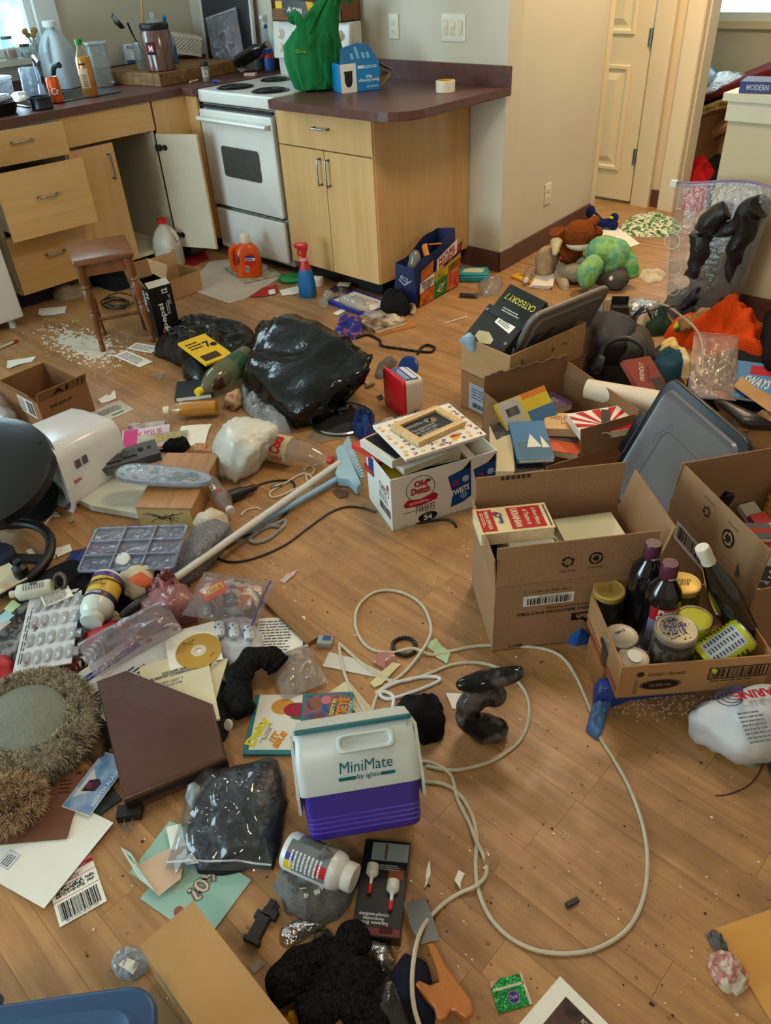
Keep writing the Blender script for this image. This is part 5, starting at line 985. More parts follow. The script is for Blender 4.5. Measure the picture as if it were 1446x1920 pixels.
plush('dark_grey_soft_toy','dark grey soft toy with a square tag under the green dinosaur',(1150,543),[('body',fur_(92,86,80),[('e',1155,523,.05,(.07,.065,.055)),('e',1128,520,.05,(.05,.05,.04)),('t',[(1150,505,.09),(1172,512,.08)],.03)]),('tag',PAPER,[('e',1146,522,.10,(.012,.012,.014))])])
DINO=patches('dino_fur',[(96,160,90),(150,190,110),(90,160,140),(140,180,96),(104,150,80)],9,.95,.6)
plush('dinosaur_soft_toy','green tie-dyed dinosaur soft toy on top of the toy heap',(1120,540),[('body',DINO,[('e',1135,470,.165,(.10,.09,.075)),('e',1152,478,.15,(.09,.085,.085)),('e',1112,500,.125,(.055,.055,.06)),('e',1102,512,.10,(.06,.06,.06)),('e',1101,524,.075,(.045,.045,.045)),('t',[(1160,470,.16),(1180,492,.12),(1188,522,.05)],[.06,.045,.03]),('t',[(1142,495,.11),(1145,510,.09)],[.035,.03]),('t',[(1112,474,.15),(1097,478,.14)],[.03,.026])])])
plush('bone_toy','navy dog toy with yellow-green spots in the hall doorway',(1130,428),[('body',cl(26,36,96),[('t',[(1112,405,.06),(1128,418,.04),(1146,416,.04)],[.03,.028,.03]),('e',1108,398,.09,(.03,.03,.045)),('e',1152,408,.045,(.03,.03,.03)),('e',1150,422,.03,(.032,.032,.028))]),('spot',C(180,200,60,.8),[('e',1114,406,.10,(.012,.012,.016)),('e',1146,408,.075,(.02,.014,.01))])],'dog toy')
heap('mesh_bag','beige net bag bunched between the napkins and the soft toys','bag',[(1032,505),(1045,503),(1060,528),(1072,545),(1056,548),(1040,528)],.035,cl(172,150,124),fold=.8,fs=30)
M_,L_=lying((1104,540),(1128,562),.03);o=B().tube([(0,0,0),(0,0,L_)],.008,8).bd('wooden_stick',C(166,120,76,.6),None,True);o.matrix_world=M_;tag(o,'short wooden stick lying in front of the dinosaur toy','stick')
# ---- bedroom clutter seen past the door casing
def ecY(px,py,y):return onY(px,py,y)
b0=ecY(1300,330,5.75);
o,bd_,_=carton('brown_carton','big brown carton among the bedroom clutter',mx(V((-2.55,5.75,0)),(.98,-.2,0),(0,0,1)),.42,.36,.46,(('F',.12,150),('R',.12,60)),card(150,108,70))
M0=mx(V((-2.15,6.0,.02)),(.9,-.43,.1),(0,-.3,1));o,bd_,_=carton('tilted_carton','tilted torn carton behind the half wall',M0,.36,.3,.42,(('B',.14,30),),card(166,126,86))
def slab(name,label,cat,c,x,z,sx,sy,sz,mat,r=.02):
 o=B().rbox(sx,sy,sz,r,min(r,sz/2)).bd(name,mat,None,True);o.matrix_world=mx(c,x,z);return tag(o,label,cat)
QP=patches('quilt_print',[(150,130,70),(170,150,92),(140,120,64),(70,50,30)],14)
slab('mattress','yellow-tan patterned mattress edge sloping behind the half wall','mattress',ecY(1345,195,6.2)-V((.1,0,.12)),(.92,0,.40),(-.40,-.1,.9),.95,.6,.11,QP)
slab('red_quilt','dark red quilt spread over the sloping mattress','quilt',ecY(1352,185,6.25)-V((.05,0,-.02)),(.92,0,.40),(-.40,-.1,.9),1.0,.55,.05,cl(104,32,34))
slab('long_box','flat brown carton with a white sticker leaning below the mattress','box',ecY(1342,228,5.85)-V((0,0,.05)),(.86,0,.5),(-.4,-.6,.8),.62,.2,.05,CARD,.004)
o=hull('clear_bag','clear plastic bag on the red quilt in the bedroom','bag',[ecY(x,y,yy) for x,y,yy in ((1310,175,6.0),(1320,150,6.2),(1350,135,6.2),(1395,132,6.3),(1405,150,6.3),(1350,172,6.0),(1330,178,5.9))],film(206,200,190,.3),4,.012,20,5,floor=False)
hull('blue_bag','blue plastic bag heaped in the far corner of the bedroom','bag',[ecY(x,y,yy) for x,y,yy in ((1295,160,6.3),(1308,125,6.4),(1335,122,6.4),(1350,140,6.3),(1325,165,6.1),(1300,172,6.1),(1295,190,6.2))],C(62,96,130,.35,.15),4,.014,20,6,floor=False)
hull('grey_appliance','grey metal appliance with vents under the mattress','appliance',[ecY(x,y,yy) for x,y,yy in ((1292,240,6.0),(1296,208,6.1),(1325,200,6.1),(1340,215,6.1),(1310,238,5.9),(1300,245,6.2))],C(112,116,118,.4,.2,40),2,.004,20,6,floor=False)
o=B();o.ell((0,0,.14),.17,.17,.14);o=o.bd('navy_beanbag',cl(36,40,66),None,True);o.location=(-1.93,5.45,.06);tag(o,'round navy bag on the bedroom floor behind the half wall','bag')
heap('red_jacket','bright red jacket on the floor inside the bedroom','jacket',[(1262,388),(1268,370),(1285,345),(1330,345),(1345,375),(1310,400)],.16,cl(170,24,28),fold=.7,fs=9,seed=3)
heap('dark_clothes','pile of dark clothes across the bedroom floor','clothes',[(1270,365),(1285,310),(1330,300),(1420,320),(1420,400),(1330,395)],.14,cl(24,24,30),fold=.7,fs=7,seed=9)
# book on the half wall
book('blue_hardcover','thick blue hardcover lying on the half wall cap',mx(onY(1432,168,3.70).xy.to_3d()+V((.02,.02,.931)),(.98,.2,0),(0,0,1))@RZ(90),.15,.22,.042,C(44,62,116,.5),spine=('MODERN OCEAN',(190,194,204)),pages=PAPER)
# ---- big zip bag with boots
def bootshape(par,pts,rr,mat,seed):
 P_=bez(pts,7);n_=len(P_);rad=[rr[min(len(rr)-1,i//7)]+(rr[min(len(rr)-1,i//7+1)]-rr[min(len(rr)-1,i//7)])*(i%7)/7 for i in range(n_)]
 b=B();b.tube(P_,rad,18,flat=.7);b.warp(lambda v:v+V((.016*ridge(v.x,v.y,v.z+seed,16),.012*ridge(v.z,v.x,v.y+seed,14),.008*ridge(v.y,v.z,v.x+seed,26))));return b.bd('boot',mat,par,True)
zb=thing('clear_zip_bag','huge clear zip bag holding black boots standing against the half wall','bag',T(-1.33,3.50,0))
BF=film(226,222,214,.16,.08);b=B()
def zw(v):return-.15-.08*v,.16+.06*v
rg=[]
for j in range(15):
 v=j/14;x0,x1=zw(v);dp=.065*(1-v)**.7+.006;z=.60*v;row=[]
 for i in range(40):
  a=2*math.pi*i/40;cx,hw=(x0+x1)/2,(x1-x0)/2;ca=math.copysign(abs(cos(a))**.6,cos(a))
  row.append((cx+hw*ca,dp*sin(a)*(1+.3*ridge(ca*2,v*4,1,1.5))+.02*v,z+.02*sin(ca*2.2+.6)*v+.0015))
 rg.append(row)
b.loft(rg);b.bd('film',BF,zb,True)
for c_,dz in (((120,110,160),0),((150,146,176),.012)):
 b=B();b.tube([rg[-1][i] and (rg[-1][i][0],rg[-1][i][1],rg[-1][i][2]-dz) for i in range(40)],.0028,6,closed=True);b.bd('zip',C(*c_,.35),zb,True)
b=B();b.box(rg[-1][20][0],rg[-1][20][1],rg[-1][20][2]-.008,.03,.02,.026);b.bd('slider',C(226,226,226,.4),zb)
for (x,z) in ((-.16,.35),(-.13,.235),(-.12,.14)):ring(zb,x,z,.038,.034,mx((0,-.055,0),(1,0,0),(0,-1,0)),C(196,196,200,.5));lns(zb,x,z,.045,.03,3,mx((0,-.055,0),(1,0,0),(0,-1,0)),ink(180,180,186))
BT=C(22,22,24,.4,.2,20,.4,60)
bt=thing('tall_boots','pair of black crinkled boots inside the huge clear zip bag','boots',T(-1.33,3.50,0))
bootshape(bt,[(.03,.0,.50),(-.04,.0,.42),(-.03,-.005,.28),(-.03,-.01,.14),(-.07,-.02,.05)],[.06,.078,.078,.07,.065,.05],BT,1)
bootshape(bt,[(.17,.0,.535),(.13,.01,.50),(.115,.01,.36),(.10,.01,.2),(.07,.0,.06)],[.065,.078,.07,.065,.07,.055],BT,5)
bootshape(bt,[(-.02,.0,.40),(.06,.0,.42),(.12,.0,.50)],[.04,.05,.06,.05],BT,8)
heap('dark_clothes','dark grey clothes bunched around the foot of the huge zip bag','clothes',[(1240,575),(1262,552),(1330,560),(1400,590),(1405,620),(1340,622),(1270,605)],.07,cl(52,50,50),fold=.8,fs=14,seed=7)
# ---- row of small things beyond the boxes
t=thing('tissue_box','small blue and white carton standing behind the backpack','carton',fl(1112,598,60));B().rbox(.06,.05,.12,.003,.002).bd('body',C(218,222,226,.5),t);
for k in 'FRLB':rect(t,0,-.02,.048,.07,onf(.06 if k in 'FB' else .05,.05 if k in 'FB' else .06,.12,k) if 0 else onf(.06,.05,.12,k),patches('sky_print',[(60,130,200),(150,190,226),(230,236,240)],26,bump=0) if k=='F' else ink(70,140,205))
t=thing('swab_cup','clear cup of white sticks behind the backpack','cup',fl(1131,592));B().la([(.024,0),(.03,.005),(.033,.09),(.031,.09)],16).bd('glass',glass(220,214,200,.35),t,True)
for k in range(7):B().tube([(.012*cos(k),.012*sin(k),.004),(.018*cos(k),.018*sin(k),.088)],.004,6).bd('stick',C(226,206,176,.7),t)
t=thing('black_box','small black open box behind the backpack','box',fl(1160,594,35));B().rbox(.08,.06,.06,.004,.003).bd('body',BLACK,t);B().box(0,.02,.07,.08,.004,.05).bd('flap',BLACK,t)
MY=C(190,192,194,.2,.2,30,.9,50,metal=.6)
hull('silver_pouch','crinkled silver snack pouch lying behind the backpack','pouch',[at(*p) for p in ((1150,575,0),(1165,560,.02),(1200,560,.02),(1240,565,0),(1225,592,0),(1180,596,0),(1190,575,.05))],MY,4,.012,26,2)
hull('navy_pouch','dark blue pouch with a pointed corner behind the backpack','pouch',[at(*p) for p in ((1180,600,0),(1195,585,.04),(1210,570,.09),(1216,585,.07),(1205,605,0),(1225,600,0))],C(34,34,60,.3,.2),3,.008,26,4)
hull('foil_pouch','shiny teal-edged foil pouch beside the dark clothes','pouch',[at(*p) for p in ((1222,602,0),(1228,590,.05),(1236,566,.09),(1250,572,.06),(1252,600,0),(1240,606,0))],C(110,140,140,.15,.4,20,.6,40,metal=.7),3,.008,26,5)
heap('pale_sock','pale cream sock on top of the clutter behind the backpack','sock',[(1188,615),(1200,602),(1220,604),(1218,618),(1200,624)],.06,cl(196,180,150),fold=.6,fs=22)
t=plush('teddy_bear','tan teddy bear in a green and yellow jersey lying beside the zip bag',(1310,628),[('body',fur_(172,138,92),[('e',1325,603,.09,(.065,.065,.06)),('e',1318,588,.13,(.028,.028,.028)),('t',[(1290,620,.08),(1285,596,.12)],[.03,.036]),('e',1352,616,.06,(.04,.04,.04))]),('jersey',patches('jersey',[(40,84,56),(46,92,60),(206,190,60),(214,210,190)],12,.9),[('e',1293,617,.055,(.075,.06,.05)),('e',1308,622,.04,(.06,.06,.04))]),('eye_patch',BLACK,[('e',1326,588,.135,(.018,.018,.012))])])
heap('green_garment','dark green garment folded beside the teddy bear','garment',[(1205,618),(1230,605),(1262,612),(1258,628),(1222,632)],.05,cl(40,62,48),fold=.6,fs=18)
heap('orange_shirt','orange sweatshirt spread over the clutter by the half wall','shirt',[(1240,632),(1262,618),(1310,640),(1345,610),(1375,600),(1410,625),(1432,650),(1436,690),(1425,705),(1380,680),(1340,668),(1290,655)],.13,cl(214,74,18,.10),fold=.8,fs=9,seed=12,na=80,nr=20,edge=.6)
heap('purple_hat','dark purple hat tucked under the orange sweatshirt','hat',[(1310,640),(1322,630),(1350,632),(1352,642),(1330,648)],.13,cl(44,34,70),fold=.3)
hull('wrapped_bundle','white plastic-wrapped bundle under the orange sweatshirt','bundle',[at(*p) for p in ((1368,690,0),(1380,672,.06),(1410,680,.06),(1418,698,.02),(1390,708,0),(1415,712,0))],C(190,184,176,.2,.15,30),3,.008,30,3)
hull('black_duffel','black duffel at the right edge below the half wall','bag',[at(*p) for p in ((1428,700,0),(1432,640,.1),(1440,575,.18),(1500,570,.2),(1510,700,0),(1445,690,.12),(1500,640,.24))],cl(22,22,24),4,.014,12,3)
# ---- black backpack and clothes behind the boxes
hull('backpack','black backpack with white zip pulls lying behind the grey lid','backpack',[at(*p) for p in ((1082,690,0),(1100,600,.12),(1110,590,.2),(1150,582,.24),(1185,600,.22),(1195,640,.2),(1190,700,.0),(1130,705,0),(1120,640,.25),(1160,650,.24),(1215,690,0))],C(20,20,22,.7,.2,18,.4,90),5,.014,9,5,2)
t=thing('zip_pull','white lettered strap tab hanging on the black backpack','strap',mx(at(1100,625,.2)+V((0,-.03,.05)),(.1,.1,1),(.45,-.75,.4)));B().box(0,0,0,.09,.016,.003).bd('body',BLACK,t);txt(t,'JROTC',.06,.01,T(0,0,.002),ink(220,220,216))
hull('grey_jacket','grey and orange jacket thrown over the backpack','jacket',[at(*p) for p in ((1165,640,.2),(1185,612,.22),(1200,600,.2),(1216,615,.18),(1222,650,.12),(1235,680,.06),(1180,690,.06),(1160,680,.12),(1195,650,.24),(1165,700,0),(1230,695,0))],cl(86,80,74),4,.014,12,8,2)
hull('orange_lining','bright orange lining of the grey jacket showing at its hem','lining',[at(*p) for p in ((1205,685,.05),(1212,640,.16),(1222,650,.13),(1245,685,.05),(1225,692,.0),(1240,690,.0))],cl(214,84,30),3,.006,20,2)
heap('black_headset','tangled black straps and headset behind the book carton','straps',[(1085,715),(1090,680),(1140,668),(1190,672),(1215,690),(1205,725),(1140,728)],.19,BLACK,fold=.4,fs=8,seed=4)
t=thing('headphones','black headphones lying on the straps behind the book carton','headphones',mx(at(1165,690,.19)+V((0,0,.02)),(1,.4,0),(.2,-.5,1)));
b=B();b.tube(bez([(-.08,0,.01),(-.07,.06,.02),(0,.095,.025),(.07,.06,.02),(.08,0,.01)],6),.009,8);b.bd('headband',BLACK,t,True)
for s in (-1,1):B().la([(.03,-.012),(.036,-.006),(.036,.012),(.028,.018),(.016,.012),(0,.01)],18,M=T(s*.08,-.02,0)@RY(70*s)).bd('ear_cup',C(30,30,32,.5),t,True)
heap('blue_jeans','teal blue jeans bunched behind the navy tote lid','jeans',[(1215,700),(1222,668),(1262,662),(1282,682),(1285,705),(1250,715)],.08,cl(44,78,96),z=.05,fold=.6,fs=9,seed=2)
heap('print_shirt','white and yellow printed shirt inside the clear tub','shirt',[(1225,680),(1235,655),(1255,652),(1288,690),(1300,715),(1270,705)],.08,patches('print_shirt',[(220,208,180),(210,170,60),(226,214,190),(190,150,50)],7),z=.05,fold=.4,fs=14,seed=3)
rope('white_tub_rim','pale rim of a clear plastic tub around the printed shirt','tub rim',[(1210,640,.17),(1235,642,.17),(1262,662,.17),(1290,690,.17),(1302,718,.16),(1308,740,.1)],.005,film(220,206,196,.45),twist=False)
rope('headset_cord','thin black cord looping over the clutter into the book carton','cord',[(1272,652,.2),(1240,668,.22),(1200,690,.25),(1178,705,.25),(1173,740,.2),(1172,770,.16)],.003,BLACK,twist=False)
# red-brown paperback, cone of paper
M_=mx(at(1210,716,.20),at(1245,722,.14)-at(1180,735,.16),(.30,-.55,.8));book('red_paperback','red-brown paperback with a dotted spine lying on the straps behind the tote lid',M_,.13,.18,.02,C(138,60,50,.6),[('FRIENDLY',-.1,.18,.62,.10,(226,214,190),62),('PERSUASION',.08,.1,.55,.06,(110,70,60),62)],bands=((.26,-.22,.45,.42,(80,66,56)),))
b=B();b.loft([[(r*cos(a),r*sin(a),z) for a in [2*math.pi*i/24 for i in range(24)]] for r,z in ((.034,0),(.05,.30),(.047,.30),(.031,.002))],closed=True);A_,L_=lying((1100,728),(1205,752),.20,.20);o=b.bd('paper_roll',C(214,200,180,.7,.04),None,True);o.matrix_world=A_;tag(o,'large rolled sheet of white paper behind the book carton','paper')
# zip bag, magazines, brown wrap at far right
Mz,wz,hz_=r3((1290,735),(1382,745),(1278,645),.10);flatbag('zip_bag','empty red-topped clear zip bag lying on the blue magazines',Mz@T(0,0,.02)@RX(10),wz,hz_,film(216,196,186,.22),.03,4,zipc=(206,110,100))
M_,w_,h_=r3((1300,748),(1382,752),(1292,700),.05);book('blue_magazine','blue magazine with an orange picture under the clear zip bag',M_,w_,h_,.012,patches('blue_mag',[(50,110,170),(70,130,190),(50,100,160),(200,110,60)],7,.4,0),pages=PAPER)
M_,w_,h_=r3((1385,745),(1450,752),(1392,688),.08);bk=book('candy_magazine','blue magazine with red and white title at the right edge',M_@RZ(-6),w_*1.3,h_*1.2,.012,C(70,130,186,.4),[('SWAYS',.05,-.05,.62,.26,(226,222,216),-14)],pages=PAPER,bands=((.1,.28,.5,.26,(170,34,50)),))
heap('dark_support_clothes','dark folded clothes under the magazines at the right','clothes',[(1285,760),(1290,700),(1380,670),(1450,690),(1450,770),(1370,775)],.075,cl(30,30,34),fold=.2,fs=8,edge=.2)
polypaper('brown_wrap','sheet of brown wrapping paper across the right edge','wrapping paper',[(1375,726),(1390,712),(1446,748),(1480,770),(1480,800),(1420,762)],CARD2,z=.10,curl=.02)
hull('black_binder','black plastic folder sticking out beyond the navy tote lid','folder',[at(*p) for p in ((1330,748,.1),(1345,742,.12),(1446,790,.12),(1480,812,.06),(1440,808,.02),(1370,800,.02),(1400,800,.1))],C(22,22,24,.35),3,.004,12,2)
heap('brown_bag','crumpled brown paper behind the right-hand carton','paper',[(1395,835),(1400,808),(1446,805),(1480,830),(1470,850)],.10,CARD2,fold=.8,fs=16)
# ---- navy tote lid
lT,lR,lL=at(1265,703,.38),at(1415,828,.37),at(1168,852,.10)
lx=(lR-lT).normalized();ly=(lT-lL);lz=lx.cross(ly).normalized();LW=(lR-lT).length+.03;LH=.44
Ml=mx(lT+lx*LW/2-lz.cross(lx)*LH/2,lx,lz)
def totelid(name,label,M,w_,h_,mat,matr,handle_=True,word=None):
 t=thing(name,label,'lid',M)
 B().rbox(w_,h_,.022,.05,.008).bd('rim',matr,t,True)
 b=B();b.loft([[(x,y,z) for x,y in rrect(w_-i*1.3,h_-i*1.3,max(.05-i/3,.02))] for i,z in ((.045,.0222),(.055,.030),(.075,.024),(.09,.0235))]);b.bd('panel',mat,t,True)
 b=B();b.tube([(x,y,.0245) for x,y in rrect(w_*.55,h_*.5,.03)],.0035,6,closed=True,flat=.5,M=T(.02,-.02,0));b.bd('raised_line',mat,t,True)
 if handle_:
  for s in (1,-1):B().rbox(.15,.035,.03,.006,.004,M=T(s*(w_/2+.006),.0,-.004)@RZ(90)).bd('latch',matr,t,True)
 if word:txt(t,word,.09,.022,T(-w_*.24,h_*.16,.0245)@RZ(60),C(100,106,116,.4))
 return t
NVM=C(100,100,103,.25,.14,5,dirt=.25)
totelid('tote_cover','dusty navy tote lid leaning between the book carton and the right carton',Ml,LW,LH,NVM,C(17,19,27,.35,.1),word='STERILITE')
# ---- carton with DVDs standing on another carton
fa=81
def boxM(p,ang,L,W,z=0):return TM(V((p[0],p[1],z)))@RZ(ang)@T(L/2,W/2,0)
gp=at(957,668,.30);gp.z=0;o,bd_,_=carton('lower_carton','closed brown carton with a shipping label under the DVD carton',boxM(gp,82,.42,.25),.42,.25,.158,(),card(150,108,70));B().box(0,0,.156,.41,.24,.004).bd('lid',card(150,108,70),o)
F_=onf(.42,.25,.158,'L');rect(o,.02,-.01,.2,.11,F_,C(150,160,170,.6),'shipping_label',.0008);lns(o,.02,.005,.17,.05,4,F_,ink(90,96,110),z=.0014);bars(o,.0,-.045,.12,.02,F_,z=.0014)
F_=onf(.42,.25,.158,'F');rect(o,-.12,-.02,.1,.09,F_,C(170,176,180,.6),'shipping_label',.0008);lns(o,-.12,-.01,.08,.06,5,F_,ink(90,96,110),z=.0014)
FZ=.160;FH=.14;o,bd_,_=carton('dvd_carton','low tan carton holding a grey tote lid and DVDs',boxM(gp,82,.42,.25,FZ),.42,.25,FH,(),card(178,142,98))
for k in range(7):rr_=random.Random(k);disc(o,-.19+.38*rr_.random()*.9,(rr_.random()-.5)*.08,.008*rr_.random()+.003,onf(.42,.25,FH,'F'),C(120,84,50,.9),'stain',.0006)
a,b_,c_=at(963,668,.215),at(1098,610,.215),at(988,592,.42);gx=(b_-a).normalized();gz=gx.cross(c_-a);totelid('grey_tote_lid','grey plastic tote lid standing on edge in the DVD carton',mx((a+b_)/2+(c_-a)/2+V((0,0,.0)),gx,gz),.44,.24,C(118,110,106,.4,.06,4),C(112,104,100,.4,.05),False)
# DVD case box and discs
DM_=mx(at(925,620,.32),at(965,655,.28)-at(895,615,.30),(.1,-.55,.62));t=thing('dvd_case','black studded DVD storage case leaning in the tan carton','case',DM_)
B().rbox(.20,.17,.14,.008,.005,M=T(0,0,-.14)).bd('body',C(22,22,23,.55,.1),t,True)
for x,y in ((-.085,.06),(-.085,-.06),(.085,-.02),(.085,-.07),(-.06,-.078)):B().la([(.008,0),(.007,.003),(0,.004)],12,M=T(x,y,0)).bd('stud',STEEL,t,True)
rect(t,.02,.045,.09,.035,RZ(-8),PAPER,'label',.001);lns(t,.02,.045,.07,.022,3,RZ(-8),z=.0016);shape(t,[(-.055,-.05),(-.015,-.065),(.03,-.05),(.03,-.03),(-.01,-.012),(-.055,-.025)],T(0,0,0),C(200,186,150,.3,.2,metal=.3),'plate',.001)
for k in range(9):
 d_=thing('dvd',('green-titled DVD case at the front of the DVD row' if k==0 else ['dark DVD case directly behind the green-titled one','DVD case third from the front of the DVD row','DVD case fourth from the front of the DVD row','middle DVD case of the leaning row','DVD case just behind the middle of the row','DVD case third from the back of the row','DVD case last but one of the row','rearmost DVD case of the leaning row'][k-1]),'dvd',DM_@T(.02+.012*sin(k*2),.115+.004*cos(k*3),-.012-.0155*k)@RZ(2*sin(k)),'DVD cases in the tan carton')
 B().rbox(.19,.135,.014,.003,.002).bd('case',C(*((22,30,26) if k==0 else [(30,30,32),(50,44,40),(26,26,30)][k%3]),.3),d_,True)
 B().box(0,.0675,.007,.18,.001,.011).bd('edge_insert',C(*[(150,140,130),(90,84,80),(180,170,160),(120,60,50)][k%4],.4),d_)
 if k==0:txt(d_,'CATEGORY 7',.15,.026,T(0,.02,.0146)@RZ(180),ink(200,196,90),bold=.01);lns(d_,0,-.03,.1,.02,2,T(0,0,.0144),ink(180,190,180))
hull('blue_tissue_pack','blue and white tissue pack in the near corner of the DVD carton','tissues',[at(*p) for p in ((860,640,.24),(885,660,.24),(895,668,.24),(880,622,.34),(892,630,.33),(868,632,.32),(872,660,.2))],C(150,180,206,.35,.2,30),3,.005,30,2,floor=False)
hull('clear_wrapper','crinkled clear wrapper beside the DVD case in the tan carton','wrapper',[at(*p) for p in ((940,668,.22),(962,640,.30),(966,662,.26),(935,655,.25),(955,672,.24))],film(200,200,210,.4),3,.008,36,3,floor=False)
# ================================================================ boxes of books and preserves
CREAM=C(222,206,168,.9,.1,90)
def pb(name,label,M,w_,h_,t_,col,**k):return book(name,label,M,w_,h_,t_,col if not isinstance(col,tuple) else C(*col,.55),**k)
# ---- white snack carton
AA=63+3;c0_=at(737,997);AL,AW,AH=.37,.20,.197
MA=boxM(c0_,AA,AL,AW);WC=C(218,220,214,.6,.04)
oA,bd_,fa_=carton('snack_carton','white snack carton full of books with red and blue printing',MA,AL,AW,AH,(),WC,.0035)
F_=onf(AL,AW,AH,'F')
txt(oA,'Old',.045,.024,F_@T(-.085,.058,.0008),ink(176,24,40),bold=.05);txt(oA,'Dutch',.066,.026,F_@T(-.085,.032,.0008),ink(176,24,40),bold=.05)
ring(oA,-.085,.038,.050,.0475,F_@T(0,0,.0002),ink(60,50,60),ry=.95);shape(oA,[(-.145,-.008),(-.13,.006),(-.085,-.002),(-.04,.010),(-.024,-.002),(-.03,-.018),(-.085,-.028),(-.14,-.022)][::-1],F_,ink(176,24,40),'ribbon',.0007);lns(oA,-.085,-.012,.08,.010,2,F_,ink(230,220,220),z=.0011)
shape(oA,[(-.07,.055),(-.05,.057),(-.045,.066),(-.052,.062),(-.058,.07)],F_,ink(60,50,60),'windmill',.0008)
txt(oA,'TWISTS',.07,.028,F_@T(-.07,-.042,.0008),ink(60,62,66),shear=.25);lns(oA,-.075,-.042,.14,.006,1,F_,ink(90,90,94))
disc(oA,-.062,-.078,.034,F_,ink(24,24,26),'badge',.0006,.018);txt(oA,'24',.03,.018,F_@T(-.062,-.08,.0009),ink(235,235,232),bold=.04);lns(oA,-.062,-.066,.03,.004,1,F_,ink(220,220,220),z=.001);txt(oA,'240 g',.022,.007,F_@T(-.145,-.088,.0006),INK)
for x0,sc__ in ((.055,1),(.145,.95)):
 bag_=[(x0-.045,.052),(x0+.01,.066),(x0+.035,.092),(x0+.04,-.045),(x0+.01,-.062),(x0-.035,-.07),(x0-.028,-.02)]
 bag_=[(min(p[0],AL/2-.002),p[1]) for p in bag_];shape(oA,bag_[::-1],F_,ink(20,62,130),'bag_print',.0006);shape(oA,[(x0+.005,.064),(min(x0+.035,AL/2-.002),.09),(min(x0+.036,AL/2-.002),.062)][::-1],F_,ink(18,22,40),'bag_print',.0009)
 sx_=min(1,(AL/2-x0+.03)/.07);txt(oA,'TWISTS',.066*sx_,.022,F_@T(x0-.001-.0*(1-sx_),-.012,.001)@RZ(12),ink(230,234,238),bold=.03,shear=.2);txt(oA,'Old\nDutch',.024,.02,F_@T(x0-.018,.022,.001),ink(190,40,60),bold=.03);disc(oA,x0+.018,.028,.012,F_,ink(150,180,210),'print',.0008);disc(oA,x0+.012,-.035,.013,F_,ink(90,140,190),'print',.0008)
F_=onf(AL,AW,AH,'L');txt(oA,'TWISTS',.08,.03,F_@T(.045,.03,.0008),ink(70,72,76),shear=.2);bars(oA,.045,-.045,.09,.03,F_);lns(oA,.04,-.005,.08,.03,4,F_);rect(oA,-.06,.06,.045,.07,F_,ink(34,60,120),'bag_print',.0006);disc(oA,.075,.055,.01,F_,ink(176,40,50))
def inb(M0,L,W):return lambda u,v,z,a=0:M0@T(u*L/2,v*W/2,z)@RZ(a)
IA=inb(MA,AL,AW)
pb('paperback','thick stack-bottom paperback hidden low in the snack carton',IA(-.45,0,.006),.15,.16,.10,(60,60,66));pb('paperback','wide paperback filling the right half of the snack carton',IA(.48,0,.006),.15,.17,.10,(70,66,60))
pb('travel_guide','blue travel guide with yellow edge lying on top inside the snack carton',IA(-.38,-.12,.107,12)@RX(0),.15,.125,.02,(58,92,110),title=[('SINGAPORE',.02,-.2,.7,.16,(206,214,206)),('MALAYSIA',.02,.05,.7,.14,(190,200,190))],bands=((.0,-.44,1,.1,(206,176,50)),(.3,.3,.35,.25,(206,176,50))),spine=('GUIDE',(220,220,210)))
pb('black_paperback','black paperback beside the blue travel guide in the snack carton',IA(.05,-.3,.107,6),.06,.12,.018,(30,30,32),title=[('TIME',0,0,.5,.2,(190,190,180))])
for k,(u,a) in enumerate(((.42,6),(.58,9),(.74,4))):
 o=book('opened_paperback',['cream paperback standing fore-edge up in the snack carton nearest the guide','cream paperback standing in the middle of the three in the snack carton','cream paperback standing at the far end of the snack carton'][k],MA@T(u*AL/2,-.01,.110)@RY(90-18*k+8)@T(-.035,0,0),.07,.15,.02,C(*[(60,50,44),(196,186,160),(206,200,180)][k],.6))
pb('green_notebook','dark green spiral notebook at the left inside the snack carton',IA(-.86,.1,.10,0)@RY(-60),.06,.15,.012,(24,66,56))
pb('white_textbook','white textbook under the sticker notebook on the snack carton',IA(-.30,.35,.18,8),.17,.19,.022,(222,222,214))
pb('yellow_paperback','yellow paperback sticking out under the white textbook',IA(-.58,.3,.142,4),.11,.19,.018,(200,170,40));pb('red_paperback','red paperback with a white edge under the yellow one',IA(-.66,.25,.122,7),.12,.18,.019,(176,40,36))
pb('white_paperback','white paperback under the far end of the sticker notebook',IA(.08,.38,.16,-4),.16,.15,.04,(206,204,196))
pb('black_spine_book','white book with a broad black cover panel at the left of the snack carton',IA(-.72,.42,.203,14),.09,.17,.026,(216,214,206),bands=((0,0,.62,.96,(30,30,30)),))
pb('orange_red_book','orange-red guide book at the far left corner of the snack carton',IA(-.80,1.0,.185,20),.10,.13,.016,(200,56,34),title=[('Lonely',.1,-.35,.5,.12,(40,30,30))],bands=((.1,.05,.3,.25,(60,130,150)),))
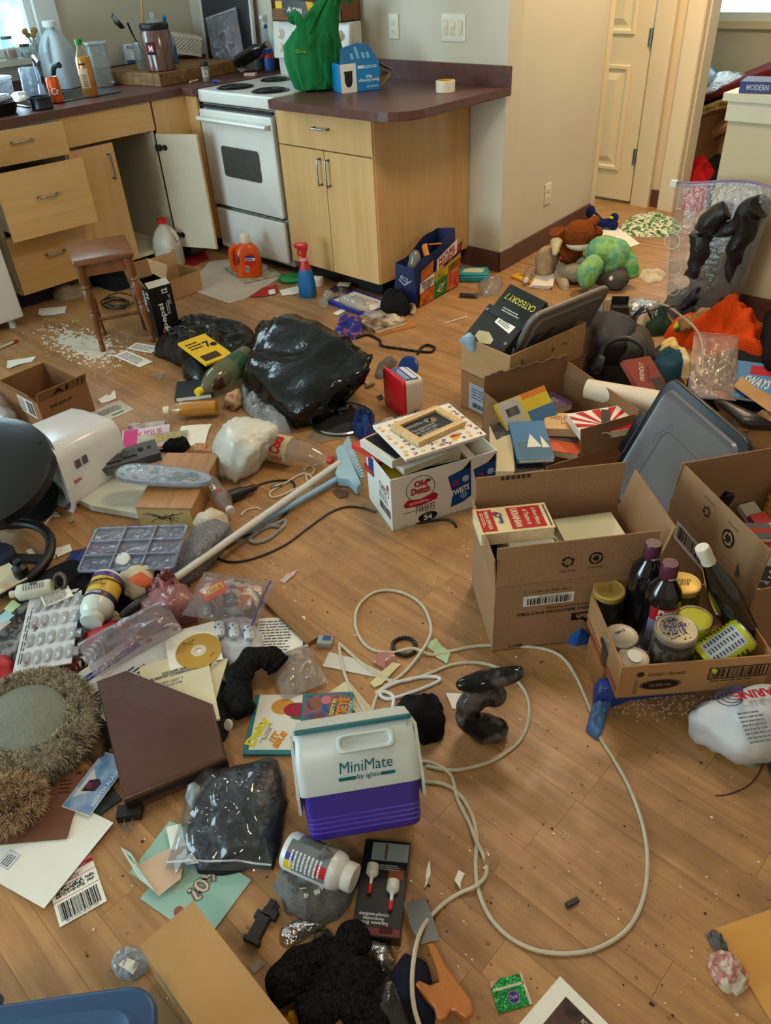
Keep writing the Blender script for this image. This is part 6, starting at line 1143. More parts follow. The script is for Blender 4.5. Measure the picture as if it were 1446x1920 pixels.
# spiral sticker notebook and the picture frame on it
NM,nw,nh=r3((762,862),(912,815),(712,795),.262);NM=T(0,0,-.008)@NM
t=thing('spiral_notebook','white spiral notebook printed with stars and boats on top of the snack carton','notebook',NM);B().box(0,0,.004,nw,nh,.008).bd('page_block',PAPER,t);c_=B().box(0,0,.0092,nw+.002,nh+.002,.0014).bd('cover',C(230,226,216,.45,.02),t)
R=random.Random(8)
for i in range(10):
 for j in range(8):
  x,y=-nw/2+nw*(i+.5+R.uniform(-.2,.2))/10,-nh/2+nh*(j+.5+R.uniform(-.2,.2))/8.4;k=(i+j*2)%4;r_=.0105;Mz=T(x,y,.0099)@RZ(R.uniform(0,90))
  if k==0:shape(c_,[(r_*(1 if q%2==0 else .45)*cos(q*.628),r_*(1 if q%2==0 else .45)*sin(q*.628)) for q in range(10)],Mz,ink(216,150,50),'star',.0002)
  elif k==1:shape(c_,[(-r_,-.002),(r_,-.002),(r_*.6,-r_*.7),(-r_*.6,-r_*.7)][::-1],Mz,ink(120,60,90),'boat',.0002);shape(c_,[(-.001,0),(r_*.8,0),(-.001,r_)],Mz,ink(190,70,50),'boat',.0002)
  elif k==2:ring(c_,0,0,r_*.7,r_*.35,Mz,ink(196,170,110))
  else:disc(c_,0,0,r_*.7,Mz,ink(150,140,140),n=8);rect(c_,0,0,r_,.002,Mz,ink(90,80,90),z=.0006)
b=B()
for i in range(34):q=(i+.5)/34;b.tube([((q-.5)*nw,nh/2+.003+.005*cos(a),.006+.008*sin(a)) for a in (-2.2,-1.2,-.2,.8,1.8,2.8)],.0009,5)
b.bd('spiral',STEEL,t)['kind']='stuff'
disc(c_,.05,-.08,.015,T(0,0,.0099),ink(216,170,50));disc(c_,.05,-.08,.015,T(0,0,.0099),ink(190,50,40),z=.0006,a0=0,a1=180);txt(c_,'65',.022,.02,T(.0,-.095,.0103)@RZ(20),INK)
FM,fw,fh_=r3((785,835),(873,795),(752,793),.272);FM=T(0,0,-.0062)@FM
t=thing('picture_frame','pale wooden picture frame with a dark print lying on the sticker notebook','picture frame',FM);FW=woodm('pale_wood',(196,160,110),(222,190,140),.5,(6,40,40))
for (x,y,a_,b_) in ((0,fh_/2-.011,fw,.022),(0,-fh_/2+.011,fw,.022),(-fw/2+.011,0,.022,fh_-.044),(fw/2-.011,0,.022,fh_-.044)):B().box(x,y,.008,a_,b_,.016).bd('frame_bar',FW,t)
B().box(0,0,.005,fw-.04,fh_-.04,.004).bd('print',C(36,40,44,.3,.2),t);b2=T(0,0,.0072);txt(t,'The greatest thing\nyou will ever learn\nis just to love',fw*.45,fh_*.34,b2@T(-fw*.1,-fh_*.12,0),ink(200,200,196));disc(t,fw*.18,fh_*.12,.014,b2,ink(150,110,100));disc(t,fw*.10,fh_*.18,.012,b2,ink(110,130,130));lns(t,-fw*.15,fh_*.2,fw*.4,.016,2,b2,ink(170,170,160))
# ---- potato carton
BL_,BW_,BH_=.405,.262,.224;BA=49.5;c0_=at(923,1222);MB=boxM(c0_,BA,BL_,BW_)
oB,bd_,fB=carton('potato_carton','brown potato-patties carton with raised flaps full of books',MB,BL_,BW_,BH_,(('F',.115,-5),('B',.155,-2),('L',.085,4),('R',.13,14)),card(156,121,88))
F_=onf(BL_,BW_,BH_,'F')@RZ(180)
rect(oB,.065,-.055,.13,.034,F_,C(226,226,220,.6),'barcode_label',.0006);bars(oB,.065,-.053,.115,.022,F_,z=.0012);lns(oB,.065,-.067,.1,.004,1,F_,INK,z=.0012)
txt(oB,'CLASSIC HASH BROWN PATTIES',.29,.010,F_@T(.0,-.012,.0008),ink(34,30,30),bold=.02);txt(oB,'GOLDEN BROWN POTATOES',.16,.007,F_@T(-.01,-.026,.0008),ink(34,30,30),bold=.01);txt(oB,'1 00 56210 26111 0',.12,.007,F_@T(.07,-.085,.0008),ink(40,36,34))
shape(oB,[(-.13,.004),(.0,.004),(.0,.03),(-.03,.03),(-.045,.045),(-.085,.045),(-.1,.03),(-.13,.03)],F_,ink(26,24,24),'logo',.0007);txt(oB,'Cavendish',.1,.018,F_@T(-.062,.017,.0011),ink(176,134,92),bold=.03);txt(oB,'REAL',.035,.010,F_@T(-.065,.036,.0011),ink(176,134,92),bold=.03);txt(oB,'26111',.035,.009,F_@T(.14,.098,.0008),ink(34,30,30),bold=.03)
def recycle(par,M_,r,dark):
 c=ink(30,27,26)
 if dark:disc(par,0,0,r,M_,c,'recycled_mark',.0004);c=ink(170,130,90)
 for k in range(3):
  a=k*120;q=[(r*.72*cos(D(a+x)),r*.72*sin(D(a+x))) for x in (0,30,60,84)]+[(r*.48*cos(D(a+x)),r*.48*sin(D(a+x))) for x in (70,50,25,0)];shape(par,q,M_,c,'recycle_arrow',.0009);shape(par,[(r*.9*cos(D(a+80)),r*.9*sin(D(a+80))),(r*.62*cos(D(a+112)),r*.62*sin(D(a+112))),(r*.3*cos(D(a+78)),r*.3*sin(D(a+78)))],M_,c,'recycle_arrow',.0009)
fo_,ln_,wd_=fB['F'];Ff=T(0,ln_/2,.0021)@RZ(180)
recycle(fo_,Ff@T(.025,.002,0),.021,False);recycle(fo_,Ff@T(-.045,.0,0),.018,True);txt(fo_,'Recyclable',.04,.007,Ff@T(.025,.029,.0003),ink(40,34,30));txt(fo_,'Recycled',.034,.007,Ff@T(-.045,.027,.0003),ink(40,34,30))
fo_,ln_,wd_=fB['B'];b=B()
for k in range(6):b.box(.06+.014*k,ln_-.008,-.0022,.009,.012,.001)
b.bd('perforation',C(60,44,32,.9),fo_)['kind']='stuff'
IB=inb(MB,BL_,BW_)
zs=.006
for k,(t_,c_,lb) in enumerate(((.08,(60,60,70),'thick dark paperback at the bottom of the left stack in the potato carton'),(.06,(196,190,170),'cream paperback second from the bottom of the left stack in the potato carton'),(.045,(70,90,100),'teal paperback in the left stack of the potato carton'),(.052,(216,212,200),'white paperback just under the red and cream novel'),(.030,(226,222,210),'thin white paperback directly under the red and cream novel'))):pb('paperback',lb,IB(-.45+.01*(k%2),.02*(k%3),zs,40*0+2*k-4),.115,.21,t_,c_);zs+=t_
UM,uw,uh=r3((886,953),(902,1000),(1020,937),.315);UM.translation.z=zs+.0008
bk=pb('red_cream_novel','cream and red novel lying on top in the potato carton',UM,uw,uh,.036,(216,196,150),pages=CREAM)
MT=T(0,0,.0364);cv=bk.children[0]
rect(cv,0,.17*uh*1.0,uw*.84,uh*.46,MT,ink(178,36,40),'cover_panel',.0004);rect(cv,0,-.36*uh,uw*.84,uh*.20,MT,ink(178,36,40),'cover_panel',.0004)
txt(cv,'UKRAINIAN',uw*.74,uh*.10,MT@T(0,.04*uh,.0008),ink(226,210,170),bold=.03);txt(cv,'of Tractors in',uw*.6,uh*.07,MT@T(0,.19*uh,.0008),ink(226,210,170),shear=.3,bold=.02);txt(cv,'A Short History',uw*.7,uh*.075,MT@T(0,.30*uh,.0008),ink(226,210,170),shear=.3,bold=.02);txt(cv,'MARINA LEWYCKA',uw*.7,uh*.055,MT@T(0,-.34*uh,.0008),ink(226,210,170),bold=.03);lns(cv,0,-.41*uh,uw*.6,uh*.05,2,MT@T(0,0,.0004),ink(226,210,170));rect(cv,0,.46*uh,uw*.86,uh*.02,MT,ink(60,70,100),z=.0005)
for (x,y,r_) in ((-.18,-.19,.010),(.1,-.18,.006)):ring(cv,x*uw,y*uh,r_,r_*.6,MT@T(0,0,.0004),ink(60,80,120))
rect(cv,.0,-.165*uh,uw*.3,uh*.04,MT,ink(60,80,120),z=.0007);disc(cv,-.25*uw,-.22*uh,.008,MT,ink(178,36,40),z=.0007,n=12)
zs=.006
for k,(t_,c_,lb) in enumerate(((.11,(90,80,70),'thick paperback at the bottom of the right stack in the potato carton'),(.08,(200,190,160),'cream paperback low in the right stack of the potato carton'),(.022,(214,208,186),'pale paperback under the top right book in the potato carton'))):pb('paperback',lb,IB(.42,.1,zs,94),.12,.17,t_,c_);zs+=t_
pb('paperback','pale green-edged paperback on top of the right stack in the potato carton',IB(.42,.25,zs,92),.105,.16,.030,(206,204,170));pb('paperback','cream paperback leaning at the front of the right stack in the potato carton',IB(.44,-.45,zs-.03,92)@RX(0),.05,.15,.04,(220,208,176))
# ---- book carton E (left side open)
eC=at(1197,788,.2);eA=66;eU=V((cos(D(eA)),sin(D(eA)),0));eV=V((-eU.y,eU.x,0));ER=at(907,730,.2);ER.z=0
EW,ED,EH=.345,.43,.19
ME=mx(ER+eU*EW/2-eV*ED/2,eU,(0,0,1))     # x along the back wall, y towards the back wall
oE,bd_,fE=carton('book_carton','torn brown carton of books with its near side spilling open',ME,EW,ED,EH,(('L',.02,20),),card(142,102,68))
# cut-down near side
for ch in list(oE.children):
 if ch.name.startswith('flap'):bpy.data.objects.remove(ch)
bpy.data.objects.remove([c for c in oE.children if c.name.startswith('body')][0])
CE=card(134,100,70);b=B();k=.004;b.box(0,0,k/2,EW,ED,k);b.box(0,ED/2-k/2,EH*.55+.02,EW,k,EH*1.1+.04);b.box(EW/2-k/2,0,EH/2,k,ED,EH);b.box(-EW/2+k/2,ED*.3,EH/2,k,ED*.4,EH);b.bd('body',CE,oE)
b=B();b.box(0,-ED/2+k/2,.06,EW,k,.12);b.bd('front_wall',CE,oE)
B().box(0,.05,0,EW*.62,.10,k*.9).bd('flap',CE,oE,M=mx((EW*.17,-ED/2,.118),(1,0,0),(0,-1,0))@RX(-8));B().box(0,.02,0,ED*.96,.045,k*.9).bd('flap',CE,oE,M=mx((EW/2,0,EH-.001),(0,1,0),(1,0,0))@RX(6))
b=B()
for i in range(14):b.box(-EW/2+EW*(i+.5)/14,ED/2-k,EH*1.1+.04+.004*((i*7)%3),EW/14*.9,.006,.01)
b.bd('torn_edge',C(120,92,66,.9),oE)['kind']='stuff'
zs=.005
for k_,(t_,c_,lb) in enumerate(((.05,(70,60,60),'dark paperback at the bottom of the book carton, left pile'),(.04,(120,110,90),'tan paperback low in the left pile of the book carton'))):pb('paperback',lb,ME@T(-.06,.0,zs)@RZ(6),.15,.24,t_,c_);zs+=t_
zt=zs
M_=lambda px,py,z,a:TM(at(px,py,z))@RZ(a)
pb('cream_book','long cream book with rough pages leaning out of the book carton',mx(at(940,850,.112),at(985,868,.10)-at(950,868,.10),(0,0,1))@RX(7),.075,.24,.024,(196,184,146))
pb('black_hardcover','black hardcover with white lettering sloping out of the book carton',mx(at(968,842,.118),(.62,.78,.0),(.16,-.10,1))@RZ(0),.12,.25,.016,(34,34,36),title=[('Principles of War',-.30,0,.9,.06,(206,206,200),90)])
pb('sailing_book','blue book with a white sailing boat on its cover in the book carton',mx(at(995,832,.14),(.66,.75,0),(.10,-.08,1))@RZ(-4),.12,.20,.018,(40,110,160),bands=((.05,-.25,.9,.4,(80,110,130)),));sb=bpy.data.objects.get('sailing_book')
for q in ([(-.02,-.04),(.03,-.04),(.0,.03)],[(.03,-.045),(.055,-.045),(.033,.02)]):shape(sb,q,T(0,0,.018),ink(226,222,212),'sail',.0008)
lb_=mx(at(985,775,.17),at(1035,740,.21)-at(948,775,.19),(.30,-.75,.45));pb('yellow_blue_paperback','yellow and blue paperback with a barcode label leaning on the carton wall',lb_,.20,.13,.02,(206,180,50),bands=((.25,-.25,.5,.5,(70,110,150)),(-.27,0,.42,.96,(176,174,168)),(.25,.42,.5,.16,(206,120,50))));yb=bpy.data.objects.get('yellow_blue_paperback');bars(yb,-.05,.02,.05,.03,T(0,0,.0206));txt(yb,'BOS',.04,.03,T(-.065,-.035,.0208),INK,bold=.05)
zr=.005
for t_,c_,lb in ((.055,(90,70,60),'brown paperback at the bottom of the right pile in the book carton'),(.04,(200,190,170),'pale paperback under the orange one in the book carton')):pb('paperback',lb,ME@T(.08,-.06,zr)@RZ(-8),.13,.2,t_,c_);zr+=t_
M2,w2,h2=r3((1025,842),(1072,850),(1040,785),.13);pb('orange_paperback','orange and white paperback under the tan one in the book carton',T(0,0,zr-.13)@M2,.125,.19,.024,(206,86,40),bands=((0,.1,.7,.5,(90,84,80)),));zr+=.024
M2,w2,h2=r3((1052,822),(1102,812),(1035,785),.16);pb('tan_paperback','thick tan paperback with orange lettering on the pile in the book carton',mx(at(1062,796,zr+.02).xy.to_3d()+V((0,0,zr+.004)),(.80,.55,0),(0,0,1)),.15,.11,.03,(206,170,120),title=[('HOUSE OF\nLIES',0,.05,.7,.5,(170,80,50))])
M2=mx(at(1128,800,.165),at(1180,800,.165)-at(1092,815,.165),(.05,-.12,1));rb=pb('sunray_paperback','paperback with red and white sun rays in the book carton',M2,.20,.13,.026,(224,216,204));cv=rb.children[0]
for k_ in range(9):
 a0,a1=D(20*k_+4),D(20*k_+14);q=lambda a:(max(-.098,min(.098,.12*cos(a)*1.5)),max(-.03,min(.062,-.03+.14*sin(a))));shape(cv,[(0,-.03),q(a0),q(a1)],T(0,0,.026),ink(186,30,34),'ray',.0005)
rect(cv,0,-.05,.198,.028,T(0,0,.026),ink(186,30,34),z=.0006);rect(cv,.01,0,.03,.128,T(0,0,.026)@RZ(-25),ink(60,56,54),z=.0009)
pb('purple_paperback','dark purple paperback at the back of the book carton',ME@T(.05,.13,.10)@RZ(10),.14,.11,.03,(70,50,84),title=[('NIGHT',0,0,.6,.3,(190,180,190))])
# ---- right carton C
cA=at(1240,938,.25);cB=at(1395,1112,.25);u_=(cB-cA);u_.z=0;u_.normalize();v_=V((-u_.y,u_.x,0));CL,CW,CH=.385,.36,.25
cA.z=0;MCc=mx(cA+u_*CL/2+v_*CW/2+v_*.03,u_,(0,0,1))
oC,bd_,fC=carton('recycled_carton','large brown carton with recycling marks on its raised flap at the right',MCc,CL,CW,CH,(('F',.115,-4),('L',.12,-4)),card(152,118,86))
fo_,ln_,wd_=fC['F'];recycle(fo_,T(.055,.05,.0021) ,.024,True);recycle(fo_,T(-.045,.06,.0021),.02,False);txt(fo_,'Recycled',.04,.007,T(.06,.088,.0024),ink(50,42,36));txt(fo_,'Recyclable',.045,.007,T(-.045,.092,.0024),ink(50,42,36))
F_=onf(CL,CW,CH,'F');rect(oC,-.07,.055,.15,.06,F_,C(214,212,204,.6),'barcode_label',.0006);bars(oC,-.07,.057,.13,.04,F_,z=.0012);lns(oC,.06,.06,.1,.05,3,F_,INK)
IC=inb(MCc,CL,CW);zs=.006
for k_,(t_,c_,lb) in enumerate(((.06,(60,60,60),'thick dark book at the bottom of the right carton'),(.05,(120,60,50),'brick red book low in the right carton'),(.04,(40,44,60),'navy book low in the right carton'))):pb('paperback',lb,IC(-.1,-.15,zs,5),.25,.20,t_,c_);zs+=t_
for k_,(c_,lb,tt) in enumerate((((206,196,176),'white-edged paperback at the back of the right carton',''),((190,60,60),'paperback with red dots at the back of the right carton','RED'),((216,210,200),'white paperback with a red word at the back of the right carton','O'))):pb('paperback',lb,IC(-.55+.25*k_,.3,zs+.0,95)@RX(20),.05,.16,.018,c_,title=[('SIGNAL',0,0,.2,.5,(170,40,44),90)] if tt else None)
pb('black_title_book','black book with cream and orange title at the near end of the right carton',IC(.62,-.72,zs+.0,3),.13,.075,.035,(24,24,26),title=[('STORIES',.1,0,.5,.4,(214,204,176))])
MX_=mx(at(1462,1078,.24),u_*.5+v_*.86,(.5,-.6,.55));pb('series_paperback','black paperback with large cream letters facing the preserves tray',MX_,.20,.035,.03,(26,24,24),title=[('SERIES',.1,0,.5,.62,(216,206,180)),('&',-.36,0,.08,.6,(200,120,40))])
pb('teal_book','teal book with a white strip lying across the right carton',mx(at(1420,1012,.24),u_*.35+v_*.94,(0,0,1)),.20,.06,.03,(50,72,84),bands=((.3,0,.3,.9,(190,186,176)),(0,.0,.3,.4,(150,50,46))));pb('red_spine_book','brick red paperback with print beside the teal book in the right carton',mx(at(1425,1030,.225),u_*.35+v_*.94,(0,0,1)),.14,.05,.03,(150,56,46),title=[('HISTORY',0,0,.7,.3,(60,30,30))])
t=thing('white_disc_card','round white card with printing standing in the right carton','card',mx(at(1412,1062,.22),u_*.45+v_*.9,(.55,-.62,.5)));B().la([(.055,0),(.055,.002)],36).bd('body',C(216,208,190,.6),t);ring(t,.0,.005,.03,.027,T(0,0,.002),ink(180,170,156));txt(t,'Rate This\nBook',.03,.014,T(.022,-.01,.0024),ink(190,40,40),bold=.02)
heap('snack_mix_bag','clear bag of yellow snack mix at the far side of the right carton','bag',[(1425,975),(1430,930),(1450,920),(1480,950),(1480,990)],.10,patches('snack_mix',[(150,100,30),(200,150,60),(110,70,30)],60,.4),z=.15,fold=.6)
# ---- small carton at the right edge in front of it
dA=at(1398,1178,.0);o,bd_,_=carton('barcode_carton','brown carton with black markings at the right edge behind the preserves tray',mx(dA+u_*.08+v_*.20+V((.07,.12,0)),v_,(0,0,1)),.30,.2,.17,(('F',.06,100),),card(140,102,70));F_=onf(.3,.2,.17,'F');bars(o,-.06,.01,.12,.05,F_);rect(o,.06,.02,.08,.01,F_,INK);lns(o,-.06,-.05,.12,.03,3,F_,INK)
# ---- preserves tray
HZ=.084;hA=at(1155,1310,HZ);hu=at(1444,1229,HZ+.111)-at(1158,1252,HZ+.111);hu.z=0;hu.normalize();HL,HW,HH=.342,.246,.105;hA.z=HZ
MH=boxM(hA,math.degrees(math.atan2(hu.y,hu.x)),HL,HW,HZ)
oH,bd_,_=carton('preserves_tray','shallow brown cardboard tray holding jars, cans and bottles',MH,HL,HW,HH,(),card(172,130,86),.004)
F_=onf(HL,HW,HH,'F');bars(oH,.10,.008,.125,.03,F_);b=B()
for (x,y,a_,b__) in ((.10,.026,.135,.003),(.10,-.010,.135,.003),(.0335,.008,.003,.039),(.1665,.008,.003,.039)):b.add([(x-a_/2,y-b__/2,.0006),(x+a_/2,y-b__/2,.0006),(x+a_/2,y+b__/2,.0006),(x-a_/2,y+b__/2,.0006)],[(0,1,2,3)],0,F_)
b.bd('barcode_border',INK,oH);lns(oH,.10,-.018,.12,.006,1,F_,INK)
txt(oH,'Golden Harvest',.085,.012,F_@T(-.065,.022,.0008),ink(40,28,22),shear=.3);disc(oH,-.125,.024,.009,F_,ink(60,44,34),'emblem');disc(oH,-.075,-.014,.048,F_,ink(28,24,24),'badge',.0006,.017);ring(oH,-.075,-.014,.045,.043,F_@T(0,0,.0004),ink(150,110,80),ry=.36);txt(oH,'12-500 mL',.05,.009,F_@T(-.075,-.014,.0012),ink(160,120,90),bold=.02)
F_=onf(HL,HW,HH,'L');rect(oH,0,-.03,HW*.96,.006,F_,ink(150,40,44));rect(oH,0,-.042,HW*.96,.004,F_,ink(150,40,44));disc(oH,.01,.0,.03,F_,ink(40,30,26),ry=.014)
IH=inb(MH,HL,HW);HB=HZ+.0042
def mason(label,px,py,zt,r,lidc,cont,h=None,txts=(),band=True,speck=False):
 p=at(px,py,zt);h=zt-HB;M_=T(p.x,p.y,HB);t=thing('mason_jar',label,'jar',M_@RZ(48),'home preserves in the tray')
 B().la([(r*.9,0),(r,.006),(r,h-.034),(r*.88,h-.02),(r*.84,h-.016),(r*.84,h-.004)],26).bd('glass',glass(190,200,190,.06),t,True)
 B().la([(r*.9,.003),(r*.955,.008),(r*.955,h-.04),(0,h-.036)],22).bd('contents',cont,t,True)
 B().la([(r*.93,h-.017),(r*.96,h-.015),(r*.96,h-.002),(r*.90,h),(r*.82,h-.001)],30).bd('screw_band',C(*lidc,.42,.06,metal=.5),t,True)
 ld=B().la([(r*.86,h-.004),(r*.84,h-.0005),(r*.74,h-.0012),(0,h-.0012)],28).bd('lid',C(*(txts[0][1] if txts and txts[0][0]=='lid' else (214,198,150)),.55,.06),t,True)
 for e in txts:
  if e[0] !='lid':txt(ld,e[0],r*e[1],r*e[2],T(0,r*e[3],h)@RZ(e[4] if len(e)>4 else 0),ink(*(e[5] if len(e)>5 else (50,48,60))),bold=.01)
 if speck:
  R=random.Random(7);b=B()
  for k in range(46):
   a=R.random()*6.28;q=r*.74*R.uniform(.45,1);s=r*R.uniform(.02,.07);b.add([(q*cos(a)+s*cos(j*1.05+a),q*sin(a)+s*.7*sin(j*1.05+a),h-.0004) for j in range(6)],[(0,1,2,3,4,5)])
  b.bd('rust_speck',C(46,40,34,.8),ld)['kind']='stuff'
 return t
GOLD=(206,176,90);SILV=(150,144,130)
mason('dark preserve jar with a gold lid at the back left of the tray',1143,1104,HZ+.120,.041,GOLD,C(22,14,14,.4),txts=(('lid',(206,176,96)),('12 AT\n87',.8,.6,0,20,(150,110,50))))
mason('gold-lidded pickle jar behind the two dark bottles',1283,1092,HZ+.135,.043,GOLD,C(84,80,50,.5),txts=(('lid',(214,196,126)),('PICKLES\n2018',.9,.5,.05,-8)))
mason('jar with a pale printed lid at the left of the tray',1166,1191,HZ+.096,.041,SILV,C(50,36,30,.5),txts=(('lid',(176,160,128)),('GEM LID',.7,.16,.3,20)))
mason('small jar with a white sticker on its lid at the front left of the tray',1188,1233,HZ+.092,.038,SILV,C(60,44,36,.5),txts=(('lid',(170,150,118)),))
mason('large jar with a speckled lid at the front centre of the tray',1269,1178,HZ+.150,.050,(160,150,130),patches('pickle',[(60,44,36),(110,92,74),(40,30,26),(130,116,100)],34,.4,0),txts=(('lid',(196,184,152)),('Pickles\n2019',1.0,.62,.0,4,(50,60,120)),('MASON',.5,.12,.5,0)),speck=True)
o=bpy.data.objects.get('mason_jar.003');ld=[c for c in o.children if c.name.startswith('lid')][0];disc(ld,.004,.004,.015,T(0,0,HZ+.092-HB),PAPER,'sticker',.0008,.02)
# dark juice bottles
def juice(label,px,py,zt,lab):
 p=at(px,py,zt);h=zt-HB;t=thing('juice_bottle',label,'bottle',T(p.x,p.y,HB)@RZ(-40));r=.042
 B().la([(r*.92,0),(r,.008),(r,h*.60),(r*.9,h*.70),(r*.5,h*.80),(.0165,h*.84),(.016,h*.9)],28).bd('body',C(16,14,18,.08,0,coat=.6),t,True)
 B().la([(.0195,h*.84),(.0205,h*.845),(.0195,h-.004),(.0175,h),(0,h)],24).bd('cap',C(84,34,54,.4,.08),t,True)
 cyl_print(t,.0206,h*.855,h*.875,-20,40,ink(190,170,180),'cap_print',M=None)
 if lab:
  cyl_print(t,r,h*.18,h*.44,-62,52,C(120,110,140,.5));o=cyl_print(t,r+.0006,h*.44,h*.585,-60,50,C(170,26,36,.4));cyl_txt(t,'Pietro\nCorelli',r+.001,-5,h*.515,.05,.032,ink(232,226,220),.03)
  cyl_lines(t,r+.001,-5,h*.31,.05,.04,4,ink(220,220,230))
 return t
juice('dark juice bottle with a purple cap at the back of the tray',1226,1018,HZ+.262,False);juice('dark juice bottle with a red label in front of the other purple-capped one',1258,1055,HZ+.262,True)
# wine bottle with a white neck seal, leaning
A_=at(1400,1200,HZ+.05);Bp=at(1316,1026,HZ+.315);z_=(Bp-A_).normalized();t=thing('white_sealed_bottle','dark wine bottle with a white neck seal leaning in the tray','bottle',axm(Bp-z_*.305,z_))
B().la([(.028,0),(.036,.006),(.0365,.14),(.033,.18),(.017,.255),(.0145,.265)],26).bd('body',C(14,12,13,.1,0,coat=.6),t,True);B().la([(.0165,.245),(.0155,.28),(.0165,.284),(.0165,.30),(.015,.305),(0,.305)],22).bd('neck_seal',C(220,214,200,.4,.04),t,True)
# cans
def can(label,M_,r,h):
 t=thing('yellow_can',label,'can',M_);B().la([(r*.95,0),(r,.003),(r,h-.003)],30).bd('body',C(196,200,24,.35,.04),t,True);B().la([(r,h-.005),(r*1.03,h-.002),(r*1.0,h),(r*.94,h),(r*.9,h-.004),(r*.72,h-.003),(r*.7,h-.005),(0,h-.005)],32).bd('lid',C(196,188,176,.25,.05,metal=.85),t,True);return t
p=at(1304,1158,HZ+.118);t=can('upright yellow can with a bare steel lid behind the speckled jar',T(p.x,p.y,HB),.041,HZ+.118-HB);cyl_txt(t,'VEG',.0415,-60,.05,.03,.02,ink(60,90,30),.03)
MK,L_=lying((1318,1240),(1398,1186),HZ+.062,HZ+.118);t=can('tilted yellow can lying on the front edge of the tray',MK,.040,.115);cyl_print(t,.0402,.012,.10,-20,60,C(190,200,210,.35));
for a in (0,24,48):cyl_lines(t,.0408,a-4,.056,.012,.08,10,ink(60,60,70),seed=a)
cyl_lines(t,.0405,-48,.06,.03,.08,9,INK,seed=4);cyl_lines(t,.0405,96,.06,.03,.07,6,ink(40,60,30),seed=6)
# what the tray rests on and the things beside it
heap('blue_plastic_bag','deep blue plastic bag flattened under the preserves tray','bag',[(1110,1330),(1118,1240),(1180,1200),(1360,1180),(1430,1262),(1300,1300),(1160,1316),(1120,1345),(1104,1335)],.082,C(26,62,150,.3,.15,12,.3,40),fold=.06,fs=14,edge=.12)
heap('blue_wrapper','torn light blue plastic wrapper sticking out in front of the preserves tray','wrapper',[(1098,1370),(1108,1330),(1128,1310),(1150,1312),(1138,1345),(1124,1390),(1110,1384)],.03,C(70,112,170,.35,.25,30,.4,50),fold=.9,fs=30,seed=5)
a_,c_=at(1080,1290),at(1125,1280);
t=thing('small_parcel','small taped brown parcel with an address label left of the preserves tray','parcel',mx(at(1104,1290)+V((.035,.075,0)),(.70,.71,0),(0,0,1)));B().rbox(.13,.12,.092,.003,.002).bd('body',C(150,100,56,.5,.12),t,True);F_=onf(.13,.12,.092,'T');rect(t,.005,.0,.118,.085,F_,PAPER,'address_label',.0006);lns(t,-.01,.02,.08,.03,3,F_,INK,z=.0011);txt(t,'CN-04',.045,.012,F_@T(-.025,-.03,.001),INK,bold=.03)
heap('blue_cloth_scrap','bit of blue cloth behind the small parcel','cloth',[(1062,1206),(1080,1190),(1106,1192),(1104,1208),(1080,1212)],.04,cl(40,80,150),fold=.4,fs=24)
b=B();R=random.Random(21)
for i in range(260):
 p=at(R.gauss(1250,70),1330+R.gauss(0,12)-(0 if R.random()<.6 else 20));s=R.uniform(.001,.003);a=R.random()*3;b.prism([(p.x+s*cos(a+1.57*j),p.y+s*1.4*sin(a+1.57*j)) for j in range(4)],.0003,.002)
tag(b.bd('oat_flakes',C(206,190,160,.8)),'scattered pale flakes on the floor in front of the preserves tray','crumbs',kind='stuff')
t=hull('flour_bag','white and blue printed flour bag lying at the right edge below the tray','bag',[at(*p) for p in ((1298,1385,0),(1380,1425,0),(1330,1330,0),(1300,1345,.08),(1312,1330,.10),(1385,1400,.09),(1380,1300,.13),(1460,1290,.13),(1520,1330,.12),(1480,1430,0),(1440,1400,.08),(1520,1400,0),(1400,1330,.15))],C(206,212,218,.5,.06,12,.3,40),5,.014,12,4,1)
FMt=mx(at(1416,1352,.151),at(1446,1335,.15)-at(1390,1360,.15),(.25,-.5,.85));txt(t,'FARINE',.10,.022,TM(-t.location)@mx(at(1420,1300,.17),V((.62,.75,0)),(.0,0,1))@RZ(180),ink(170,40,60),bold=.04)
Mf=TM(-t.location)@mx(at(1368,1308,.165),V((.62,.75,0)),(.1,-.1,1))
for k_ in range(5):ring(t,.006*k_,.004*k_,.03-.004*k_,.027-.004*k_,Mf,ink(60,70,110),ry=.7)
Mf=TM(-t.location)@mx(at(1420,1362,.165),V((.62,.75,0)),(.15,-.3,1));ring(t,0,0,.001,.0005,Mf,INK);lns(t,0,0,.06,.07,8,Mf,ink(110,116,126))
heap('teal_wrap','pale teal plastic scrap under the flour bag','wrapper',[(1380,1432),(1400,1410),(1440,1405),(1446,1420),(1410,1440)],.02,film(150,200,200,.6),fold=1,fs=30)
b=B();b.box(0,0,.012,.16,.12,.024);o=b.bd('dark_box',C(36,56,44,.5),None);o.matrix_world=mx(at(1440,1425)+V((.07,.03,0)),(.8,.6,0),(0,0,1));tag(o,'dark green flat box under the flour bag at the edge','box')
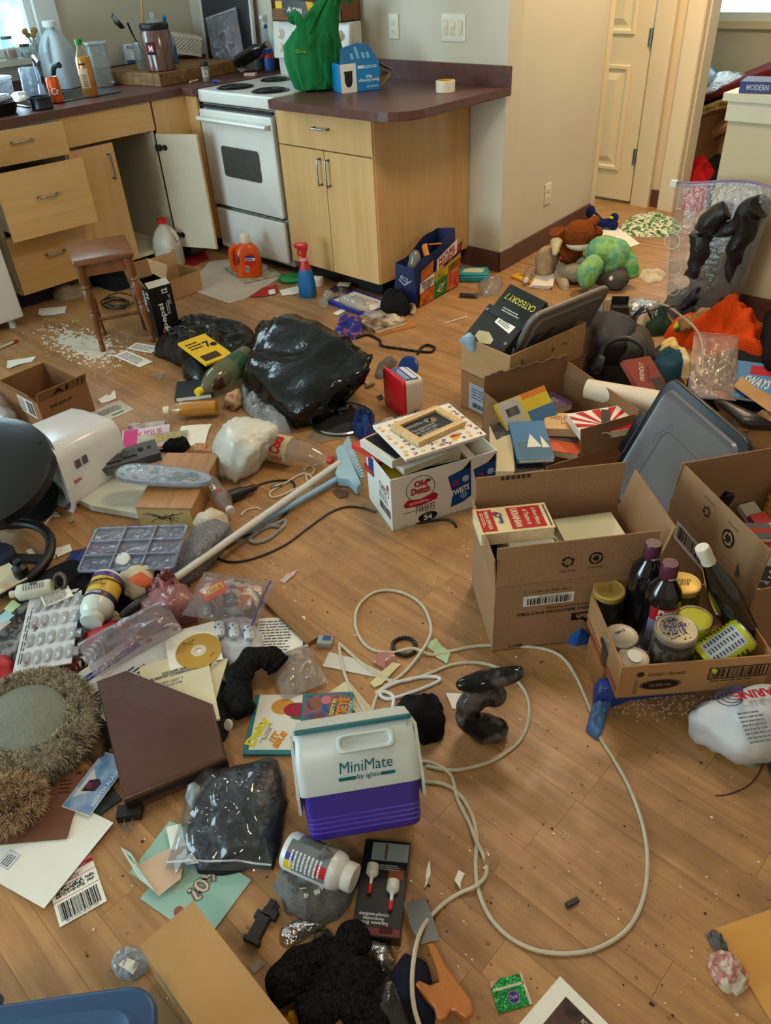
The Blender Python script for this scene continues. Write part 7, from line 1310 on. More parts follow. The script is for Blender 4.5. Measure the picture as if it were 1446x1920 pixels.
# ================================================================ the heap on the left
# open A1 carton
aA=at(70,757,.13);aU=(at(150,722,.13)-aA).normalized();aV=V((-aU.y,aU.x,0))
MA1=mx(V((aA.x,aA.y,0))+aU*.11+aV*.165,aU,(0,0,1));o,bd_,f_=carton('small_open_carton','small open brown carton marked in black beyond the white bin',MA1,.22,.33,.13,(('F',.05,25),('L',.05,30)),card(132,94,62))
F_=onf(.22,.33,.13,'F');txt(f_['F'][0],'A1',.07,.03,T(-.01,.024,.0022),INK,bold=.04);txt(o,'THIS SIDE UP',.1,.014,F_@T(-.02,.03,.0006),INK,bold=.02)
for x in (.07,.09):shape(f_['F'][0],[(x-.002,.005),(x+.002,.005),(x+.002,.03),(x+.007,.03),(x,.042),(x-.007,.03),(x-.002,.03)],T(0,0,.0018),INK,'arrow')
F_=onf(.22,.33,.13,'L');rect(o,.06,.02,.12,.075,F_,C(200,194,180,.7),'label',.0006);lns(o,.03,.02,.05,.06,8,F_,INK,z=.001);bars(o,.09,.02,.05,.06,F_,z=.001)
hull('white_plastic_bag','crumpled translucent white bag at the left edge beyond the bin','bag',[at(*p) for p in ((-60,800,0),(32,800,0),(25,755,.03),(0,738,.08),(-40,730,.1),(-60,760,.1),(20,780,.06))],film(206,196,190,.6),4,.014,18,3)
pp=polypaper
pp('torn_tag','torn and bent white tag on the floor above the brown envelope card','tag',[(185,752),(200,744),(208,746),(216,734),(219,748),(208,753),(190,757)],PAPER,curl=.02,seed=4)
M_,w_,h_=r3((196,792),(252,768),(180,770));o,zf=paper('printed_card','pale printed card lying on the floor right of the open carton','card',M_,w_,h_,C(186,180,160,.7),.001,1);lns(o,0,h_*.1,w_*.8,h_*.4,5,T(0,0,.0024));lns(o,w_*.1,-h_*.3,w_*.5,h_*.15,1,T(0,0,.0024),INK)
pp('clear_scrap','small clear plastic triangle on the open floor','scrap',[(287,702),(310,700),(300,715)],film(200,190,180,.5));
# magazines
def mag(name,label,A,Bp,Cp,z,mat,title=None,t_=.004,cat='magazine',bands=()):
 M_,w_,h_=r3(A,Bp,Cp,z);return book(name,label,M_,w_,h_,t_,mat,title,pages=PAPER,cat=cat,bands=bands)
mag('blue_magazine','light blue magazine at the left of the magazine pile',(192,850),(240,858),(205,826),.001,C(90,140,180,.4),[('AZINE',0,0,.8,.3,(220,225,230))])
mag('catalogue','dark catalogue with a blue and red cover at the back of the magazine pile',(228,832),(300,826),(238,796),.001,patches('catalog',[(40,44,70),(150,130,120),(190,180,170),(120,40,50)],14,.4,0))
mag('pink_magazine','white and pink magazine with bold lettering on the magazine pile',(226,852),(318,838),(240,808),.006,C(206,190,200,.35),[('SEXY ISSUE',-.05,.18,.8,.3,(206,60,130),6)],bands=((-.32,0,.3,.96,(206,70,130)),))
mag('celebrity_magazine','grey-green magazine with yellow lettering on top of the pile',(255,848),(348,838),(275,816),.0115,patches('celeb',[(120,120,110),(160,156,140),(190,186,170)],12,.35,0),[('BELLA',.1,.22,.6,.36,(216,180,50),8)],bands=((0,-.42,1,.12,(180,40,60)),))
for q,(pts,lb) in enumerate((([(330,835),(340,800),(398,796),(385,818),(365,834)],'white paper sheets right of the magazine pile'),([(355,838),(372,812),(392,806),(384,838)],'second white sheet beside the grocery bag'))):pp('paper_sheet',lb,'paper',pts,PAPER,z=.002*q,curl=.006)
heap('black_pouch','black cloth pouch at the right end of the magazine pile','pouch',[(298,848),(315,834),(352,826),(358,838),(345,850)],.035,cl(20,20,22),fold=.6,fs=26)
heap('orange_wrapper','orange wrapper scraps between the wooden box and the white bag','wrapper',[(355,848),(362,838),(392,838),(398,848),(375,853)],.02,patches('scraps',[(190,100,40),(206,180,150),(190,80,40)],40),fold=.9,fs=40)
heap('grey_sock','grey wool sock tucked behind the white bin','sock',[(190,838),(194,800),(205,796),(214,815),(208,840)],.05,cl(110,100,94),fold=.6,fs=24)
# white bin on its side
bl_,br_=at(0,812,.25),at(95,846,.25);wd=(br_-bl_);wd.z=0;W_=wd.length+.01;wd.normalize();ax_=V((-wd.y,wd.x,0));oc=(bl_+br_)/2;oc.z=.126
MBN=mx(oc,-wd,ax_);t=thing('white_bin','white plastic wastebasket lying on its side at the left','bin',MBN);WB_=gloss(222,222,226);rg=[]
for z,k,i in ((0,1,0),(.0,1.0,-.012),(.012,1.0,-.010),(.012,1.0,0),(.26,.90,0),(.285,.86,.006),(.295,.78,.03),(.293,.70,.05),(.27,.80,.02),(.02,.94,.012),(0,.95,.010)):rg.append([(x*k,y*k-.125*(1-k)*1.0,z) for x,y in rrect(W_-2*i,.25-2*i,.05,5)])
b=B();b.loft(rg,caps=False);n_=len(rg[0]);b.f+=[tuple(range(6*n_,7*n_)),tuple(range(7*n_,8*n_))[::-1]];b.bd('body',WB_,t,True)
F_=mx((-W_/2*.97-.0006,.0,.06),(0,0,1),(-1,0,.03));rect(t,.015,.035,.02,.03,F_,ink(90,90,94),'print',.004);rect(t,.045,.035,.02,.03,F_,ink(90,90,94),'print',.004);txt(t,'BIN',.03,.014,F_@T(-.005,-.02,.004),ink(176,50,40),bold=.03)
hull('bin_contents_bag','clear bag of rubbish inside the mouth of the white bin','bag',[MBN@V(p) for p in ((-.09,-.10,.04),(.09,-.10,.03),(.08,.02,.06),(-.08,.04,.08),(-.05,-.09,.2),(.06,-.09,.2),(0,.0,.2))],film(200,200,200,.5),4,.010,24,2,floor=False)
o=B().box(0,0,0,.09,.07,.004).bd('yellow_leaflet',C(170,176,60,.6),None);o.matrix_world=MBN@T(-.01,.07,.035)@RX(65)@RZ(8);tag(o,'yellow-green leaflet in the mouth of the white bin','leaflet');lns(o,0,0,.07,.05,5,T(0,0,.0022),INK)
# black seat and wheel
VIN=C(17,17,18,.33,.1,6,.1,30);sc0=at(-30,888,.22);t=thing('vinyl_chair_seat','padded black vinyl chair seat at the left edge in front of the bin','chair',mx(sc0,(.6,.8,.05),(.25,-.3,1)))
b=B();b.la([(.10,-.045),(.20,-.04),(.222,-.012),(.215,.015),(.18,.032),(.08,.036),(0,.036)],40);b.bd('seat_pad',VIN,t,True)
for a in (-40,20,80):B().tube([(.03*cos(D(a)),.03*sin(D(a)),.0365),(.2*cos(D(a)),.2*sin(D(a)),.0255)],.0022,6).bd('seam',C(8,8,9,.6),t,True)
B().tube([(0,0,-.04),(.02,.04,-.19)],.025,12).bd('post',BLACK,t,True);B().la([(.12,-.215),(.12,-.2),(.03,-.185),(0,-.185)],24,M=T(.03,.03,.0)).bd('base',BLACK,t,True)
hull('bead_wrapper','clear packet of blue and gold beads in front of the black seat','packet',[at(*p) for p in ((0,985,0),(48,970,0),(55,955,0),(50,960,.02),(10,970,.03),(0,975,0),(30,985,.01))],patches('beads',[(200,196,190),(206,200,190),(40,130,150),(170,150,70)],46,.3,.2),3,.008,40,4)
wc=at(-2,1046,.05);t=thing('steering_wheel','black game steering wheel lying at the left edge','wheel',mx(wc,(.8,.6,0),(.12,-.05,1)));BK=C(16,16,18,.45,.1)
B().tube([(.155*cos(a/36*6.283),.155*sin(a/36*6.283),0) for a in range(36)],.016,10,closed=True).bd('rim',BK,t,True);B().la([(.05,-.02),(.052,.01),(.045,.022),(0,.024)],24).bd('hub',C(30,34,52,.4),t,True)
for a in (0,125,235):B().box(.10,0,0,.10,.03,.014).bd('spoke',BK,t,M=RZ(a))
for pts,sd in (([(82,1040),(96,1030),(110,1032),(104,1048),(90,1052)],1),([(50,1038),(62,1034),(70,1044),(56,1048)],2)):pp('paper_curl','curl of white paper inside the steering wheel' if sd==1 else 'smaller paper curl beside the wheel hub','paper',pts,PAPER,curl=.02,seed=sd)
t=B();
for q in ([(84,984),(96,968),(108,962)],[(96,968),(112,967)],[(94,972),(104,960)]):t.tube([at(x,y,.004) for x,y in q],.003,6)
tag(t.bd('white_twig',C(216,208,196,.7),None,True),'small white forked plastic strip on the floor below the bin','strip')
for k,pts in enumerate(([(128,976),(140,974),(142,979),(131,981)],[(172,994),(180,990),(184,998),(176,1001)],[(78,962),(92,956),(96,964),(84,970)])):pp('foil_bit',['green foil bit on the floor below the white panel','teal foil bit on the floor above the organizer lid','clear plastic bit beside the black seat'][k],'scrap',pts,C(130,160,140,.3,.2) if k<2 else film(210,200,190,.5),curl=.008,seed=k)
# pale panel, grey plastic part, insoles, wooden box
zP=.012;P_=[at(x,y,.03) for x,y in ((127,925),(134,898),(215,872),(300,885),(330,905),(262,962),(170,946))];c_=sum(P_,V())/7
o=B().prism([(p.x-c_.x,p.y-c_.y) for p in P_],0,.022).bd('plastic_board',C(206,212,198,.35,.03),None);o.location=(c_.x,c_.y,.004);tag(o,'pale white plastic panel on the floor under the grey plastic part','board')
gA,gB=at(136,890,.075),at(298,845,.075);gd=(gB-gA);gl_=gd.length;t=thing('grey_plastic_part','grey moulded plastic toy part lying across the white panel','toy',mx(gA,gd,(.1,-.45,1)));GM=C(84,84,86,.5,.06)
b=B();b.box(.03,0,-.005,.06,.05,.045);b.box(.015,.0,-.005,.03,.035,.06);b.bd('nozzle',GM,t)
b=B();b.prism([(.055,-.035),(.30*gl_/.3,-.03),(gl_,-.028),(gl_,.045),(gl_*.72,.045),(gl_*.5,.03),(.055,.04)],-.02,.018);b.bd('shell',GM,t)
b=B();b.box(.12,0,.021,.10,.035,.006);b.box(.20,.004,.021,.05,.03,.007);b.bd('recess',C(62,62,64,.5),t)
for x in (.80,.90):disc(t,gl_*x,.012,.011 if x<.85 else .007,T(0,0,.0182),C(20,20,20,.8),'hole',.0006)
for k in range(3):B().box(.075+.05*k,-.036,.0,.034,.006,.02).bd('rail',C(100,100,102,.5),t)
WBZ=.082;a_,b__,c_=at(253,950,WBZ),at(358,952,WBZ),at(300,850,WBZ);xd=(b__-a_);bw_=xd.length;xd.normalize();bl_=.325
t=thing('wooden_box','plain wooden box with a branch drawing on its pale end','box',mx(V((a_.x,a_.y,0))+xd*bw_/2+V((-xd.y,xd.x,0))*bl_/2,xd,(0,0,1)));WX=woodm('box_wood',(150,104,58),(182,134,82),.5,(30,4,20))
B().rbox(bw_,bl_,.074,.004,.002).bd('body',WX,t);B().rbox(bw_+.004,bl_+.004,.008,.004,.002,M=T(0,0,.074)).bd('lid',WX,t)
F_=onf(bw_,bl_,.074,'F');rect(t,0,0,bw_*.96,.07,F_,C(176,152,100,.6,.12),'pale_panel',.0008);R=random.Random(6);b=B()
for k in range(16):
 x0=R.uniform(-.02,.02);x1=R.uniform(-.075,.075);y1=R.uniform(-.03,.03);q=bez([(x0,R.uniform(-.01,.01),.0014),((x0+x1)/2,y1*.3+.006,.0014),(x1,y1,.0014)],4);b.tube(q,.0011,3,M=F_)
b.bd('branch_drawing',C(50,40,28,.8),t)['kind']='stuff'
# insole pack
iA,iB=at(222,884,.125),at(392,898,.105);t=thing('insole_pack','clear blister pack of shoe insoles lying across the wooden box','insoles',mx((iA+iB)/2,iB-iA,(.0,-.06,1)));il=(iB-iA).length
def inso(k,e=0):return [(k*(il/2+e)*cos(a),(.044-.010*cos(a+.4)+e)*sin(a)*(1+.14*cos(2*a))) for a in [2*math.pi*i/40 for i in range(40)]]
B().prism(inso(1,.006),-.012,0).bd('insole',C(170,176,190,.35,.3,26),t);B().prism(inso(.97,-.004),-.002,.0015).bd('card_print',patches('insole_print',[(120,120,140),(190,190,200),(90,120,140),(200,196,180)],16,.3,0),t);b=B();b.loft([[(x,y,z) for x,y in inso(1,e)] for z,e in ((-.014,.012),(.004,.010),(.012,0),(.013,-.01))]);b.bd('blister',film(210,220,230,.22,.05),t,True)
lns(t,il*.26,0,.10,.04,5,T(0,0,.002),ink(70,80,70));txt(t,'GEL',.05,.022,T(-il*.22,.004,.0024),ink(220,220,230),bold=.02);ring(t,-il*.1,.004,.012,.008,T(0,0,.002),ink(150,140,150))
# grocery bag, bottles, lights and straps
hull('grocery_bag','stuffed white plastic grocery bag beside the wooden box','bag',[at(*p) for p in ((405,850,0),(412,895,0),(440,908,0),(480,888,0),(515,842,0),(480,830,0),(420,800,.12),(440,782,.16),(480,782,.16),(518,800,.15),(505,830,.10),(430,820,.17),(404,835,.08),(470,850,.12))],C(214,212,200,.35,.06,8,.7,26),6,.013,16,7,1,stretch=(1.8,1.8,.3))
M_,L_=lying((508,838),(618,862),.05,.045);t=thing('cola_bottle','clear two-litre cola bottle with a cream and red label lying on the floor','bottle',M_);bpr=[(.03,0),(.048,.006),(.052,.02),(.052,.10),(.049,.11),(.051,.13),(.046,.16),(.03,.20),(.0135,.23),(.0135,.25)];b=B();b.la(bpr,28);b.warp(lambda v:v+V((.004*nz3(v.x,v.y,v.z,30),.004*nz3(v.y,v.z,v.x,30),0))*(1 if v.z>.1 else 0));b.bd('body',glass(210,196,180,.3),t,True)
B().la([(.0526,.012),(.0526,.088)],28).bd('label',C(196,176,140,.5,.1,30),t,True)
MR=RZ(0);cyl_txt(t,'Coke',.0530,38,.044,.07,.046,ink(190,36,30),.04,flip=True,shear=.15);cyl_txt(t,'DIET',.053,18,.018,.02,.008,ink(190,36,30),.03,flip=True);cyl_lines(t,.053,100,.05,.03,.05,6,ink(150,60,50));B().la([(.0155,.235),(.0155,.252),(0,.253)],16).bd('cap',C(196,40,34,.4),t,True)
M_,L_=lying((392,905),(448,978),.034);t=bottle('water_bottle','clear small bottle lying between the white bag and the broom handle','bottle',M_,[(.024,0),(.032,.006),(.032,.05),(.029,.06),(.032,.07),(.032,.13),(.02,.17),(.012,.185),(.012,.195)],glass(205,196,186,.35),[(.0145,.188),(.015,.19),(.015,.206),(0,.207)],C(214,206,196,.4));cyl_txt(t,'ICI',.0325,20,.08,.03,.02,ink(225,222,216),.02,side=True);cyl_print(t,.0323,.105,.12,-20,10,ink(190,50,34))
M_,L_=lying((428,932),(478,914),.022);t=thing('flashlight','black tapered flashlight with a cord lying below the white bag','flashlight',M_);B().la([(.022,0),(.022,.05),(.015,.06),(.012,L_),(.006,L_+.01)],16).bd('body',BLACK,t,True)
ropes=(('power_cable','black cord with a metal sleeve running from the flashlight under the broom',[(478,914),(500,906),(530,902),(550,906),(553,925),(548,945),(530,970),(500,990),(470,1003),(450,1008)],.0035,BLACK),('cream_strap','looped cream cord beside the black cord above the broom handles',[(506,930),(510,922),(540,905),(560,893),(575,890),(590,902),(580,912),(556,918),(530,930),(512,934),(506,930)],.004,C(196,186,166,.8)),('cream_rope','short cream cord loop right of the white bag',[(570,884),(578,876),(590,880),(586,890),(574,894),(580,908),(588,912)],.004,C(190,176,150,.8)),('grey_strap','grey webbing strap coiled below the broom handle',[(468,1012),(490,996),(520,984),(535,978),(532,990),(505,1012),(480,1020),(470,1012),(500,990),(525,990)],.006,cl(150,150,150)),('thin_black_cable','long thin black cable curving across the floor below the snack carton',[(400,1036),(408,1048),(430,1055),(460,1053),(500,1040),(540,1020),(580,990),(620,962),(650,952),(680,954),(705,962)],.0035,BLACK),('cable_end','black cord end curling out from under the snack carton',[(770,984),(800,980),(832,976),(850,982),(856,990)],.004,BLACK),('white_wire','white wire loop lying below the water bottle',[(452,968),(462,958),(480,954),(490,957)],.003,C(210,196,170,.6)))
for nm,lb,pts,r_,m_ in ropes:rope(nm,lb,'cord',pts,r_,m_,twist=False)
M_,L_=lying((508,915),(528,908),.008);o=B().la([(.006,0),(.007,.002),(.007,L_),(.006,L_+.002)],12).bd('metal_sleeve',STEEL,None,True);o.matrix_world=M_;tag(o,'ribbed metal sleeve on the black cord','sleeve')
# brooms
A_,Bp=ln((232,1152),(636,868),.075,.035);dv=(Bp-A_);Lp=dv.length;t=thing('white_pole','long white pole with a black grip lying across the heap','pole',axm(A_,dv));B().tube([(0,0,.10),(0,0,Lp)],.0115,14).bd('shaft',C(206,206,200,.35,.03),t,True);B().la([(.006,-.01),(.012,.0),(.014,.03),(.014,.075),(.0125,.10)],14).bd('grip',BLACK,t,True)
A_,Bp=ln((330,1070),(640,894),.02,.022);dv=(Bp-A_);Lp=dv.length;t=thing('blue_broom','pale blue angle broom lying on the floor with its bristles up','broom',axm(A_,dv));LB=C(150,186,206,.4,.04);B().tube([(0,0,0),(0,0,Lp)],.011,14).bd('handle',C(136,172,204,.35,.04),t,True)
inv=axm(A_,dv).inverted();hp=[at(x,y,.03) for x,y in ((629,891),(635,872),(630,846),(636,839),(645,838),(660,872),(677,910),(669,917),(654,902),(634,900))]
b=B();q1=[inv@(p+V((0,0,.008))) for p in hp];q0=[inv@(p-V((0,0,.022))) for p in hp];b.loft([[tuple(p) for p in q0],[tuple(p) for p in q1]]);b.bd('head',LB,t)
for k in range(15):
 f=(k+.5)/15;p0=at(641,838,.028).lerp(at(676,898,.028),f);p1=at(653,818,.03).lerp(at(684,896,.03),f);p0,p1=inv@p0,inv@p1;B().tube([p0,p1],[.005,.0065],6).bd('bristle',C(150,184,206,.6),t,True)
heap('blue_brush','dark blue hand brush behind the broom head','brush',[(660,812),(668,795),(690,790),(704,800),(702,830),(688,838)],.06,C(24,56,120,.8,.3,60,.9,120),fold=1.2,fs=60)
heap('pink_tissue','pink-white tissue beside the snack carton','tissue',[(712,800),(722,790),(745,790),(742,802)],.02,C(206,180,170,.9),fold=.8,fs=40)
# knit sleeve with cuff
hull('knit_sleeve','grey knitted sleeve bunched beside the organizer lid','sweater',[at(*p) for p in ((312,1092,0),(330,1040,.05),(365,990,.07),(400,972,.08),(432,985,.06),(438,1010,0),(400,1050,0),(365,1090,0),(345,1100,0),(380,1030,.09))],patches('knit',[(96,94,98),(140,138,140),(110,108,112),(150,148,148)],70,.95,1.0),5,.010,30,2)
hull('cream_cuff','cream ribbed cuff at the end of the grey knitted sleeve','sweater',[at(*p) for p in ((362,985,.03),(372,962,.05),(395,952,.08),(422,962,.07),(428,985,.04),(418,1000,0),(390,975,.09),(380,990,.0))],C(206,192,166,.95,.12,40,.9,120),4,.006,40,3)
# organizer lid
M_,w_,h_=r3((148,1062),(328,1056),(226,1000),.095);M_=mx(M_.translation,at(328,1056,.095)-at(148,1062,.085),(.03,-.10,1));w_,h_=.285,.18
t=thing('organizer_lid','clear blue-grey divided organizer lid lying tilted on the heap','lid tray',M_@RX(0));FO=film(120,126,146,.42,.12);b=B();b.box(0,0,0,w_,h_,.003);b.bd('sheet',FO,t)
FO2=film(150,156,176,.65,.1)
for x in (-w_/6,w_/6):B().box(x,0,.004,.005,h_,.008).bd('divider',FO2,t)
for y in (-h_/6,h_/6):B().box(0,y,.004,w_,.005,.008).bd('divider',FO2,t)
b=B();b.tube([(x,y,.001) for x,y in rrect(w_,h_,.012)],.005,6,closed=True);b.bd('rim',FO2,t,True)
# small things around
hull('blue_folder','dark blue printed folder sticking out under the organizer lid','folder',[at(*p) for p in ((100,1078,.0),(135,1030,.03),(180,1020,.04),(165,1060,.02),(120,1080,.0),(150,1050,.06))],C(30,44,110,.35,.2,20),2,.003,20,2)
pp('hang_tag','white tag with a hole on the floor beside the steering wheel','tag',[(102,1030),(132,1021),(136,1034),(108,1046)],PAPER,z=.002)
heap('dark_clutter','dark cloth under the pill bottles on the left','cloth',[(20,1130),(70,1085),(130,1060),(220,1040),(300,1060),(300,1120),(240,1160),(120,1170)],.045,cl(24,22,24),fold=.7,fs=12,seed=8)
heap('grey_underlay','grey and clear plastic scraps under the pill organizer','scraps',[(-30,1250),(-20,1160),(60,1130),(180,1150),(240,1180),(180,1250),(80,1280)],.035,patches('scraps2',[(70,66,66),(130,126,122),(40,38,40),(150,146,140)],18),fold=.8,fs=16,seed=4)
mag('pastel_papers','sheaf of pale green and tan papers at the left edge above the small white bottle',(-30,1132),(52,1086),(-40,1080),.05,patches('pastel',[(170,190,180),(206,190,150),(196,196,170),(180,150,120)],7,.7,0),cat='paper')
for k,(pts,c_) in enumerate((([(8,1142),(24,1126),(40,1136),(20,1152)],(176,196,150)),([(-5,1160),(12,1146),(28,1156),(8,1172)],(150,190,196)),([(-20,1180),(10,1160),(22,1168),(0,1185)],(186,170,160)))):pp('colour_card',['pale green card at the left edge','pale blue card at the left edge','pinkish card at the left edge'][k],'card',pts,C(*c_,.6),z=.05,curl=.004)
def pills(label,M_,r,h,body,capc,capr,name='pill_bottle'):
 t=thing(name,label,'bottle',M_);B().la([(r*.9,0),(r,.006),(r,h*.72),(r*.92,h*.8),(capr*.92,h*.86),(capr*.9,h*.9)],28).bd('body',C(*body,.3,.03),t,True);B().la([(capr,h*.86),(capr*1.02,h*.87),(capr*1.02,h*.985),(capr*.96,h),(0,h)],26).bd('cap',C(*capc,.35,.03),t,True);return t
M_,L_=lying((205,1085),(178,1150),.085,.075);t=pills('big white supplement bottle with a purple and yellow label lying on the heap',M_,.044,.165,(206,214,206),(196,210,200),.030,'supplement_bottle')
B().la([(.0446,.012),(.0446,.10)],28).bd('label',C(206,168,50,.35,.05),t,True);B().la([(.0452,.012),(.0452,.028)],28).bd('label_band',C(80,44,120,.35),t,True);B().la([(.0452,.082),(.0452,.10)],28).bd('label_band',C(50,30,60,.35),t,True);cyl_txt(t,'KIRKLAND',.0458,10,.091,.05,.010,ink(214,206,214),.03);cyl_txt(t,'Glucosamine\n& MSM',.0452,10,.055,.055,.022,ink(70,50,40),.01);B().tube([(.0475*cos(a/14*6.283),.0475*sin(a/14*6.283),.045+.012*sin(a/14*6.283)) for a in range(14)],.0016,5,closed=True).bd('rubber_band',BLACK,t,True)
M_,L_=lying((98,1100),(36,1112),.075);t=pills('small white dropper bottle lying below the steering wheel',M_,.024,.115,(206,206,190),(196,190,170),.010,'dropper_bottle');
for a in (-20,30):cyl_lines(t,.0243,a,.045,.02,.06,8,ink(90,100,110),seed=a+40)
cyl_lines(t,.0244,5,.045,.016,.02,1,bar=True)
o=B();o.la([(.018,0),(.022,.004),(.022,.03),(.01,.04),(.012,.055),(0,.058)],16);o=o.bd('black_dropper',BLACK,None,True);o.location=at(42,1078,.05);tag(o,'black knob-topped stopper beside the dropper bottle','stopper')
o=B();o.tube([(.03*cos(a),.022*sin(a),0) for a in [k/20*6.283 for k in range(20)]],.006,8,closed=True);o=o.bd('leather_bracelet',C(70,56,42,.5),None,True);o.matrix_world=T(*at(113,1090,.075))@RX(60)@RZ(20);tag(o,'brown leather ring lying left of the supplement bottle','bracelet')
# pill organizer
a_,b__,c_=at(62,1258,.055),at(165,1238,.055),at(28,1125,.055);M_=mx((b__+c_)/2,b__-a_,(0,.02,1));w_,h_=.145,.30
t=thing('pill_organizer','clear blister pill organizer card with white capsules on the left heap','pill organizer',M_);B().box(0,0,0,w_,h_,.004).bd('card',C(206,206,206,.4,.03),t);lns(t,-w_*.42,0,h_*.8,.012,2,T(0,0,.0022)@T(-w_*.42,0,0)@RZ(90)@T(w_*.42,0,0))
R=random.Random(2)
for i in range(5):
 for j in range(4):
  x,y=-w_*.30+w_*.185*i+(.0),-h_*.36+h_*.23*j;Mz=T(x,y,.002)
  bl2=B().loft([[(p[0],p[1],z) for p in rrect(.021-e,.05-e,.010,3)] for z,e in ((0,0),(.006,.002),(.010,.008))]).bd('blister',film(216,222,226,.28,.05),t,True,Mz)
  if j<3 and (i+j)%3 !=1 or j==0:
   b=B();b.ell((.001,-.012,.004),.005,.007,.0035,n=8,k=6);b.ell((-.002,-.002,.004),.0045,.0065,.0035,n=8,k=6);b.bd('capsules',C(*((230,230,226) if R.random()<.75 else (150,60,60)),.3),t,True,Mz)
for k in range(4):B().box(w_*.5+.006,-h_*.36+h_*.23*k,0,.016,.03,.006).bd('snap_tab',film(206,210,214,.4,.05),t)
mag('printed_leaflet','folded leaflet of fine print sticking out behind the pill organizer',(85,1140),(138,1118),(100,1110),.062,PAPER,cat='leaflet');o=bpy.data.objects['printed_leaflet'];lns(o,0,0,.07,.05,9,T(0,0,.0044))
# glove, tin, red and striped things
hull('work_glove','cream work glove with an orange leather patch on the heap','glove',[at(*p) for p in ((218,1095,.05),(225,1075,.08),(255,1060,.09),(290,1058,.08),(290,1090,.07),(275,1115,.06),(250,1125,.04),(226,1112,.03),(255,1085,.105))],C(206,192,160,.9,.08,20,.5,120),4,.007,22,3);
hull('orange_patch','orange leather patch on the back of the cream work glove','patch',[at(*p) for p in ((236,1085,.108),(262,1070,.112),(288,1088,.095),(282,1102,.085),(262,1100,.10),(250,1090,.112))],C(196,92,44,.8,.1,20,.4,90),3,.003,30,2,floor=False)
t=thing('small_jar','small white labelled jar behind the work glove','jar',axm(at(243,1066,.045),(.1,-.3,1)));B().la([(.022,0),(.024,.003),(.024,.05),(.02,.052),(0,.052)],18).bd('body',C(206,204,196,.4),t,True);cyl_lines(t,.0244,-60,.025,.03,.035,5)
heap('cream_cloth','cream cloth under the cap of the supplement bottle','cloth',[(165,1165),(180,1145),(215,1150),(235,1160),(200,1178),(170,1180)],.05,cl(206,192,160),fold=.6,fs=22)
hull('red_case','shiny red case half buried under the clear zip bag','case',[at(*p) for p in ((140,1240,.0),(158,1185,.05),(215,1160,.06),(238,1172,.05),(232,1205,.02),(180,1250,.0),(200,1190,.075))],C(170,22,34,.25,.06),3,.003,14,2)
hull('zebra_pouch','black and white zebra-striped pouch beside the red case','pouch',[at(*p) for p in ((118,1266,0),(140,1255,.03),(180,1215,.06),(205,1175,.08),(222,1185,.06),(195,1235,.02),(165,1262,0),(185,1210,.085))],stripes('zebra',(18,18,20),(214,206,190),26,.6,1,5),4,.004,14,2)
hull('black_pouch_end','black end of a pouch on top of the red case','pouch',[at(*p) for p in ((185,1205,.06),(195,1180,.08),(218,1176,.09),(228,1190,.07),(210,1212,.05),(205,1190,.10))],C(18,18,19,.4),3,.004,20,2)
flatbag('zip_bag','clear zip bag with red contents beside the striped pouch',mx(at(245,1195,.09),at(300,1170,.09)-at(195,1225,.08),(.1,-.2,1)),.24,.13,film(176,160,166,.3),.03,8)
hull('pink_bag','clear bag of pink crinkled wrappers above the disc sleeve','bag',[at(*p) for p in ((250,1165,.02),(262,1130,.08),(290,1105,.10),(335,1100,.09),(380,1130,.07),(372,1165,.0),(300,1180,.02),(320,1130,.12))],film(196,140,140,.5,.06),5,.014,22,5);heap('pink_wrappers','pink and dark wrappers inside the clear bag above the disc sleeve','wrappers',[(262,1165),(275,1120),(330,1112),(370,1140),(365,1168),(310,1178)],.085,patches('pink',[(170,90,90),(196,120,120),(60,40,40),(150,60,70)],30,.4),fold=.8,fs=24,seed=2)
CND=patches('candy',[(206,60,30),(226,200,170),(70,50,44),(190,190,186),(220,120,30)],40,.35,.2,'vor')
hull('candy_pile','bright candy packets inside the zip bag near the wood strip','candy',[at(*p) for p in ((372,1130,0),(380,1095,.05),(440,1088,.07),(488,1112,.04),(485,1155,0),(440,1162,0),(400,1150,0),(430,1110,.09),(460,1130,.08))],CND,3,.010,26,4);flatbag('candy_bag','zip bag with a blue seal full of candy near the wood strip',mx(at(430,1122,.09),at(500,1135,.05)-at(372,1115,.06),(.05,-.1,1))@RZ(-90),.16,.21,film(206,196,196,.12,.05),.03,3,zipc=(60,70,140))
t=thing('candy_packet','orange candy packet with yellow letters in the clear zip bag','packet',mx(at(402,1110,.09),at(420,1100,.09)-at(385,1118,.09),(.1,-.3,1)));B().rbox(.075,.05,.008,.004,.003).bd('body',C(214,70,20,.3),t,True);txt(t,"REESE'S",.06,.024,T(0,.004,.0086),ink(226,190,40),bold=.04,shear=.15)
a_,b__=ln((484,1100),(590,1200),.012);dv=b__-a_;t=B().rbox(dv.length,.045,.016,.002,.001).bd('wood_strip',woodm('strip_wood',(120,84,44),(160,118,70),.6),None);t.matrix_world=mx((a_+b__)/2-V((0,0,.012)),dv,(0,0,1));tag(t,'short bare wooden strip lying on the floor below the thin black cable','wood')
t=thing('floss_box','small grey dental floss box on the floor at the end of the wood strip','box',fl(611,1208,35));B().rbox(.042,.034,.02,.005,.003).bd('body',C(150,150,146,.4),t,True);rect(t,.004,.004,.022,.018,T(0,0,.0202),ink(60,80,130));
heap('red_handle_ring','red padded ring at the left edge below the pill organizer','ring',[(-20,1310),(-20,1250),(12,1236),(38,1255),(40,1290),(20,1312)],.05,C(176,28,34,.6,.1),fold=.4,fs=16)
rope('red_strap_bundle','bundle of dark red straps lying above the fur hat','straps',[(40,1282),(90,1275),(140,1262),(190,1248)],.02,stripes('red_straps',(70,20,20),(150,56,44),60,.5,1),twist=False)
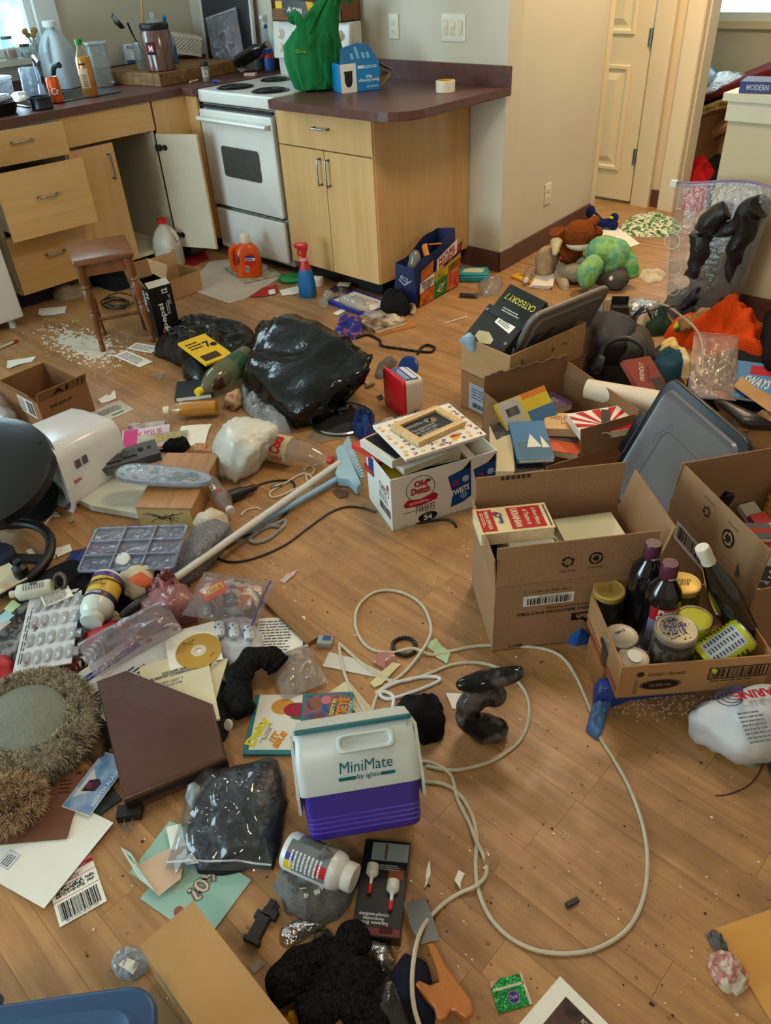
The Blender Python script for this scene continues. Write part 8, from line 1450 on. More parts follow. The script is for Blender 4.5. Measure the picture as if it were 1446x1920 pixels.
# ================================================================ foreground
# cooler
a_,b__=at(590,1578),at(785,1545);xd=b__-a_;cw=.245;xd.normalize();nd=V((-xd.y,xd.x,0));cdp=.165;cc=(a_+b__)/2+nd*cdp/2
za=.112;a_,b__=at(590,1578,za),at(785,1545,za);xd=b__-a_;xd.normalize();cc=(a_+b__)/2
t=thing('mini_cooler','small white and purple lunch cooler with teal trim tipped back in the foreground','cooler',mx(cc,xd,(0,0,1))@RX(-43)@T(0,cdp*.43,0)@Matrix.Diagonal((1,1,.82,1)))
PU=C(52,32,140,.35,.05);CWH=C(206,216,214,.32,.03);b=B()
b.loft([[(x,y,z) for x,y in rrect(cw*k,cdp*k,.022,5)] for z,k in ((0,.86),(.004,.89),(.03,.905),(.10,.955),(.118,.965))]);b.bd('tub',PU,t,True)
for k in range(4):b=B();b.tube([(x,y,.016+.011*k) for x,y in rrect(cw*(.893+.006*k),cdp*(.893+.006*k),.022,5)],.0022,5,closed=True);b.bd('rib',C(84,60,176,.35),t,True)
b=B();b.loft([[(x,y,z) for x,y in rrect(cw*k,cdp*k2,.02,5)] for z,k,k2 in ((.104,.985,1.0),(.108,1.0,1.02),(.19,1.0,1.02),(.236,.985,.93),(.252,.97,.84),(.257,.955,.80))]);b.bd('lid',CWH,t,True)
for s in (-1,1):b=B();b.loft([[(s*(cw/2-.002+.006*q),y,z) for (y,z) in ((-.06,.06),(.06,.06),(.075,.10),(.07,.235),(-.07,.235),(-.075,.10))] for q in (0,1)]);b.bd('side_latch',CWH,t)
b=B();b.loft([[(x*k,-cdp*.40+.014*j*0+y*k2,.249+.0082*(j>0)) for x,y in rrect(cw*.955,.026,.006,3)] for j,k,k2 in ((0,1,1),(1,1,1),(2,.98,.9))]);b.bd('teal_trim',C(10,104,116,.4,.04),t,True)
fc=mx((0,-cdp*.51-.0006,.148),(1,0,0),(0,-1,0));TE=ink(8,92,104)
hm=mx((.02,-cdp*.49,.213),(1,0,0),(0,-1,.32))
b=B();b.loft([[(x,y,z) for x,y in rrect(.115-e,.045-e,.012,4)] for z,e in ((.002,0),(.0125,.004),(.0135,.012),(.008,.018),(-.002,.024))],caps=True,M=hm);b.bd('handle_recess',CWH,t,True)
txt(t,'MiniMate',.105,.026,fc@T(.015,.012,.001),TE,bold=.0,shear=.12);txt(t,'by igloo',.045,.015,fc@T(.018,-.014,.001),TE,bold=.01);rect(t,-.024,-.014,.034,.008,fc,TE,z=.001);rect(t,.056,-.014,.028,.008,fc,TE,z=.001)
# thick cream cable
CABM=C(196,190,168,.5,.1,40)
cabs=[('cream_cable','thick cream cable looping from the cooler over the floor to the bottom edge',[(780,1430,.0),(810,1432),(845,1455),(858,1500),(880,1545),(892,1580,.008),(908,1610),(912,1640),(895,1665,.008),(860,1678),(828,1700),(800,1740,.02),(784,1790,.05),(775,1850,.05),(778,1905,.03),(800,1960)]),
 ('cream_cable','long cream cable making the big loop across the open floor on the right',[(790,1468),(830,1472),(860,1490),(885,1530),(894,1575),(892,1620),(896,1665),(915,1715),(950,1755),(1000,1782),(1060,1790),(1120,1780),(1175,1745),(1205,1690),(1214,1620),(1205,1550),(1180,1480),(1150,1425),(1125,1385),(1105,1330),(1080,1270),(1055,1235),(1025,1220),(980,1214),(900,1213),(850,1222),(810,1230),(775,1222,.008),(730,1226),(690,1215),(668,1180),(672,1140),(705,1112),(750,1112),(790,1135),(808,1175),(800,1215,.012),(760,1262),(715,1295),(700,1330),(700,1360)]),
 ('cream_cable','cream cable running behind the dark glass sculpture',[(636,1208),(655,1225),(690,1255),(725,1276),(760,1279),(805,1265),(850,1248),(900,1245),(950,1262),(985,1300),(992,1345),(975,1390),(930,1425),(880,1442),(840,1446),(800,1438)]),
 ('cream_cable','short cream cable end beside the comic books',[(636,1208),(640,1240),(652,1280),(672,1315),(690,1345),(702,1365)])]
for nm,lb,pts in cabs:rope(nm,lb,'cable',pts,.0042,CABM,twist=False)
rope('white_strap','flat white strap loop lying above the cooler','strap',[(735,1340),(738,1310),(725,1300),(713,1302),(718,1310),(735,1312),(780,1298),(822,1280),(820,1272),(790,1272),(745,1282),(705,1302)],.0045,C(210,214,216,.7),twist=False)
rope('hair_tie','black beaded hair tie on the floor inside the cable loop','hair tie',[(740,1222),(738,1208),(752,1199),(770,1200),(780,1212),(776,1226),(758,1232)],.0055,BLACK,closed=True)
rope('rubber_ring','small cream rubber ring near the knife','ring',[(736,1772),(742,1762),(752,1768),(752,1780),(744,1784)],.0015,C(190,160,120,.6),twist=False,closed=True)
for nm,lb,pts,m_,z,cu in (('green_note','pale green folded note below the cable loop',[(796,1210),(818,1198),(828,1212),(845,1226),(838,1246),(818,1234),(812,1222)],C(176,200,160,.8),0,.006),('white_strip','long torn white paper strip under the cables',[(605,1250),(618,1224),(665,1236),(718,1262),(712,1272),(660,1262)],C(206,206,200,.8),0,.004),('yellow_strip','pale yellow paper strip under the cables',[(694,1282),(736,1242),(752,1246),(716,1284),(702,1290)],C(206,196,150,.8),.003,.004),('pink_wrapper','crinkled pink wrapper below the hair tie',[(700,1245),(710,1228),(738,1228),(744,1240),(722,1256)],film(200,140,130,.7),.001,.015),('cream_sheet','cream paper sheet sticking out behind the comic books',[(604,1308),(652,1276),(690,1320),(718,1358),(700,1372),(660,1330)],C(206,196,160,.8),0,.004),('paper_chip','torn white paper chip left of the dark glass sculpture',[(836,1302),(868,1302),(866,1330),(848,1330)],PAPER,0,.006),('paper_twist','twisted white paper scrap with a dark spot on the open floor',[(796,1668),(800,1635),(806,1618),(808,1640),(802,1660)],PAPER,0,.012),('paper_bit','small bent white paper scrap near the crossing cables',[(852,1655),(860,1634),(872,1640),(864,1660),(864,1672)],PAPER,0,.012),('clear_film','clear crinkled wrapper under the crossing cables',[(905,1630),(908,1595),(922,1594),(936,1612),(928,1634)],film(214,180,140,.35),0,.012),('red_white_scrap','white scrap with red print on the open floor below the thin cable',[(524,1090),(538,1078),(556,1070),(552,1080),(534,1094)],C(206,180,170,.7),0,.008),('clear_square','small clear plastic square on the floor beside the tan board box',[(466,1810),(484,1798),(496,1810),(476,1828)],film(200,170,150,.5),0,.002),('plastic_chip','white plastic chip behind the blue lid',[(224,1812),(240,1798),(262,1806),(250,1828)],PAPER,.02,.01)):pp(nm,lb,'strip' if 'strip' in nm else 'scrap',pts,m_,z=z,curl=cu,seed=len(lb))
M_,L_=lying((1062,1698),(1084,1686),.004);o=B().box(0,0,L_/2,.008,.009,L_).bd('black_bit',BLACK,None);o.matrix_world=M_;tag(o,'small black plastic bar alone on the open floor','plastic bit')
o=B().la([(.013,0),(.014,.004),(.011,.007),(0,.007)],18).bd('coin_cap',C(196,186,170,.4),None,True);o.matrix_world=T(*at(430,1359,.02))@RX(50);tag(o,'small round white cap standing right of the binder','cap')
# sculpture
SG=patches('dark_glass',[(9,9,10),(14,14,16),(26,26,28),(92,82,78),(12,12,13)],14,.1,0,detail=4)
c_=at(905,1378);t=thing('glass_sculpture','dark swirled glass boot-shaped sculpture standing on the open floor','sculpture',T(*c_)@RZ(45));b=B()
b.tube(bez([(.008,0,.02),(-.030,0,.055),(-.036,0,.10),(-.012,0,.145),(.0,0,.165)],5),[.040,.038,.036,.034,.032,.031,.030,.029,.029,.029,.029,.029,.030,.031,.031,.031,.030,.030,.028,.026,.02],18)
b.tube(bez([(-.062,0,.178),(-.02,0,.186),(.03,0,.196),(.085,0,.212)],5),[.008,.014,.018,.022,.024,.026,.027,.027,.026,.026,.025,.024,.022,.02,.017,.011],16,flat=.8);b.ell((.026,-.004,.024),.036,.036,.024);b.ell((.022,0,.138),.030,.026,.028);b.warp(lambda v:v+V((.004*nz3(v.x,v.y,v.z,26),.004*nz3(v.z,v.y,v.x,26),0)))
o=b.bd('body',SG,t,True);m=o.modifiers.new('remesh','REMESH');m.mode='VOXEL';m.voxel_size=.004;m.use_smooth_shade=True;m=o.modifiers.new('smooth','SMOOTH');m.iterations=8;m.factor=.6
for y in (-.05,):pass
# socks
SK=cl(18,18,19,.3)
hull('balled_sock','black sock balled up right of the cooler','sock',[at(*p) for p in ((765,1390,0),(745,1330,.03),(758,1305,.05),(795,1298,.06),(815,1310,.05),(834,1350,.03),(832,1385,0),(800,1398,0),(780,1340,.09),(815,1350,.07),(748,1350,0))],SK,4,.008,26,3);heap('navy_patch_cloth','dark cloth with a navy patch under the balled sock','cloth',[(740,1330),(760,1310),(822,1308),(832,1330),(825,1350),(760,1345)],.03,cl(32,34,66),fold=.6,fs=24)
# disc in sleeve, papers, booklets
M_,w_,h_=r3((325,1245),(410,1260),(308,1168),.045);M_=mx(at(362,1212,.05),at(428,1235,.05)-at(345,1258,.05),(.02,-.06,1));t=thing('disc_sleeve','white paper sleeve with a gold disc showing through its window','sleeve',M_);B().box(0,0,0,.135,.14,.0016).bd('sleeve',PAPER,t);GD=C(206,160,70,.18,.12,6,metal=.55)
d_=thing('gold_disc','gold recordable disc with handwriting in the white paper sleeve','disc',M_@T(.012,-.022,.0016));b=B();b.loft([[(r*cos(2*math.pi*i/40),r*sin(2*math.pi*i/40),z) for i in range(40)] for r,z in ((.0085,0),(.059,0),(.059,.0012),(.0085,.0012))],closed=True);b.bd('disc',GD,d_);ring(d_,0,0,.02,.0085,T(0,0,.0012),C(206,196,170,.25));txt(d_,'Sounds\nMix',.03,.018,T(-.018,.034,.0014)@RZ(15),ink(90,70,40));txt(d_,'01/05',.016,.006,T(.032,-.024,.0014)@RZ(40),ink(90,70,40))
def sheet(nm,lb,cat,A,Bp,Cp,z,mat=None,tz=.0016,tilt=(0,0,1),wh=None):
 M_,w_,h_=r3(A,Bp,Cp,z)
 if wh:w_,h_=wh
 o=B().box(0,0,tz/2,w_,h_,tz).bd(nm,mat or PAPER,None);o.matrix_world=mx(M_.translation,M_.col[0].xyz,tilt);tag(o,lb,cat);return o,w_,h_,T(0,0,tz)
o,w_,h_,MT=sheet('government_letter','white letter with a blue header band sticking out behind the binder','letter',(196,1385),(130,1305),(330,1290),.036,wh=(.20,.26));o.matrix_world=mx(at(238,1282,.035),at(285,1195,.035)-at(130,1300,.035),(0,-.02,1));rect(o,0,h_*.36,w_,.022,MT,ink(36,60,140));txt(o,'Government Gouvernement',w_*.6,.012,MT@T(.0,h_*.365,.0006),ink(220,225,235));txt(o,'*',.016,.014,MT@T(-w_*.4,h_*.365,.0006),ink(200,40,60),bold=.1);shape(o,[(w_*.40+.012*cos(D(45*k+22)),h_*.455+.012*sin(D(45*k+22))) for k in range(8)],MT,ink(190,40,40),'stop_sign',.0005);lns(o,0,0,w_*.8,h_*.3,6,MT);rect(o,.02,h_*.24,w_*.8,.001,MT,ink(190,80,80));txt(o,'Avis No',.05,.012,MT@T(-w_*.2,-h_*.2,.0005),INK)
o,w_,h_,MT=sheet('notice_sheet','second white sheet with a red octagon behind the blue-banded letter','letter',(250,1260),(330,1260),(250,1200),.033,wh=(.15,.2));o.matrix_world=mx(at(300,1240,.032),at(340,1215,.03)-at(270,1250,.03),(0,0,1));shape(o,[(.005+.010*cos(D(45*k+22)),h_*.44+.010*sin(D(45*k+22))) for k in range(8)],MT,ink(190,40,40),'stop_sign',.0005)
o,w_,h_,MT=sheet('study_booklet','cream wildlife study booklet sticking out above the binder','booklet',(300,1330),(400,1330),(300,1240),.045,C(212,204,170,.8),.006,wh=(.17,.24));o.matrix_world=mx(at(335,1300,.042),at(385,1272,.042)-at(285,1300,.042),(0,0,1));txt(o,'WILDLIFE AND\nFORESTRY CONSERVATION',w_*.72,.020,MT@T(.0,h_*.28,.0005),ink(60,70,90),bold=.03);txt(o,'STUDY UNIT 7\nThe Good Life',w_*.4,.020,MT@T(-w_*.1,h_*.15,.0005),ink(60,70,90))
o,w_,h_,MT=sheet('cream_booklet','blank cream booklet under the wildlife one at the right of the binder','booklet',(380,1350),(420,1345),(350,1290),.03,C(206,196,160,.8),.005,wh=(.15,.24));o.matrix_world=mx(at(352,1305,.036),at(395,1290,.036)-at(290,1300,.036),(0,0,1))@RZ(-8)
o,w_,h_,MT=sheet('handwritten_letter','sheet of handwriting right of the long sock','letter',(490,1225),(552,1222),(470,1165),.004,wh=(.13,.14));lns(o,-.01,0,w_*.8,h_*.85,11,MT,ink(100,110,130))
heap('padded_glove','white and blue dotted glove under the disc sleeve and sock','glove',[(392,1205),(402,1168),(430,1164),(470,1166),(492,1190),(500,1240),(440,1260),(405,1240)],.04,C(190,196,206,.5,.1,20),fold=.5,fs=16)
for k,(x,y) in enumerate(((413,1178),(440,1180),(468,1184))):M_,L_=lying((x,y+14),(x-2,y-10),.052);o=B().la([(.010,0),(.014,.01),(.014,L_),(.008,L_+.008),(0,L_+.01)],14,sx=.5).bd('glove_finger',patches('blue_dots',[(206,210,214),(206,210,214),(40,70,150)],180,.6,0,'vor'),bpy.data.objects['padded_glove'],True,TM(-bpy.data.objects['padded_glove'].location)@M_)
heap('white_wrap','white folded plastic under the disc sleeve','wrapper',[(370,1262),(395,1245),(430,1265),(432,1290),(405,1285)],.035,C(206,200,196,.4),fold=.7,fs=20)
flatbag('zip_bag','empty clear zip bag right of the long sock',mx(at(555,1258,.012),at(600,1262,.01)-at(505,1300,.01),(0,0,1)),.12,.15,film(206,196,186,.3),.02,7)
heap('heap_base_clothes','dark clutter under the papers above the binder','clothes',[(130,1330),(170,1260),(300,1190),(420,1200),(440,1300),(425,1400),(300,1420),(190,1400)],.028,cl(40,34,34),fold=.3,fs=10,edge=.2)
# binder and clip
bp=[(232,1500),(425,1420),(398,1318),(235,1255),(180,1275)];P_=[at(x,y,.075 if y<1300 else .055) for x,y in bp];c_=at(300,1380,0);q=[p-c_ for p in P_];BRN=C(82,50,40,.33,.14,7,.6,9)
t=thing('leather_binder','brown leatherette binder lying face down on the papers','binder',T(*c_));b=B();ring_=[]
for e,dz in ((0,-.045),(.0,-.006),(.004,0),(.012,.004)):ring_.append([tuple(p*(1-e/.18)+V((0,0,dz-(0 if True else 0)))) for p in q])
ring_[0]=[(p[0],p[1],max(p[2],.010)) for p in ring_[0]];b.loft(ring_);b.bd('cover',BRN,t,True)
b=B();b.loft([[tuple(p*k+V((0,0,-dz))) for p in q[:2]]+[tuple(p*k*.9+V((0,0,-dz))) for p in q[:2]][::-1] for k,dz in ((1.004,.03),(1.004,.012))]);b.bd('zip_edge',C(30,22,20,.6),t)
M_=mx(at(244,1524,.012),at(268,1518,.012)-at(218,1526,.012),(.0,0,1));t=thing('binder_clip','black binder clip gripping the corner of the binder','clip',M_);b=B();b.prism([(-.026,-.015),(.026,-.015),(.026,.015),(-.026,.015)],-.009,.012);b.bd('jaw',BLACK,t)
B().tube([(-.010,-.010,.004),(-.007,-.035,.004),(-.011,-.044,.004),(.011,-.044,.004),(.007,-.035,.004),(.010,-.010,.004)],.0014,6).bd('wire',STEEL,t,True)
# fur hat
c_=at(66,1382);t=thing('fur_hat','grey-green suede hat with a thick fur brim at the left edge','hat',T(c_.x,c_.y,.0)@RZ(0));FUR=patches('fur',[(104,98,84),(160,150,130),(186,176,152),(124,116,98)],30,.95,.5)
B().la([(.085,.02),(.098,.05),(.092,.078),(.06,.09),(0,.093)],30,sx=1.15).bd('crown',C(120,122,108,.9,.1,10,.4,90),t,True)
def furry(par,cen,n,ln0,seed,mat,rad=None,name='fur'):
 R=random.Random(seed);b=B()
 for i in range(n):
  p,nr=cen(R);ln_=ln0*R.uniform(.6,1.3);d=(nr+V((R.gauss(0,.5),R.gauss(0,.5),R.gauss(0,.4)))).normalized();s=d.cross(V((R.random()-.5,R.random()-.5,R.random()-.5))).normalized()*.0013;m_=p+d*ln_*.55+V((0,0,.002));e=p+d*ln_+V((R.gauss(0,.003),R.gauss(0,.003),-ln_*.15));b.add([p-s,p+s,m_+s*.7,m_-s*.7,e],[(0,1,2,3),(3,2,4)])
 o=b.bd(name,mat,par);o['kind']='stuff';return o
B().tube([(.118*1.12*cos(a),.118*sin(a),.045) for a in [k/30*6.283 for k in range(30)]],.030,12,closed=True).bd('brim',FUR,t,True)
def brimp(R):
 a,f=R.uniform(0,6.283),R.uniform(-2.2,2.6);n=V((cos(a)*cos(f),sin(a)*cos(f),sin(f)));return V((.118*1.12*cos(a),.118*sin(a),.045))+n*.034,n
furry(t,brimp,11000,.017,3,FUR)
c_=at(25,1520);t=thing('brown_fur','tuft of pale brown fur lying on the brown folder at the left edge','fur piece',T(c_.x,c_.y,.02));FB=patches('brown_fur',[(130,104,78),(180,150,116),(200,176,140),(140,112,84)],26,.95,.5);b=B();b.ell((0,0,.025),.085,.075,.03);b.bd('pelt',FB,t,True)
def pelt(R):a=R.uniform(0,6.283);f=R.uniform(0,1.5);n=V((cos(a)*cos(f),sin(a)*cos(f),sin(f)));return V((.085*n.x,.075*n.y,.025+.03*n.z)),n
furry(t,pelt,5000,.020,5,FB)
heap('suede_flap','brown suede flap between the fur hat and the binder','flap',[(150,1395),(165,1330),(190,1330),(205,1400),(200,1440),(170,1430)],.03,cl(84,66,46),fold=.4,fs=16)
# papers at lower left
o,w_,h_,MT=sheet('white_envelope','large white envelope lying at the lower left','envelope',(60,1672),(178,1520),(-40,1560),.010,wh=(.20,.30));o.matrix_world=mx(at(52,1568,.009),at(175,1535,.009)-at(62,1670,.009),(0,0,1));w_,h_=.185,.26;b=o.data;
rect(o,-w_*.30,-h_*.02,.035,.032,MT,ink(150,156,170));rect(o,-w_*.30,-h_*.02,.033,.030,MT,ink(214,218,224),z=.0006);lns(o,-w_*.3,-h_*.02,.028,.022,4,MT,z=.001);txt(o,'CoCo',.03,.012,MT@T(w_*.38,.03,.0005),INK,shear=.3);txt(o,'Shannon Daly',.05,.008,MT@T(w_*.33,.07,.0005),INK,shear=.3)
o,w_,h_,MT=sheet('brown_folder','brown paper folder on the white envelope beside the fur','folder',(0,1570),(125,1568),(30,1470),.013,C(112,70,48,.7,.06),.004,wh=(.17,.17));o.matrix_world=mx(at(72,1512,.012),at(128,1562,.012)-at(20,1572,.012),(0,0,1));lns(o,w_*.3,h_*.25,.03,.04,4,MT,ink(60,36,26));rect(o,w_*.42,h_*.44,.012,.006,MT,ink(50,30,24))
o,w_,h_,MT=sheet('postcard','blue postcard with two climbers at the lower left','postcard',(150,1500),(195,1520),(180,1420),.016,PAPER,.0012,wh=(.15,.075));o.matrix_world=mx(at(182,1468,.016),at(218,1455,.016)-at(172,1518,.016),(0,0,1));rect(o,0,0,w_*.98,h_*.97,MT,patches('postcard_sky',[(70,120,180),(150,180,210),(90,140,190)],12,.4,0),z=.0004);txt(o,'NORTH ALASKA',w_*.7,.010,MT@T(.0,-h_*.36,.001),ink(220,228,236),bold=.02);shape(o,[(-.05,.03),(-.02,-.005),(.01,.01),(.03,.03)],MT,ink(200,206,214),z=.0008);shape(o,[(-.03,.02),(-.02,-.01),(0,-.012),(.01,.0),(.0,.02)][::-1],MT,ink(60,40,54),z=.001);disc(o,-.012,.012,.008,MT,ink(110,50,80),z=.0014)
mag('dark_photo_card','dark green photo card under the binder beside the postcard',(180,1535),(228,1500),(165,1490),.002,patches('dark_photo',[(20,30,26),(60,70,60),(30,50,44)],16,.3,0),cat='card')
o,w_,h_,MT=sheet('shipping_label','white shipping label with red bands and a large barcode at the lower left','label',(118,1738),(203,1692),(92,1655),.001,wh=(.092,.16));o.matrix_world=mx(at(138,1652,.001),at(203,1690,.001)-at(118,1738,.001),(0,0,1));bars(o,0,-h_*.33,w_*.86,h_*.24,MT);R=random.Random(9);b=B()
for i in range(30):
 for j in range(12):
  if R.random()<.5:x,y=-w_*.42+w_*.62*i/30,-h_*.13+h_*.13*j/12;b.add([(x,y,.0005),(x+.0019,y,.0005),(x+.0019,y+.0017,.0005),(x,y+.0017,.0005)],[(0,1,2,3)],0,MT)
b.bd('dot_code',INK,o)['kind']='stuff';[rect(o,0,y,w_,.0012,MT,ink(190,50,60)) for y in (-h_*.17,.03*h_)];rect(o,0,h_*.16,w_,.009,MT,ink(180,36,46));txt(o,'Peel here for Instructions',w_*.7,.005,MT@T(0,h_*.16,.0006),ink(235,225,225));rect(o,0,h_*.34,w_,h_*.3,MT,ink(206,150,156));txt(o,'FedEx',.018,.007,MT@T(w_*.34,-h_*.04,.0005),INK,bold=.03);txt(o,'PRP',.014,.006,MT@T(w_*.34,-h_*.10,.0005),INK,bold=.03);lns(o,-.01,h_*.07,w_*.7,.012,3,MT,INK);txt(o,'9612 0196 4270 1154',w_*.7,.004,MT@T(0,-h_*.47,.0005),INK)
# birthday card pieces
AQ=C(150,190,176,.7,.04);o,w_,h_,MT=sheet('birthday_card','pale aqua birthday card with a cat pattern lying under the clear bag','card',(300,1690),(385,1730),(340,1610),.001,AQ,.002,wh=(.14,.17));o.matrix_world=mx(at(368,1668,.001),at(442,1636,.001)-at(372,1728,.001),(0,0,1))@RZ(0)
txt(o,"YOU'RE NOT\nOLD YOU'RE\nRETRO",.05,.035,MT@T(.0,.045,.0006)@RZ(180),ink(216,220,206));txt(o,'60?',.07,.04,MT@T(.015,-.005,.0006)@RZ(180),ink(120,110,96),bold=.08);txt(o,'60?',.062,.034,MT@T(.015,-.005,.001)@RZ(180),ink(206,200,180),bold=.0);disc(o,-.05,-.0,.010,MT,ink(140,90,70));[disc(o,-.02+.018*k,.07,.006,MT,ink(*c_)) for k,c_ in enumerate(((60,50,44),(210,200,60),(230,230,226)))]
pp('aqua_card_flap','aqua card folded open left of the clear bag','card',[(245,1640),(318,1540),(350,1555),(372,1600),(320,1690)],AQ,curl=.008,seed=3);pp('peach_card','folded peach paper on the aqua card','paper',[(258,1625),(320,1592),(350,1590),(340,1650),(298,1682)],C(206,176,150,.7),z=.010,curl=.010,seed=6);pp('bent_paper','bent pale green paper corner left of the aqua card','paper',[(228,1594),(248,1606),(264,1630),(296,1680),(262,1650)],C(190,206,190,.7),z=.004,curl=.025,seed=8);pp('text_leaf','white text leaf with an ampersand under the clear bag','paper',[(312,1552),(340,1545),(352,1600),(330,1640)],PAPER,z=.014,curl=.004)
# clear bag with black cloth
cb=[at(*p) for p in ((370,1640,.006),(345,1560,.01),(390,1470,.03),(440,1440,.03),(515,1430,.03),(530,1500,.02),(515,1630,.006),(430,1640,.004),(400,1530,.05),(470,1500,.055),(490,1580,.045),(430,1580,.05))];hull('black_clothing','folded black clothing inside the clear zip bag in the foreground','clothing',cb,C(18,19,24,.4,.25,14,.35,60),5,.016,7,4,stretch=(.6,1.6,1))
flatbag('clothes_bag','clear zip bag holding black clothing in front of the binder',mx(at(432,1532,.022),at(535,1645,.02)-at(340,1640,.02),(0,0,1))@RZ(180),.215,.235,clear(200,210,220,.03,.07,.2,14),.055,3,n=26);pp('white_chip','small white card visible in the bottom of the clear bag','card',[(340,1612),(360,1600),(374,1620),(350,1622)],PAPER,z=.02)
hull('plastic_grip','white rounded plastic handle beside the clear bag','plastic part',[at(*p) for p in ((345,1500,0),(352,1470,.03),(365,1462,.03),(380,1475,.02),(375,1505,.0),(360,1520,0),(362,1490,.035))],C(206,214,220,.3),3,.001,10,2)
# comic books (plain stand-in pictures)
o,w_,h_,MT=sheet('comic_book','white comic book with a yellow title under the corner of the cooler','comic book',(452,1418),(600,1418),(470,1305),.002,C(20,110,116,.5),.006,wh=(.175,.175));o.matrix_world=mx(o.matrix_world.translation,(cos(D(41)),sin(D(41)),0),(0,0,1));rect(o,.006,.006,w_*.94,h_*.93,MT,ink(214,214,206));
txt(o,'Deity',.085,.034,MT@T(-.060,-.025,.0008)@RZ(72),ink(206,200,40),bold=.05);txt(o,'THE CATSEYE\nREADER',.06,.012,MT@T(-.040,-.03,.0008)@RZ(72),ink(50,80,90));txt(o,'1ST\nISSUE',.05,.034,MT@T(-.014,-.044,.0008)@RZ(66),ink(206,130,30),bold=.06,shear=.2);txt(o,'ON\nSALE',.02,.018,MT@T(.026,-.04,.0008)@RZ(66),ink(180,150,90))
for x,y,rx,ry,c_ in ((-.012,.05,.03,.024,(196,140,60)),(.022,.04,.032,.022,(150,40,60)),(.05,.045,.026,.018,(206,160,120)),(.03,.02,.02,.010,(40,110,90))):disc(o,x,y,rx,MT,ink(*c_),'picture_patch',.0006+.0002*rx*10,ry)
o,w_,h_,MT=sheet('comic_book','teal-bordered dark comic with yellow and orange lettering behind the cooler','comic book',(565,1378),(660,1372),(572,1306),.009,C(30,110,116,.5),.003,wh=(.125,.125));o.matrix_world=mx(o.matrix_world.translation+V((0,0,0)),(cos(D(44)),sin(D(44)),0),(0,0,1));rect(o,0,0,w_*.9,h_*.9,MT,patches('comic_art',[(30,50,90),(60,90,130),(150,90,80),(40,60,100)],22,.4,0));txt(o,'CATSEYE',.09,.026,MT@T(.034,.0,.0008)@RZ(80),ink(206,130,40),bold=.05);txt(o,'DEITY IN',.05,.010,MT@T(.014,.016,.0008)@RZ(80),ink(216,206,60),bold=.03);txt(o,'NOVEMBER',.07,.010,MT@T(.054,.0,.0008)@RZ(80),ink(190,206,206))
for x,y,r_,c_ in ((-.03,.03,.015,(130,90,60)),(-.004,.04,.013,(190,110,120)),(-.02,-.02,.02,(110,70,60))):disc(o,x,y,r_,MT,ink(*c_),'picture_patch',.0006)
# supplement bottle, cap, boxed bulbs
M_,L_=lying((540,1592),(652,1642),.075,.072);t=pills('white supplement bottle with a red seal lying on the grey cap',M_,.037,.148,(214,216,214),(216,214,208),.027,'supplement_bottle');cyl_print(t,.0373,.012,.10,-10,80,C(110,120,124,.4));cyl_lines(t,.0378,48,.055,.04,.07,8,ink(220,224,226));o=cyl_print(t,.0376,.078,.10,30,64,ink(180,34,44),'seal');cyl_print(t,.0376,.012,.03,50,80,ink(206,190,40),'corner');cyl_print(t,.0377,.012,.03,30,50,ink(60,70,150),'corner');cyl_lines(t,.0375,-30,.05,.028,.05,1,bar=True);cyl_lines(t,.0375,-32,.09,.03,.025,5)
heap('knit_beanie','grey knit cap with white dashes crumpled under the supplement bottle','hat',[(512,1660),(525,1625),(580,1610),(650,1625),(672,1640),(665,1690),(630,1730),(580,1738),(535,1710)],.05,patches('cap_knit',[(96,98,98),(116,118,116),(104,106,104)],20,.95,.7),fold=1.8,fs=11,seed=5,edge=.8);cp=bpy.data.objects['knit_beanie']
R=random.Random(4);b=B()
for k in range(60):
 p=at(R.uniform(585,665),R.uniform(1650,1725));L2=p-cp.location;a=R.random()*3.1;d_=V((cos(a),sin(a),0))*.006
 hit=cp.closest_point_on_mesh(V((L2.x,L2.y,.08)))[1];b.tube([hit-d_+V((0,0,.001)),hit+d_+V((0,0,.001))],.0012,4)
b.bd('white_dashes',C(206,208,206,.9),cp)['kind']='stuff'
a_,b__,c_=at(655,1752,.03),at(748,1762,.03),at(688,1572,.03);M_=mx((b__+c_)/2,b__-a_,(0,0,1));t=thing('bulb_box','black window box of two rubber dropper bulbs lying in the foreground','box',T(0,0,-.03)@M_);w_,h_=.092,.19;B().rbox(w_,h_,.030,.003,.002).bd('body',C(24,22,24,.3,.06),t);F_=T(0,0,.0302)
rect(t,.008,h_*.37,w_*.80,h_*.20,F_,C(130,140,144,.2,.1),'window');rect(t,.0,h_*.37,.006,h_*.18,F_,ink(90,80,60),z=.0006);lns(t,.014,h_*.20,w_*.5,.012,3,F_,ink(170,170,170));txt(t,'Squeeze Bulbs\nAmpoules\ncompressibles',w_*.62,.024,F_@T(-.008,-h_*.33,.0005)@RZ(180),ink(190,190,190),bold=.02);rect(t,0,-h_*.45,w_*.96,h_*.07,F_,ink(110,56,60));shape(t,[(.005,-.088),(.03,-.088),(.03,-.078),(.018,-.068),(.005,-.078)],F_,ink(60,24,26),z=.0008)
for x,y in ((-.022,.018),(.022,-.010)):b=t;o=B().la([(.012,0),(.0125,.018),(.009,.022),(.004,.026),(.003,.042)],16).bd('bulb',C(214,214,206,.4),t,True,mx((x,y+.02,.036),(1,0,0),(0,-1,0)));B().la([(.0045,.040),(.004,.056),(0,.057)],12).bd('red_tip',C(190,30,40,.4),o,True)
rect(t,.025,.025,.030,.020,F_,C(150,70,40,.15,.2),'gloss_panel')
FO_=C(206,206,212,.15,.25,40,1.0,60,metal=.9)
